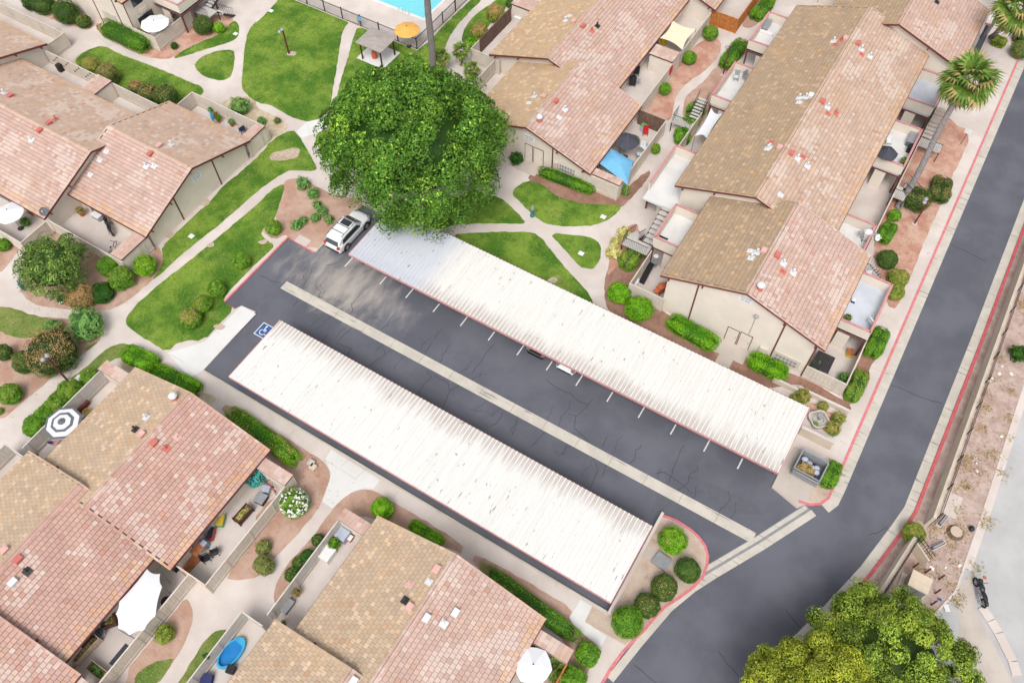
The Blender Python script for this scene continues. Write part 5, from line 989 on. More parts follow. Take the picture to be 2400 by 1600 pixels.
def palm(label, base, top, r0=.26, nf=46, scale=1.25, skirt=True, name='fan_palm', trunk='palm_trunk'):
    if not FRONDS: FRONDS.extend(frond_mesh(k) for k in range(4))
    t = thing(name, label, 'palm tree', tuple(base)); b, q = Vector(base), Vector(top); mb = MB(); n = 14; pv = b; mid = (b+q)/2
    for i in range(1, n+1):
        c = b.lerp(q, i/n); c.x += .12*math.sin(i*.5); mb.tube(pv, c, r0*(1.25 if i == 1 else 1.05)-r0*.2*i/n, r0*.98-r0*.2*i/n, 9); pv = c
    mb.build('trunk', trunk, t)
    for i in range(nf):
        o = bpy.data.objects.new('frond', FRONDS[i % 4]); COL.objects.link(o); o.parent = t; az = i*2.39996; el = rad(70)-rad(150)*(i/nf)**.95
        o.matrix_local = Matrix.Translation(pv-b) @ Matrix.Rotation(az, 4, 'Z') @ Matrix.Rotation(-el, 4, 'Y') @ Matrix.Rotation(random.uniform(-.5, .5), 4, 'X') @ Matrix.Scale(scale*random.uniform(.85, 1.1), 4)
    if skirt:
        sk = MB()
        for i in range(60):
            a = random.random()*6.28; z = random.uniform(-1.5, -.2); r_ = .3+.25*random.random(); p = pv+Vector((math.cos(a)*.2, math.sin(a)*.2, z*.5)); sk.bar(p, pv+Vector((math.cos(a)*r_*1.8, math.sin(a)*r_*1.8, z*1.1-.2)), .14, .02)
        sk.build('dead_fronds', 'thatch', t)
    return t
pb = A(3, 1, 1190, 345); ptop = at(2268, 190, 9.2)
palm('tall leaning fan palm beside the two storey balconies and road', (pb.x, pb.y, LAND), tuple(ptop), .28, 34, 1.5)
pb2 = at(2322, 88, LAND); pt2 = at(2382, 20, 8.2); palm('tall fan palm at the far end of the roadside walk', (pb2.x, pb2.y, LAND), (pt2.x, pt2.y, 8.2), .24, 32, 1.4)
pb3 = at(2312, 78, LAND); palm('slim palm standing behind the far roadside palm', (pb3.x, pb3.y, LAND), (pb3.x+.6, pb3.y+1.2, 9.5), .15, 24, 1.1)
pb4 = at(1014, 175, LAND); palm('tall grey trunked palm rising behind the big tree by the pool', (pb4.x, pb4.y, LAND), (pb4.x+.35, pb4.y+.3, 12.2), .36, 40, 1.2)
for k_, (a, b, hh) in enumerate(((1885, 600, 1.9), (1700, 640, 1.7), (1975, 720, 1.2))):
    q_ = A(1, 0, a, b); palm(('tallest small fan palm standing clear on the pool path', 'small fan palm half hidden by the big tree', 'lowest small fan palm next to the low patio fence')[k_], (q_.x, q_.y, LAND), (q_.x, q_.y, hh), .12, 20, .62, False, 'small_palm', 'trunk')['group'] = 'small fan palms near the pool path'
q_ = A(2, 3, 375, 1410, .9); palm('small bright palm between white parasol and stained fence', (q_.x, q_.y, LAND), (q_.x, q_.y, .8), .1, 18, .6, False, 'small_palm', 'trunk')
q_ = A(0, 0, 1270, 255, .8); palm('small palm inside the octagonal parasol patio', (q_.x, q_.y, LAND), (q_.x, q_.y, .9), .1, 16, .6, False, 'small_palm', 'trunk')
# ================================================================== LAMP POSTS, POOL, PAVILION
def lamp(label, base, h, heads=2, tall=.14):
    x, y = base; t = thing('lamp_post', label, 'lamp post', (x, y, LAND)); MB().bb(x-tall/2, x+tall/2, y-tall/2, y+tall/2, 0, h).build('pole', 'trim_red', t); MB().bb(x-.2, x+.2, y-.2, y+.2, LAND-.05, LAND+.06).build('footing', 'concrete_walk', t)
    for s in ((-1, 1) if heads == 2 else (-1,)): MB().lathe((x-.22, y+s*.2-.05, h-.12), [(.06, 0), (.19, .02), (.2, .12), (.12, .24), (.03, .27)], 10).build('lamp_head', 'steel', t); MB().bar((x, y, h-.04), (x-.2, y+s*.15, h-.04), .04).build('arm', 'trim_red', t)
for lbl, b, h in (('brown lamp post in the middle of the big lawn', (1, 0, 305, 500), 3.0), ('brown lamp post beside the walk and striped parasol hedge', (0, 2, 622, 360), 3.55), ('brown lamp post in the red bed beside the road walk', (3, 1, 1345, 487), 3.1)): p = A(*b); lamp(lbl, (p.x, p.y), h)
p = A(2, 0, 2050, 640, 1.0); lamp('brown lamp post beside the balcony and smooth hedge', (p.x-1.0, p.y-.3), 3.6, 1, .1)
p = A(3, 0, 1770, 1325); t = thing('notice_post', 'white notice on a thin post in the roadside red bed', 'sign', (p.x, p.y, LAND)); MB().bb(p.x-.03, p.x+.03, p.y-.03, p.y+.03, 0, 1.9).build('pole', 'trim_red', t); MB().bb(p.x-.3, p.x+.3, p.y-.06, p.y-.03, 1.5, 2.0).build('board', 'white_paint', t)
p = A(2, 1, 187, 418); t = thing('painted_post', 'short blue green painted sculpture post on the lawn by the path fork', 'post', (p.x, p.y, LAND))
MB().lathe((p.x, p.y, LAND), [(.2, 0), (.2, .25), (.15, .3), (.16, .7), (.17, .9)], 10).build('base', 'teal', t); MB().lathe((p.x, p.y, LAND+.9), [(.17, 0), (.15, .3), (.08, .5), (.02, .56)], 10).build('top', 'grey_metal', t)
p = A(0, 1, 225, 1095); t = thing('waste_dispenser', 'dark green metal dispenser post at the tree bed edge', 'post', (p.x, p.y, LAND)); MB().bb(p.x-.05, p.x+.05, p.y-.05, p.y+.05, 0, 1.4).build('pole', 'teal', t); MB().bb(p.x-.18, p.x+.18, p.y-.14, p.y+.14, .35, .95).build('bin', 'teal', t)
# pool
pc = [A(1, 0, 1100, -20), A(1, 0, 1540, 170), A(1, 0, 1600, 110), A(1, 0, 1720, 20)]
px1, py0 = A(1, 0, 1540, 172).x, A(1, 0, 1540, 172).y
struct(MB().bb(px1-14.35, px1+.35, py0-.35, py0+12, LAND, LAND+.05).build('pool_coping', 'concrete_new')); struct(MB().bb(px1-14, px1, py0, py0+11.6, LAND, LAND+.056).build('pool_water', 'pool_water'))
for k_ in range(2): q_ = A(1, 0, 1330+60*k_, 110+20*k_); MB().torus((q_.x, q_.y, LAND+.25), .3, .025, (0, 1, 0) if not k_ else (.2, 1, 0), 14, 5).build('pool_ladder', 'steel'); tag(bpy.data.objects['pool_ladder' if not k_ else 'pool_ladder.001'], ('curved steel ladder rail at the pool edge, the one farther from the parasol', 'curved steel ladder rail at the pool edge, the one nearer the orange parasol')[k_], 'ladder', 'pool ladder rails')
fx1, fy0 = A(1, 0, 1480, 458).x, A(1, 0, 1480, 458).y
pf = thing('pool_fence', 'black iron picket fence around the swimming pool', 'fence', (fx1, fy0, LAND)); pk2 = MB().bb(-.01, .01, -.01, .01, 0, 1.45).mesh('picket', 'iron')
for a, b in (((fx1-22, fy0), (fx1, fy0)), ((fx1, fy0), (fx1, fy0+18))):
    a, b = Vector(a), Vector(b); L = (b-a).length
    for z in (.2, 1.45): MB().bar((*a, z), (*b, z), .045).build('rail', 'iron', pf)
    for i in range(int(L/2.45)+1): c = a+(b-a)*(i*2.45/L); MB().bb(c.x-.045, c.x+.045, c.y-.045, c.y+.045, 0, 1.62).build('post', 'iron', pf)
    for i in range(int(L/.15)): c = a+(b-a)*(i*.15/L); local('picket', pk2, 'iron', pf, (c.x-fx1, c.y-fy0, .02))
MB().bb(fx1-22, fx1+.1, fy0-.12, fy0+.12, LAND, LAND+.05).build('kerb', 'concrete_walk', pf); MB().bb(fx1-.12, fx1+.12, fy0+.12, fy0+18, LAND, LAND+.05).build('kerb', 'concrete_walk', pf)
g_ = A(1, 0, 910, 220); MB().bb(g_.x-.5, g_.x+.5, fy0-.03, fy0+.03, .35, 1.35).build('gate_panel', 'concrete_patio', pf); MB().bb(g_.x+.62, g_.x+1.1, fy0-.05, fy0-.02, .9, 1.4).build('notice', 'fabric_blue', pf)
# pavilion
cx, cy = (A(1, 0, 1020, 560).x+A(1, 0, 1245, 480).x)/2, 0
pv_ = [A(1, 0, 1020, 560), A(1, 0, 1245, 480), A(1, 0, 1145, 435)]
x0, x1_ = pv_[0].x, pv_[1].x; y0, y1_ = pv_[0].y, pv_[2].y
if x1_ < x0: x0, x1_ = x1_, x0
cx, cy = A(1, 0, 1130, 530).x, A(1, 0, 1130, 530).y
t = thing('pavilion', 'small open pavilion with flat grey roof on a white slab beside the pool fence', 'pavilion', (cx, cy, LAND))
MB().bb(cx-1.9, cx+1.5, cy-1.3, cy+1.7, LAND, LAND+.08).build('slab', 'concrete_new', t)
for i in (-1, 1):
    for j in (-1, 1): MB().bb(cx+i*1.25-.06, cx+i*1.25+.06, cy+j*1.1-.06, cy+j*1.1+.06, LAND, 2.25).build('post', 'wood_dark', t)
MB().add([(cx-1.6, cy-1.4, 2.25), (cx+1.6, cy-1.4, 2.25), (cx+1.6, cy+1.4, 2.25), (cx-1.6, cy+1.4, 2.25), (cx-1.6, cy-1.4, 2.32), (cx+1.6, cy-1.4, 2.32), (cx+1.6, cy+1.4, 2.32), (cx-1.6, cy+1.4, 2.32), (cx-.2, cy, 2.55), (cx+.2, cy, 2.55)], [(3, 2, 1, 0), (0, 1, 5, 4), (1, 2, 6, 5), (2, 3, 7, 6), (3, 0, 4, 7), (4, 5, 9, 8), (5, 6, 9), (6, 7, 8, 9), (7, 4, 8)]).build('roof', 'gazebo_roof', t)
tag(MB().lathe((cx-.3, cy-.3, LAND+.08), [(.3, 0), (.3, .5), (.25, .75), (.22, .8)], 12).build('litter_bin', 'terracotta'), 'orange round bin under the pavilion', 'bin')
# ================================================================== PARASOLS AND SAILS
def parasol(label, cpx, R_, z, m='fabric_white', n=8, rise=.45, bands=None, a0=.2, group=None, pole=True):
    p = at(*cpx, z+rise*.6); t = thing('parasol', label, 'parasol', (p.x, p.y, LAND), 0, group)
    if bands:
        for (f0, f1, bm) in bands:
            mb = MB(); o = []
            for f in (f0, f1):
                for i in range(n): a = a0+2*math.pi*i/n; o.append((p.x+math.cos(a)*R_*f, p.y+math.sin(a)*R_*f, z+rise*(1-f)))
            mb.add(o, [(n+i, n+(i+1) % n, (i+1) % n, i) for i in range(n)] if f0 > .01 else [(n+i, n+(i+1) % n, i) for i in range(n)]); mb.build('canopy_band', bm, t)
    else:
        mb = MB(); o = [(p.x, p.y, z+rise)]
        for f in (.5, 1.):
            for i in range(2*n):
                a = a0+math.pi*i/n; k = f*(1 if i % 2 == 0 else .965*math.cos(math.pi/(2*n))*1.0); o.append((p.x+math.cos(a)*R_*k, p.y+math.sin(a)*R_*k, z+rise*(1-f)-(.0 if i % 2 == 0 else .04*f)))
        k2 = 2*n; mb.add(o, [(0, 1+i, 1+(i+1) % k2) for i in range(k2)]+[(1+i, 1+k2+i, 1+k2+(i+1) % k2, 1+(i+1) % k2) for i in range(k2)]); mb.build('canopy', m, t)
    for i in range(n): a = a0+2*math.pi*i/n; MB().bar((p.x, p.y, z+rise-.06), (p.x+math.cos(a)*R_*.97, p.y+math.sin(a)*R_*.97, z-.03), .02).build('rib', 'grey_metal', t)
    MB().lathe((p.x, p.y, z+rise-.02), [(.06, 0), (.05, .08), (.01, .12)], 8).build('finial', 'fabric_grey', t)
    if pole: MB().tube((p.x, p.y, LAND), (p.x, p.y, z+rise), .03).build('pole', 'grey_metal', t); MB().lathe((p.x, p.y, LAND), [(.28, 0), (.28, .06), (.06, .1)], 12).build('foot', 'iron', t)
    return t
gG, gWh = 'fabric_grey', 'fabric_white'
parasol('grey and white ringed octagonal parasol over the back patio', (145, 988), 1.42, 2.05, bands=[(0, .22, gG), (.22, .46, gWh), (.46, .62, gG), (.62, .86, gWh), (.86, 1., gG)], a0=.25, rise=.35)
parasol('white octagonal parasol beside the two storey block', Q(0, 0, 1415, 200), 1.5, 2.3, a0=.3, rise=.35); parasol('white parasol half hidden at the brick red roof eave', Q(0, 1, 70, 370), 1.3, 2.2, n=6, a0=.1); parasol('pale white hexagonal parasol beside the small bright palm', Q(2, 3, 195, 1400), 1.22, 2.3, n=6, a0=.35)
parasol('orange parasol inside the pool fence corner', Q(1, 0, 1385, 255), 1.35, 2.2, 'fabric_orange', a0=.1); parasol('charcoal parasol beside the blue canopy', Q(2, 0, 1065, 1270), 1.15, 2.2, 'fabric_dark', n=6, rise=.6, a0=.2); parasol('dark grey cantilever parasol on the roadside balcony', Q(3, 0, 1100, 1385), 1.0, 3.9, 'fabric_dark', n=6, a0=.4, pole=False)
def sail(label, corners, m, sag=.25, name='shade_sail', dome=0, posts=True, spikes=None):
    """cloth stretched between corner points"""
    P_ = [Vector(c) for c in corners]; n = len(P_); c = sum(P_, Vector())/n; c.z += dome; ring = []
    for i in range(n):
        a, b = P_[i], P_[(i+1) % n]
        for k in range(6):
            f = k/6; q = a.lerp(b, f); q = q.lerp(c, sag*4*f*(1-f)*.5); ring.append(q)
    mb = MB(); o = [c]; k2 = len(ring)
    for f in (.33, .66, 1.): o += [c.lerp(q, f)+Vector((0, 0, dome*(1-f)*f*1.2)) for q in ring]
    fs = [(0, 1+i, 1+(i+1) % k2) for i in range(k2)]
    for L_ in range(2): fs += [(1+L_*k2+i, 1+(L_+1)*k2+i, 1+(L_+1)*k2+(i+1) % k2, 1+L_*k2+(i+1) % k2) for i in range(k2)]
    t = thing(name, label, 'shade', (c.x, c.y, LAND)); mb.add(o, fs); mb.build('cloth', m, t, smooth=True)
    if posts:
        for q in P_: MB().tube((q.x, q.y, LAND), (q.x, q.y, q.z+.05), .03).build('post', 'grey_metal', t)
    return t
sail('big white tent-like shade beside the tan fence and rose roof', [A(0, 3, a, b, 2.2) for a, b in ((1350, 520), (1470, 565), (1490, 680), (1430, 950), (1320, 1085), (1190, 1130), (1085, 1070), (1065, 930), (1095, 820))], 'fabric_white', .12, dome=.35)
sail('cream square shade sail over the patio beside round shrubs', [A(2, 0, a, b, 2.25) for a, b in ((1475, 190), (1690, 270), (1565, 460), (1360, 350))], 'fabric_cream', .35)
sail('narrow white shade sail beside the square hedges', [A(2, 0, a, b, 2.3) for a, b in ((1830, 995), (1935, 1045), (1790, 1275), (1680, 1250))], 'fabric_white', .4)
cn = [A(2, 0, a, b, 2.1) for a, b in ((910, 1365), (1115, 1480), (1060, 1700), (800, 1500))]; sail('blue pop-up canopy on the patio beside the pink roof', cn, 'fabric_blue', .05, 'pop_up_canopy', .55)
# ================================================================== VEHICLES
def loft(secs):
    mb = MB(); k = len(secs[0]); o = [p for s in secs for p in s]; n = len(secs)
    return mb.add(o, [(i*k+j, i*k+(j+1) % k, (i+1)*k+(j+1) % k, (i+1)*k+j) for i in range(n-1) for j in range(k)]+[tuple(range(k-1, -1, -1)), tuple((n-1)*k+j for j in range(k))])
def car(label, loc, rz, paint='car_white', suv=True, name='parked_car'):
    """nose towards +y"""
    t = thing(name, label, 'car', loc, rz); L, W_ = 4.65, .92; Hb, Hr = (.98, 1.66) if suv else (.86, 1.42)
    def sec(y, w_, zb, zt): return [(-w_*.93, y, zb), (-w_, y, zb+.16), (-w_, y, zt-.2), (-w_*.93, y, zt-.03), (-w_*.7, y, zt), (w_*.7, y, zt), (w_*.93, y, zt-.03), (w_, y, zt-.2), (w_, y, zb+.16), (w_*.93, y, zb)]
    st = [(-2.33, .74, .38, .72), (-2.3, .82, .3, .86), (-2.18, .89, .26, Hb+.02), (-1.9, .92, .25, Hb+.04), (-1.0, .93, .25, Hb+.02), (.3, .93, .25, Hb), (.95, .92, .25, Hb-.02), (1.5, .91, .25, Hb-.06), (1.95, .87, .26, Hb-.14), (2.2, .78, .28, Hb-.24), (2.3, .66, .34, Hb-.34)]
    body = local('body', loft([sec(*s) for s in st]), paint, t, smooth=False)
    def cs(y, w_, z): return [(-w_*.98, y, Hb-.04), (-w_*.9, y, z-.1), (-w_*.72, y, z), (w_*.72, y, z), (w_*.9, y, z-.1), (w_*.98, y, Hb-.04)]
    cab = [(-2.2, .8, Hb+.06), (-1.95, .82, Hr-.22), (-1.72, .82, Hr-.06), (-.9, .84, Hr), (.0, .84, Hr), (.42, .82, Hr-.07), (1.12, .84, Hb-.01)]
    local('cabin', loft([cs(*c) for c in cab]), paint, t)
    g_ = MB().add([(-.62, .5, Hr-.06), (.62, .5, Hr-.06), (.74, 1.16, Hb+.02), (-.74, 1.16, Hb+.02)], [(3, 2, 1, 0), (0, 1, 2, 3)]); g_.v = [(x, y+.02, z+.025) for x, y, z in g_.v]; local('windscreen', g_, 'glass_dark', t)
    g_ = MB().add([(-.62, -2.0, Hr-.26), (.62, -2.0, Hr-.26), (.7, -2.24, Hb+.1), (-.7, -2.24, Hb+.1)], [(0, 1, 2, 3)]); g_.v = [(x, y-.03, z+.03) for x, y, z in g_.v]; local('rear_window', g_, 'glass_dark', t)
    for s in (-1, 1):
        pl = [(s*.865, -1.75, Hb+.08), (s*.865, .85, Hb+.06), (s*.80, .32, Hr-.16), (s*.79, -1.0, Hr-.12), (s*.80, -1.6, Hr-.2)]; local('side_window', MB().add([(x+s*.035, y, z) for x, y, z in pl], [(0, 1, 2, 3, 4)]), 'glass_dark', t)
        local('tail_light', MB().box((s*.72, -2.24, Hb-.08), (.26, .2, .2), s*.35), 'red_light', t); local('headlight', MB().box((s*.68, 2.1, Hb-.22), (.3, .24, .13), -s*.4), 'steel', t)
        local('mirror', MB().ell((s*1.02, .72, Hb+.1), (.11, .08, .09), 8, 5), paint, t)
        for y in (-1.4, 1.42):
            wl = local('wheel', MB().lathe((0, 0, 0), [(.2, -.11), (.33, -.11), (.36, -.07), (.36, .07), (.33, .11), (.2, .11)], 18), 'tyre', t, (s*.86, y, .36)); wl.rotation_euler = (0, math.pi/2, 0)
            rm = bpy.data.objects.new('rim', MB().lathe((0, 0, 0), [(.22, -.125), (.22, .125)], 10).mesh('rim', 'steel')); COL.objects.link(rm); rm.parent = wl
            local('wheel_arch', MB().torus((s*.915, y, .36), .42, .035, (1, 0, 0), 18, 5), 'black', t)
    local('bumper', MB().box((0, -2.27, .42), (1.5, .14, .22)), 'black' if suv else paint, t); local('number_plate', MB().box((0, -2.335, .62), (.32, .02, .13)), 'white_paint', t)
    if suv:
        local('sunroof', MB().box((0, .02, Hr+.005), (.95, .62, .012)), 'glass_dark', t)
        for y in (-.42, -1.15): local('roof_bar', MB().box((0, y, Hr+.04), (1.3, .05, .03)), 'black', t)
        for s in (-1, 1): local('roof_rail', MB().box((s*.66, -.6, Hr+.03), (.04, 1.9, .04)), 'steel', t)
    return t
car('white sport utility car with sunroof parked beside the carport', (-37.82, 33.55, 0), 0)
car('dark car almost hidden under the carport roof', (-17.2, 33.32, 0), math.pi, 'car_black', False); car('white car showing only its nose under the carport roof', (-14.45, 33.26, 0), math.pi, 'car_white', False)
def motorbike(label, loc, rz):
    t = thing('motorcycle', label, 'motorcycle', loc, rz)
    for y in (-.72, .72): w_ = local('wheel', MB().torus((0, 0, 0), .27, .07, (1, 0, 0), 18, 6), 'tyre', t, (0, y, .33)); d_ = bpy.data.objects.new('hub', MB().tube((-.05, 0, 0), (.05, 0, 0), .16, .16, 12).mesh('hub', 'grey_metal')); COL.objects.link(d_); d_.parent = w_
    local('engine', MB().box((0, .0, .42), (.34, .46, .36)).tube((-.2, -.1, .4), (-.2, -.8, .35), .05), 'grey_metal', t); local('tank', MB().ell((0, .2, .82), (.19, .34, .17)), 'car_black', t); local('seat', MB().ell((0, -.38, .78), (.17, .42, .09)), 'black', t)
    local('fairing', MB().ell((0, .62, .88), (.2, .2, .22)).ell((0, -.78, .72), (.12, .28, .1)), 'car_black', t); local('fork', MB().bar((-.09, .55, .95), (-.09, .74, .35), .05).bar((.09, .55, .95), (.09, .74, .35), .05), 'steel', t); local('handlebar', MB().bar((-.4, .42, 1.03), (.4, .42, 1.03), .035), 'black', t); return t
p = A(0, 1, 1020, 545); motorbike('black motorcycle parked on the walled patio under the eave', (p.x, p.y, LAND), rad(62)); p = A(3, 3, 1925, 750, .03); motorbike('black motorcycle standing at the street kerb opening', (p.x, p.y, .03), rad(35))
def bicycle(label, loc, rz, m='iron', lean=0):
    t = thing('bicycle', label, 'bicycle', loc, rz); t.rotation_euler = (0, lean, rz)
    for y in (-.5, .5): local('wheel', MB().torus((0, y, .33), .31, .02, (1, 0, 0), 18, 5), 'tyre', t)
    local('frame', MB().bar((0, -.5, .33), (0, -.1, .3), .03).bar((0, -.1, .3), (0, .35, .75), .03).bar((0, -.2, .75), (0, .35, .75), .03).bar((0, -.2, .8), (0, -.1, .3), .03).bar((0, -.5, .33), (0, -.2, .75), .03).bar((0, .35, .9), (0, .5, .33), .03), m, t); local('saddle', MB().ell((0, -.22, .83), (.07, .13, .03)), 'black', t); local('handlebar', MB().bar((-.28, .36, .93), (.28, .36, .93), .03), 'black', t); return t
p = A(0, 1, 1040, 735); bicycle('pale bicycle lying inside the motorcycle patio fence', (p.x, p.y, LAND), rad(20), 'steel', .25); p = A(1, 2, 150, 1370); bicycle('red bicycle leaning on the tiled store wall', (p.x, p.y, LAND), rad(80), 'plastic_red', .15)
# ================================================================== PATIO THINGS, TRASH CORNER, STREET EDGE
def G0(c, r, a, b, z=LAND): p = A(c, r, a, b, z); return p.x, p.y
def chair(label, xy, rz=0, m='black', z=LAND, group=None):
    t = thing('chair', label, 'chair', (*xy, z), rz, group); local('seat', MB().box((0, 0, .42), (.5, .5, .06)), m, t); local('backrest', MB().box((0, .25, .7), (.5, .06, .55), 0, ('X', -.15)), m, t)
    for x in (-.22, .22):
        for y in (-.22, .22): local('leg', MB().bar((x, y, 0), (x, y, .42), .04), m, t)
        local('armrest', MB().box((x*1.1, .02, .62), (.05, .46, .04)), m, t)
    return t
def rtable(label, xy, R_=.5, z=LAND, m='steel', h=.72):
    t = thing('round_table', label, 'table', (*xy, z)); local('tabletop', MB().lathe((0, 0, h-.04), [(R_*.97, 0), (R_, .02), (R_*.97, .04)], 18), m, t); local('pedestal', MB().tube((0, 0, 0), (0, 0, h-.04), .04), 'grey_metal', t); local('foot', MB().lathe((0, 0, 0), [(R_*.5, 0), (R_*.5, .03), (.05, .06)], 12), 'grey_metal', t); return t
def table(label, xy, w_=1.2, d=.7, h=.72, rz=0, m='wood_warm', z=LAND):
    t = thing('table', label, 'table', (*xy, z), rz)
    for i in range(5): local('slat', MB().box((0, -d/2+(i+.5)*d/5, h), (w_, d/5*.9, .04)), m, t)
    for x in (-1, 1):
        for y in (-1, 1): local('leg', MB().box((x*(w_/2-.06), y*(d/2-.06), h/2), (.06, .06, h)), m, t)
    return t
def grill(label, xy, rz=0, lid='black', z=LAND, cover=False):
    t = thing('grill', label, 'grill', (*xy, z), rz); local('hood', MB().box((0, 0, .85), (.7, .5, .3)).lathe((0, 0, 1.0), [(.33, 0), (.28, .1), (.1, .15)], 12), lid, t); local('side_shelf', MB().box((.55, 0, .8), (.4, .42, .04)).box((-.55, 0, .8), (.4, .42, .04)), 'grey_metal' if not cover else lid, t)
    for x in (-.3, .3):
        for y in (-.2, .2): local('leg', MB().bar((x, y, 0), (x, y, .72), .05), 'iron', t)
    local('cart', MB().box((0, 0, .45), (.66, .44, .5)), lid, t); return t
def pot(label, xy, r=.2, h=.35, m='terracotta', plant='g', z=LAND, group=None):
    t = thing('potted_plant', label, 'plant', (*xy, z), 0, group); local('pot', MB().lathe((0, 0, 0), [(r*.7, 0), (r, h), (r*1.1, h), (r*1.1, h+.04)], 12), m, t); me = shrub_mesh(r*1.5, r*1.5, r*1.2, plant, dens=.6, lump=.3, leaf=.05); o = local('foliage', me, 'leaf', t, (0, 0, h)); return t
def planter(label, xy, w_, d, h, rz=0, m='wood_dark', plants='y', z=LAND):
    t = thing('planter_box', label, 'planter', (*xy, z), rz)
    for sx_, sy_, a, b in ((0, -d/2, w_, .05), (0, d/2, w_, .05), (-w_/2, 0, .05, d), (w_/2, 0, .05, d)): local('side', MB().box((sx_, sy_, h/2+.15), (a, b, h)), m, t)
    for x in (-1, 1):
        for y in (-1, 1): local('leg', MB().box((x*w_/2, y*d/2, (h+.2)/2), (.08, .08, h+.2)), m, t)
    local('soil', MB().box((0, 0, h*.8), (w_-.05, d-.05, .05)), 'mulch_dark', t); o = local('foliage', shrub_mesh(w_*.4, d*.38, .16, plants, dens=.8, lump=.35, leaf=.06), 'leaf', t, (0, 0, h*.75)); return t
def boxy(label, name, cat, xy, dims, m, rz=0, z=LAND, m2=None, lid=.05):
    t = thing(name, label, cat, (*xy, z), rz); w_, d, h = dims; local('body', MB().box((0, 0, (h-lid)/2), (w_, d, h-lid)), m, t); local('lid', MB().box((0, 0, h-lid/2), (w_*1.06, d*1.06, lid)), m2 or m, t); return t
def rug(label, xy, w_, d, rz, m, name='mat', z=LAND): t = MB().box((0, 0, .012), (w_, d, .024), rz).mesh(name, m); o = link(name, t, None, (*xy, z+.001)); return tag(o, label, 'mat')
# rose roof patio
px_ = lambda x, y, z=LAND: tuple(at(x, y, z))[:2]
t = thing('tinsel_tree', 'turquoise tinsel bush standing in the patio corner under the rose roof eave', 'decoration', (*px_(600, 1122, .5), LAND)); PAL['t'] = ((40, 120, 120), (110, 200, 186)); local('stem', MB().tube((0, 0, 0), (0, 0, .6), .05), 'wood_dark', t); local('foliage', shrub_mesh(.75, .75, .62, 't', lump=.25, leaf=.06, dens=.8), 'leaf', t, (0, 0, .25))
boxy('square black fire pit table on the rose roof patio', 'fire_pit', 'table', px_(614, 1172), (.75, .75, .5), 'iron', .1, m2='grey_metal'); planter('dark wooden planter with yellow plants on the rose roof patio', px_(571, 1206, .4), 1.35, .6, .5, 1.57-.05, plants='s')
boxy('white sack beside the red bicycle on the rose roof patio', 'sack', 'sack', px_(627, 1150), (.5, .5, .45), 'bag_pale', .4); boxy('green and yellow toy slide on the rose roof patio', 'toy_slide', 'toy', px_(520, 1223), (.5, .8, .5), 'plastic_green', .5, m2='plastic_yellow')
table('slatted wooden table under the rose roof eave', G0(0, 3, 1820, 335, .7), 1.0, .8, rz=1.57); chair('black garden chair facing the slatted table', G0(0, 3, 1975, 370, .4), -2.2); chair('black folding chair beside the slatted table and brown mat', G0(0, 3, 1895, 425, .4), 2.6); rug('brown doormat at the rose roof patio step', G0(0, 3, 1745, 475), 1.5, .9, 1.5, 'wood_warm')
boxy('red and black crate near the slatted table', 'crate', 'crate', G0(0, 3, 1948, 205, .3), (.35, .8, .6), 'plastic_red', .5, m2='black'); boxy('cyan water jar beside the slatted table', 'water_jar', 'jar', G0(0, 3, 1888, 305, .4), (.36, .36, .8), 'plastic_cyan', m2='bag_pale'); boxy('long white metal cabinet against the rose roof wall', 'cabinet', 'cabinet', G0(0, 3, 1870, 160, .9), (.5, 2.6, 1.1), 'steel'); boxy('dark store cupboard in the corner beside the white shade', 'cupboard', 'cupboard', (-30.0, 3.6), (.9, 1.2, 1.3), 'dark_hole')
# white shade patio
for a, b, l in ((930, 1112, 'round galvanized tub beside the plant shelf'), (890, 1167, 'round galvanized tub next to the narrow bench shelf')): x, y = G0(0, 3, a, b, .3); tt = thing('metal_tub', l, 'tub', (x, y, LAND), 0, 'galvanized tubs'); local('tub', MB().lathe((0, 0, 0), [(.26, 0), (.3, .4), (.33, .42), (.28, .42), (.25, .1)], 16), 'steel', tt)
planter('cluttered wooden plant stand beside the white shade', G0(0, 3, 1000, 1010, .4), 1.1, .7, .5, .9, 'wood_dark', 'r'); planter('long narrow plant bench against the rose roof wall', G0(0, 3, 800, 1260, .5), 1.9, .45, .6, 1.5, 'wood_pale', 'r'); rug('dark rectangular mat leaning at the fence inside the shade patio', G0(0, 3, 1100, 1310), .45, 1.5, 0, 'fabric_dark'); planter('wooden planter of leafy pots at the end store roof', G0(0, 3, 895, 1455, .5), 1.4, .6, .5, .0, 'wood_pale', 'l'); rtable('dark round table under the big white shade', G0(0, 3, 1530, 820, .7), .35, m='iron')
# tan roof back patio
boxy('pale grey air conditioner in the fence corner of the tan roof patio', 'air_conditioner', 'appliance', G0(1, 3, 800, 215, .5), (.8, .8, .8), 'bag_pale'); boxy('white rounded cooler against the tan roof patio fence', 'cooler', 'cooler', G0(1, 3, 662, 392, .4), (.75, 1.0, .7), 'white_paint'); boxy('flat grey box near the far end of the tan roof patio', 'storage_box', 'box', G0(1, 3, 290, 868, .3), (.5, .95, .45), 'grey_metal', m2='steel'); boxy('red and white ride-on toy beside the air conditioner', 'ride_on_toy', 'toy', G0(1, 3, 858, 238, .25), (.5, .4, .4), 'plastic_red', m2='white_paint')
pot('sprawling potted plant next to the white cooler', G0(1, 3, 730, 305, .3), .3, .3); pot('maroon flower pot alone by the tan patio fence', G0(1, 3, 383, 752, .3), .2, .35, 'navy', 'r'); pot('tiny pot at the patio end by the lower tan roof', G0(1, 3, 258, 1015, .2), .1, .2)
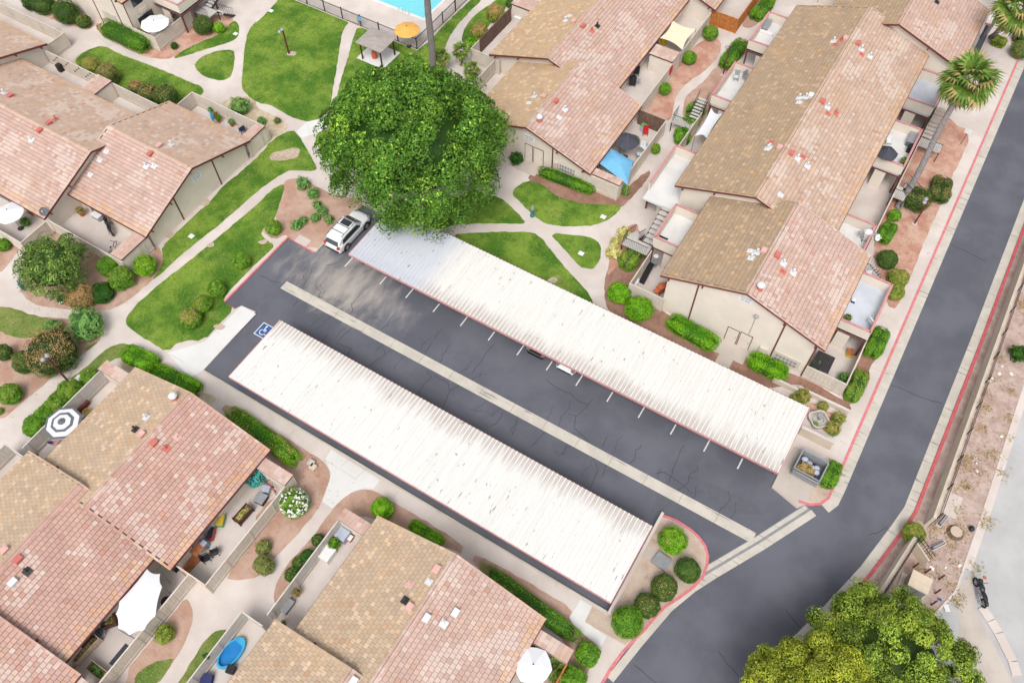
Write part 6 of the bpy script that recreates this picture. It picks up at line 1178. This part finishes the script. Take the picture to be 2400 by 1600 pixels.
# paddling pool patio
x, y = G0(0, 3, 2130, 1295, .25); t = thing('paddling_pool', 'oval blue paddling pool on the grey patio', 'pool', (x, y, LAND), rad(-5))
ov = lambda k: [(math.cos(a)*.62*k, math.sin(a)*1.15*k) for a in np.linspace(0, 2*math.pi, 25)[:-1]]
mb = MB(); o1, o2 = ov(1), ov(.86); n_ = 24; mb.add([(*p, 0) for p in o1]+[(*p, .36) for p in o1]+[(*p, .36) for p in o2]+[(*p, .05) for p in o2], [(k*n_+i, k*n_+(i+1) % n_, (k+1)*n_+(i+1) % n_, (k+1)*n_+i) for k in range(3) for i in range(n_)]); local('rim', mb, 'plastic_cyan', t); local('floor', MB().prism(ov(.88), .02, .06), 'plastic_blue', t); local('slide_seat', MB().prism([(x_, y_) for x_, y_ in ov(.9) if y_ > .55], .06, .3), 'plastic_cyan', t)
boxy('black square stool beside the paddling pool', 'stool', 'stool', G0(0, 3, 2123, 1445, .4), (.5, .5, .5), 'black', .3); boxy('heap of blue bags at the paddling pool patio edge', 'blue_bags', 'bag', G0(0, 3, 1905, 1545, .3), (.7, .7, .5), 'navy', .5); pot('black pot hung on the paddling pool fence', (-23.32, G0(0, 3, 1917, 1335, 1.4)[1]), .14, .25, 'black', 'k', 1.3)
# white parasol corner of the pale pink roof
for k_, (a, b) in enumerate(((220, 1240), (150, 1540))): pot(('leafy pot beside the white hexagonal parasol near the tiled store', 'leafy pot below the white hexagonal parasol')[k_], G0(2, 3, a, b, .4), .3, .4, 'terracotta', 'k')
# motorcycle patio, wall dish
def dish(label, p, aim, m='steel', R_=.38):
    t = thing('satellite_dish', label, 'satellite dish', (p[0], p[1], p[2])); mb = MB().lathe((0, 0, 0), [(.02, 0), (R_*.5, .03), (R_*.85, .1), (R_, .16), (R_*.97, .17), (R_*.8, .11), (.02, .02)], 16); Rm = Vector(aim).normalized().to_track_quat('Z', 'Y').to_matrix(); mb.v = [tuple(Rm @ Vector(v)+Vector((0, 0, .45))) for v in mb.v]; local('reflector', mb, m, t); local('mast', MB().tube((0, 0, 0), (0, 0, .45), .03), 'grey_metal', t); e = Rm @ Vector((0, 0, .5))+Vector((0, 0, .45)); local('feed_arm', MB().bar((0, 0, .4), e, .03), 'grey_metal', t); local('feed', MB().box(tuple(e), (.08, .08, .1)), 'white_paint', t); return t
p = A(0, 1, 425, 400, 2.3); dish('blue grey satellite dish on the roof corner above the motorcycle patio', (p.x, p.y, 2.2), (.5, -.5, .8), 'fabric_grey'); p = A(3, 1, 985, 630, 3.5); dish('white satellite dish on the balcony rail beside twin lobed shrub', (p.x, p.y, 3.3), (.6, -.3, .5), 'white_paint', .3)
boxy('small air unit against the motorcycle patio wall', 'air_unit', 'appliance', G0(0, 1, 890, 420, .4), (.9, .5, .5), 'steel', m2='white_paint'); pot('dry brown palm pot in the motorcycle patio corner', G0(0, 1, 745, 385, .5), .25, .4, 'terracotta', 'r'); pot('plant stand beside the half hidden white parasol', G0(0, 1, 300, 395, .3), .2, .3)
# turquoise parasol patio
x, y = G0(0, 0, 1955, 1090, .9); t = thing('folded_parasol', 'folded turquoise parasol by the lawn patio fence', 'parasol', (x, y, LAND)); local('cloth', MB().lathe((0, 0, .5), [(.06, 0), (.16, .3), (.13, .8), (.03, 1.4)], 10), 'plastic_cyan', t); local('pole', MB().tube((0, 0, 0), (0, 0, 2), .025), 'grey_metal', t)
chair('dark blue patio chair with light cushion by the lawn patio fence', G0(0, 0, 2222, 1190, .5), -1.9, 'navy'); 
for k_, (a, b, l) in enumerate(((1945, 1030, 'green potted plant behind the folded turquoise parasol'), (1985, 1075, 'orange flowering pot beside the folded turquoise parasol'), (2010, 1105, 'low pot next to the folded turquoise parasol'), (2130, 1140, 'silvery pot between turquoise parasol and blue chair'))): pot(l, G0(0, 0, a, b, .4), .2, .35, 'terracotta', ('g', 'r', 'g', 'l')[k_])
boxy('black wheelie box against the ornament fence', 'bin', 'bin', G0(0, 0, 555, 632, .4), (.5, .5, .8), 'black')
of = bpy.data.objects
orn = [o for o in of if o.get('label', '').startswith('tan patio fence with red and brown ornaments')][0]
for i in range(13): MB().lathe((-77.4+i*.52, 35.83, .85+.4*(i % 3)), [(.02, -.09), (.1, 0), (.02, .09)], 8).build('ornament', 'trim_red', orn)
# octagonal parasol patio and far patio chairs
chair('red cushioned chair under the balcony by the octagonal parasol', G0(0, 0, 1560, 140, .4), .6, 'plastic_red'); chair('grey chair next to the red one by the octagonal parasol', G0(0, 0, 1600, 165, .4), .3, 'grey_metal'); rtable('dark table beneath the octagonal parasol', G0(0, 0, 1500, 235, .7), .4, m='iron')
# canopy patio
rtable('steel round table beside the charcoal parasol', G0(2, 0, 1020, 1345, .7), .55); chair('red plastic chair beside the brown side fence', G0(2, 0, 1225, 1220, .4), .4, 'plastic_red'); boxy('mint and white toy chest beside the red plastic chair', 'toy_chest', 'toy', G0(2, 0, 1208, 1180, .4), (.5, .5, .7), 'bag_pale', m2='plastic_green'); pot('leafy pot beside the charcoal parasol', G0(2, 0, 1130, 1320, .4), .28, .4, 'terracotta', 'g')
chair('white plastic chair beside the canopy fence', G0(2, 0, 1200, 1365, .4), .4, 'white_paint'); rug('pale blue patterned board against the canopy fence', G0(2, 0, 1235, 1345), .5, .7, .3, 'fabric_blue'); chair('grey folding chair along the canopy fence', G0(2, 0, 1165, 1425, .4), .4, 'steel'); chair('white folding chair under the charcoal parasol table', G0(2, 0, 1000, 1400, .4), 2.2, 'steel')
grill('black grill on the bare patio beside the pink roof', G0(2, 0, 1110, 745, .7), .35); chair('dark chair behind the black grill', G0(2, 0, 1145, 675, .4), .3, 'iron')
boxy('yellow box under the cream shade sail', 'box', 'box', G0(2, 0, 1390, 385, .5), (.6, .5, .8), 'plastic_yellow'); boxy('white laundry sink by the far ochre roof eave', 'sink', 'sink', G0(2, 0, 65, 180, .4), (.8, .8, .7), 'white_paint')
MB().bb(-22.32, -22.22, 66.3, 66.9, .9, 1.7).build('fire_extinguisher', 'plastic_red'); tag(of['fire_extinguisher'], 'red extinguisher box on the patio fence by the little tiled roof', 'extinguisher')
# weight bench patio
x, y = G0(2, 1, 1235, 955, .3); t = thing('weight_bench', 'black padded bench along the patio fence under the brown roof', 'bench', (x, y, LAND), rad(4)); local('pad', MB().box((0, 0, .45), (.5, 2.3, .1)), 'black', t)
for yy in (-.9, .9): local('leg', MB().box((0, yy, .2), (.4, .06, .4)), 'iron', t)
rtable('galvanized round table beside the black bench', G0(2, 1, 1318, 845, .6), .36); rtable('small white round stand behind the galvanized table', G0(2, 1, 1322, 795, .9), .22, m='white_paint', h=.95); grill('grill under an orange cover beside the two storey wall', G0(2, 1, 1370, 1085, .7), 1.2, 'terracotta', cover=True); boxy('white low box on the black bench patio', 'box', 'box', G0(2, 1, 1145, 1035, .3), (.25, .7, .4), 'white_paint')
# end patio by the road
x, y = G0(3, 2, 500, 200, .8); t = thing('corrugated_lid', 'dark corrugated cover panel on posts in the end patio', 'cover', (x, y, LAND))
for i in range(9): local('rib_sheet', MB().box((-.62+i*.155, 0, .9+.015*(i % 2)), (.15, 1.7, .03)), 'iron', t)
for i in (-.6, .6):
    for j in (-.75, .75): local('post', MB().box((i, j, .44), (.06, .06, .88)), 'grey_metal', t)
boxy('yellow toy car in the end patio by the road', 'toy_car', 'toy', G0(3, 2, 752, 110, .3), (.55, .6, .45), 'plastic_yellow', .3, m2='wood_warm'); pot('leafy weeds along the end patio fence', G0(3, 2, 430, 240, .3), .3, .15, 'stone', 'l'); pot('leafy tuft in the end patio corner', G0(3, 2, 680, 355, .2), .3, .12, 'stone', 'l')
ZB = 2.5
boxy('purple and white box on the pale blue balcony', 'box', 'box', G0(3, 1, 785, 1195, ZB+.1), (.3, .35, .3), 'navy', m2='white_paint', z=ZB); chair('white chair in the corner of the pale blue balcony', G0(3, 1, 955, 1395, ZB+.3), 2.5, 'white_paint', ZB); pot('grey pot at the eave corner of the pale blue balcony', G0(3, 1, 725, 1365, ZB+.2), .2, .25, 'grey_metal', 'o', ZB); chair('white chair beside the small iron rail stair', G0(3, 1, 915, 985, ZB+.3), .5, 'white_paint', ZB-.1)
grill('white and black kettle grill on the balcony by the satellite dish', G0(3, 1, 915, 585, ZB+.7), .4, 'white_paint', ZB)
boxy('long grey sofa on the roadside balcony', 'sofa', 'sofa', G0(3, 0, 1330, 1280, ZB+.3), (.8, 1.6, .6), 'fabric_grey', m2='steel', z=ZB); chair('white wicker chair on the roadside balcony', G0(3, 0, 1105, 1305, ZB+.3), .5, 'white_paint', ZB); pot('potted plant at the roadside balcony corner', G0(3, 0, 1240, 1500, ZB+.2), .22, .3, 'grey_metal', 'l', ZB); boxy('black cabinet beside the long grey sofa', 'cabinet', 'cabinet', G0(3, 0, 1305, 1370, ZB+.3), (.5, .5, .6), 'black', z=ZB)
chair('clear grey chair on the white path-side balcony', G0(2, 0, 2060, 715, ZB+.3), .3, 'steel', ZB); chair('steel chair at the eave of the white path-side balcony', G0(2, 0, 2150, 715, ZB+.3), 1.0, 'steel', ZB); boxy('grey storage seat on the far white balcony', 'storage_bench', 'bench', px_(1798, 60, ZB+.3), (.5, 1.3, .6), 'steel', z=ZB); boxy('low white bench on the far white balcony', 'bench', 'bench', px_(1794, 78, ZB+.1), (1.4, .4, .25), 'white_paint', z=ZB)
boxy('black plank mat at the corner of the white stair balcony', 'boot_tray', 'tray', G0(2, 1, 1385, 615, ZB), (.9, .15, .08), 'black', z=ZB)
# flag and ring behind the striped parasol
x, y = G0(0, 2, 525, 935, 1.3); t = thing('flag', 'flag with red and white stripes and blue corner under the eave', 'flag', (x, y, LAND)); local('pole', MB().bar((.5, .3, 1.9), (-.1, -.2, 1.0), .03), 'wood_pale', t)
for i in range(7): local('stripe', MB().box((0, .0, 1.05+i*.09), (.95, .02, .088), .7), 'plastic_red' if i % 2 == 0 else 'fabric_white', t)
local('canton', MB().box((-.26, -.23, 1.46), (.36, .035, .4), .7), 'navy', t)
x, y = G0(0, 2, 803, 655, .1); tag(MB().torus((x, y, LAND+.09), .3, .09, (0, 0, 1), 18, 8).build('swim_ring', 'plastic_yellow', smooth=True), 'yellow green swim ring lying on the back patio', 'swim ring'); boxy('red and white ball box next to the swim ring', 'toy_box', 'toy', G0(0, 2, 770, 698, .1), (.25, .25, .2), 'plastic_red', m2='white_paint'); boxy('brown plank bench against the striped parasol fence', 'bench', 'bench', G0(0, 2, 745, 620, .3), (.35, 1.5, .45), 'trim_red', 0)
# fountain
x, y = G0(3, 2, 465, 720, .4); t = thing('fountain', 'carved stone fountain basin in the roadside bed', 'fountain', (x, y, LAND)); n_ = 32; sc = lambda k: [(math.cos(a)*.78*k*(1+.09*math.cos(4*a)), math.sin(a)*.78*k*(1+.09*math.cos(4*a))) for a in np.linspace(0, 2*math.pi, n_+1)[:-1]]
mb = MB(); mb.add([(*p, 0) for p in sc(.85)]+[(*p, .38) for p in sc(1)]+[(*p, .46) for p in sc(1)]+[(*p, .46) for p in sc(.84)]+[(*p, .2) for p in sc(.8)], [(k*n_+i, k*n_+(i+1) % n_, (k+1)*n_+(i+1) % n_, (k+1)*n_+i) for k in range(4) for i in range(n_)]+[tuple(4*n_+i for i in range(n_))]); local('basin', mb, 'stone', t); local('ledge', MB().torus((0, .1, .28), .42, .05, (0, 0, 1), 20, 6), 'stone', t); local('pedestal', MB().lathe((0, .15, .2), [(.16, 0), (.1, .2), (.2, .4), (.22, .46)], 12), 'grey_metal', t); local('weeds', shrub_mesh(.22, .16, .14, 'l', lump=.3), 'leaf', t, (-.1, -.45, .2))
# dumpster
d0 = A(3, 2, 390, 1150, 1.1); t = thing('dumpster', 'open grey steel dumpster full of bags and branches on the trash pad', 'dumpster', (d0.x, d0.y, LAND), rad(-2)); W2, D2 = .98, .8
for n_, c, d in (('side', (-W2, 0, .66), (.05, 2*D2, 1.1)), ('side', (W2, 0, .66), (.05, 2*D2, 1.1)), ('front', (0, -D2, .6), (2*W2, .05, 1.0)), ('back', (0, D2, .72), (2*W2, .05, 1.2)), ('floor', (0, 0, .15), (2*W2, 2*D2, .06))): local(n_, MB().box(c, d), 'grey_metal', t)
for c, d in (((-W2, 0, 1.23), (.1, 2*D2+.1, .06)), ((W2, 0, 1.23), (.1, 2*D2+.1, .06)), ((0, -D2, 1.12), (2*W2, .1, .06)), ((0, D2, 1.33), (2*W2, .1, .06))): local('rim', MB().box(c, d), 'steel', t)
local('lid', MB().box((0, D2+.28, 1.15), (1.9, .5, .05), 0, ('X', -1.0)), 'grey_metal', t); local('lid', MB().box((0, -D2-.12, .8), (1.9, .06, .75), 0, ('X', .25)), 'grey_metal', t)
for s in (-1, 1): local('fork_pocket', MB().box((s*(W2+.06), 0, .62), (.1, 1.3, .16)), 'grey_metal', t)
for s in (-1, 1):
    for j in (-1, 1): local('caster', MB().tube((s*.8-.04, j*.6, .09), (s*.8+.04, j*.6, .09), .09, .09, 10), 'tyre', t)
for k_, (a, b, r_) in enumerate(((-.55, .45, .28), (-.15, .3, .25), (.15, .1, .24), (.5, -.1, .3), (.45, .25, .24))):
    q_ = t.matrix_world; x, y = d0.x+a, d0.y+b; tag(MB().ell((x, y, LAND+.82), (r_, r_*.85, r_*.7), 10, 6).build('trash_bag', 'bag_pale', smooth=True), ('lumpy pale trash bag in the rear corner of the dumpster', 'pale trash bag next to the rear corner bag', 'pale trash bag in the middle of the dumpster', 'largest pale trash bag in the front of the dumpster', 'pale trash bag at the far side of the dumpster')[k_], 'trash bag', 'trash bags in the dumpster')
o = bpy.data.objects.new('cut_branches', shrub_mesh(.62, .42, .3, 'r', lump=.4, leaf=.08)); COL.objects.link(o); o.location = (d0.x-.2, d0.y-.3, LAND+.55); tag(o, 'heap of cut brown branches inside the dumpster', 'branches')
MB().bb(d0.x-.6, d0.x+.6, d0.y-.5, d0.y+.6, LAND+.2, LAND+.6).build('trash_heap', 'dark_hole'); tag(of['trash_heap'], 'dark heap of rubbish at the bottom of the dumpster', 'rubbish')
# utility lids and vaults
def lidbox(label, xy, w_=.45, d=.6, h=.06, m='white_paint', z=LAND, rz=0): return boxy(label, 'utility_box', 'utility box', xy, (w_, d, h), m, rz, z, lid=.02)
for c, r, a, b, l in ((0, 1, 1760, 605, 'white utility lid in the lawn beside the long straight walk'), (2, 1, 838, 427, 'round white lid in the curved lawn beside the wide walk'), (2, 1, 635, 763, 'white lid in the small triangular lawn'), (1, 0, 140, 105, 'white lid at the big lawn corner'), (0, 2, 725, 335, 'white lid in the strip between lamp post and hedge'), (0, 0, 2165, 315, 'pale lid in the crescent lawn')): lidbox(l, G0(c, r, a, b), .45, .4)
lidbox('pale green utility box in the corner bed beside the hedge end', G0(1, 2, 508, 1118, .3), .45, .45, .35, 'stone'); lidbox('cream utility box touching the pale green one in the corner bed', G0(1, 2, 525, 1158, .3), .45, .45, .35, 'electric_tan')
rug('weathered concrete slab set in the kerbed island', G0(2, 3, 1258, 372), 1.0, .95, .25, 'concrete_patio', 'slab', LAND+.012); x, y = G0(2, 3, 1378, 450, .3); t = thing('utility_vault', 'grey slatted metal vault in the kerbed island', 'utility box', (x, y, LAND), rad(-8)); local('frame', MB().box((0, 0, .16), (1.15, .95, .3)), 'steel', t)
for i in range(8): local('slat', MB().box((0, -.38+i*.108, .325), (1.0, .095, .03)), 'grey_metal', t)
rug('pale slab at the rose bed kerb beside the white car', G0(1, 1, 430, 645), 1.3, .8, 0, 'concrete_walk', 'slab', LAND+.012)
# electric cabinet with bollards on the verge
c1 = [A(3, 3, a, b, 1.5) for a, b in ((1330, 525), (1510, 620), (1475, 770), (1270, 665))]; cc = sum(c1, Vector())/4; wX = (c1[1]-c1[0]).length; wY = (c1[2]-c1[1]).length; ang = math.atan2(c1[1].y-c1[0].y, c1[1].x-c1[0].x)
t = thing('electric_cabinet', 'tan electric cabinet with grey front on a concrete plinth', 'cabinet', (cc.x, cc.y, LAND), ang); local('body', MB().box((0, 0, .72), (wX*.92, wY*.9, 1.35)), 'electric_grey', t); local('top', MB().box((0, 0, 1.43), (wX, wY, .1)), 'electric_tan', t); local('seam', MB().box((0, 0, 1.485), (wX, .02, .012)), 'wood_pale', t); local('plinth', MB().box((0, -.1, .05), (wX+.5, wY+.5, .12)), 'concrete_walk', t)
for i in (-.25, .25): local('door', MB().box((i*wX*.9, -wY*.46, .72), (wX*.42, .04, 1.2)), 'grey_metal', t)
for k_, (a, b, l) in enumerate(((1355, 490, 'behind the cabinet by the boundary wall'), (1465, 540, 'behind the cabinet beside the white litter'), (1590, 600, 'off the cabinet corner on the street side'), (1555, 730, 'beside the cabinet on the street side'), (1520, 835, 'in front of the cabinet by the blue litter'))):
    x, y = G0(3, 3, a, b, .5); tag(MB().tube((x, y, LAND), (x, y, 1.05), .06, .06, 10).lathe((x, y, 1.05), [(.06, 0), (.05, .04), (.01, .06)], 10).build('bollard', 'trim_red'), 'short rusty bollard '+l, 'bollard', 'bollards around the electric cabinet')
def vault(label, pts, m='glass_dark'):
    q = [A(*p, .2) for p in pts]; c = sum(q, Vector())/4; wx = (q[1]-q[0]).length; wy = (q[2]-q[1]).length; ang = math.atan2(q[1].y-q[0].y, q[1].x-q[0].x); t = thing('meter_vault', label, 'utility box', (c.x, c.y, LAND), ang); local('collar', MB().box((0, 0, .08), (wx, wy, .16)), 'concrete_walk', t); local('lid', MB().box((0, 0, .19), (wx*.86, wy*.72, .06)), m, t); local('pipe', MB().tube((-wx*.35, 0, .28), (wx*.35, 0, .28), .08, .08, 10), 'steel', t); return t
vault('dark lidded meter vault in a white collar near the boundary wall end', [(3, 3, 1470, 320), (3, 3, 1610, 250), (3, 3, 1635, 290), (3, 3, 1500, 375)]); vault('green tinted meter vault against the boundary wall fence', [(3, 3, 1540, 110), (3, 3, 1620, 10), (3, 3, 1660, 40), (3, 3, 1580, 150)])
rug('pale concrete pad on the dirt beside the green tinted vault', G0(3, 2, 1690, 1500), 1.05, 1.9, .0, 'concrete_walk', 'slab', LAND); x, y = G0(3, 3, 1720, 185, .2); t = thing('tree_stump', 'broad sawn tree stump on the dirt verge', 'stump', (x, y, LAND)); local('stump', MB().lathe((0, 0, -.02), [(.62, 0), (.5, .12), (.45, .3), (.3, .32), (.12, .3)], 14), 'trunk', t); local('cut_face', MB().lathe((0, 0, .3), [(.42, 0), (.36, .02)], 14), 'dirt_tan', t)
x, y = G0(3, 3, 1865, 155, .15); tag(MB().ell((x, y, LAND+.15), (.2, .24, .17), 10, 6).build('rubbish_bag', 'black', smooth=True), 'small black rubbish bag on the verge beside the stump', 'bag'); x, y = G0(3, 3, 1990, 600, .03); tag(MB().box((x, y, .06), (.2, .2, .06), .5).build('orange_scrap', 'terracotta'), 'orange scrap lying on the concrete street', 'litter')
for k_, (c, r, a, b, sz) in enumerate(((3, 3, 1505, 515, .35), (3, 3, 1760, 490, .25), (3, 3, 1640, 880, .5), (3, 3, 1575, 800, .25), (3, 2, 2125, 300, .35), (3, 2, 2235, 300, .3), (3, 2, 2025, 360, .3), (3, 2, 2145, 875, .3), (3, 2, 1920, 1190, .25), (3, 2, 1810, 1380, .2), (3, 3, 1630, 510, .18), (3, 2, 2060, 340, .2), (3, 2, 2150, 230, .2), (3, 2, 1915, 1120, .14), (3, 2, 2140, 1055, .18))):
    x, y = G0(c, r, a, b); tag(MB().box((x, y, LAND+.03), (sz, sz*.7, .03), k_*1.1, ('X', .1)).build('litter', 'litter' if k_ != 3 else 'blue_paint'), 'piece of blue litter on the dirt beside a bollard' if k_ == 3 else 'piece of white litter lying on the dirt verge', 'litter', None if k_ == 3 else 'white litter on the verge')
kb = thing('kerb_run', 'separate concrete kerb run crossing the street opening', 'kerb', (*G0(3, 3, 1960, 870, .03), .03))
kp = [(1960, 870), (2045, 995), (2115, 1110), (2245, 1370), (2285, 1500)]
for (a0_, b0_), (a1_, b1_) in zip(kp[:-1], kp[1:]): u, v = A(3, 3, a0_, b0_, .03), A(3, 3, a1_, b1_, .03); d_ = (v-u).normalized(); MB().bar((*(u+d_*.02)[:2], .06), (*(v-d_*.02)[:2], .06), .62, .12).build('kerb_bay', 'concrete_walk', kb)
tri_sheet('driveway', poly([(3, 3, 1720, 720), (3, 3, 1880, 560), (3, 3, 1900, 870), (3, 3, 2250, 1568), (3, 3, 1700, 1568), (3, 3, 1760, 1000)], .03), 0, .036, 'concrete_patio')
struct(strip([(17.3, 120), (17.35, 36), (17.3, 31.8)], .45, 0, .05, 'gutter', 'concrete_walk'))
# weeds and debris
def tufts(name, pts, spread, n, pal, m='leaf', sz=.07):
    a, b = np.array(P(*PAL[pal][0])), np.array(P(*PAL[pal][1])); c = []
    for p in pts: c.append(np.array([p[0], p[1], LAND])+RNG.normal(0, 1, (n, 3))*np.array([spread, spread, .0])+np.abs(RNG.normal(0, .08, (n, 3)))*np.array([0, 0, 1]))
    c = np.concatenate(c); s = RNG.random((len(c), 1)); V, Fq, C = leaf_cloud(c, np.tile([0, 0, .3], (len(c), 1)), sz, a*(1-s)+b*s); o = bpy.data.objects.new(name, npmesh(name, V, Fq, C, m)); COL.objects.link(o); o['kind'] = 'stuff'; tag(o, {'weeds': 'dry weeds and leaf scraps scattered on the verge and street edge', 'leaf_litter': 'fallen leaves and twigs scattered in the planting beds'}[name], 'weeds' if name == 'weeds' else 'leaves'); return o
tufts('weeds', [G0(3, 3, a, b) for a, b in ((2010, 60), (1990, 110), (1740, 780), (1910, 520), (1730, 830))]+[G0(3, 2, a, b) for a, b in ((2150, 1210), (2190, 870), (2100, 340), (2140, 140), (1990, 480), (2200, 690), (1700, 1350))]+[(14.3+2.4*random.random(), 30+random.random()*45) for _ in range(60)], .3, 60, 'r')
tufts('leaf_litter', [G0(0, 1, a, b) for a, b in ((900, 800), (1150, 1150), (600, 1240), (350, 1220))]+[G0(3, 1, a, b) for a, b in ((1300, 700), (1250, 400), (1450, 500), (1200, 880))]+[G0(2, 0, a, b) for a, b in ((1400, 1000), (1800, 450))]+[G0(1, 2, a, b) for a, b in ((560, 1400), (600, 1200), (400, 1200))]+[G0(0, 2, a, b) for a, b in ((300, 350), (500, 300), (200, 450))], .8, 60, 'r', sz=.05)
for o in bpy.data.objects:
    for k in ('_w', 'zr', 'ze'):
        if k in o: del o[k]
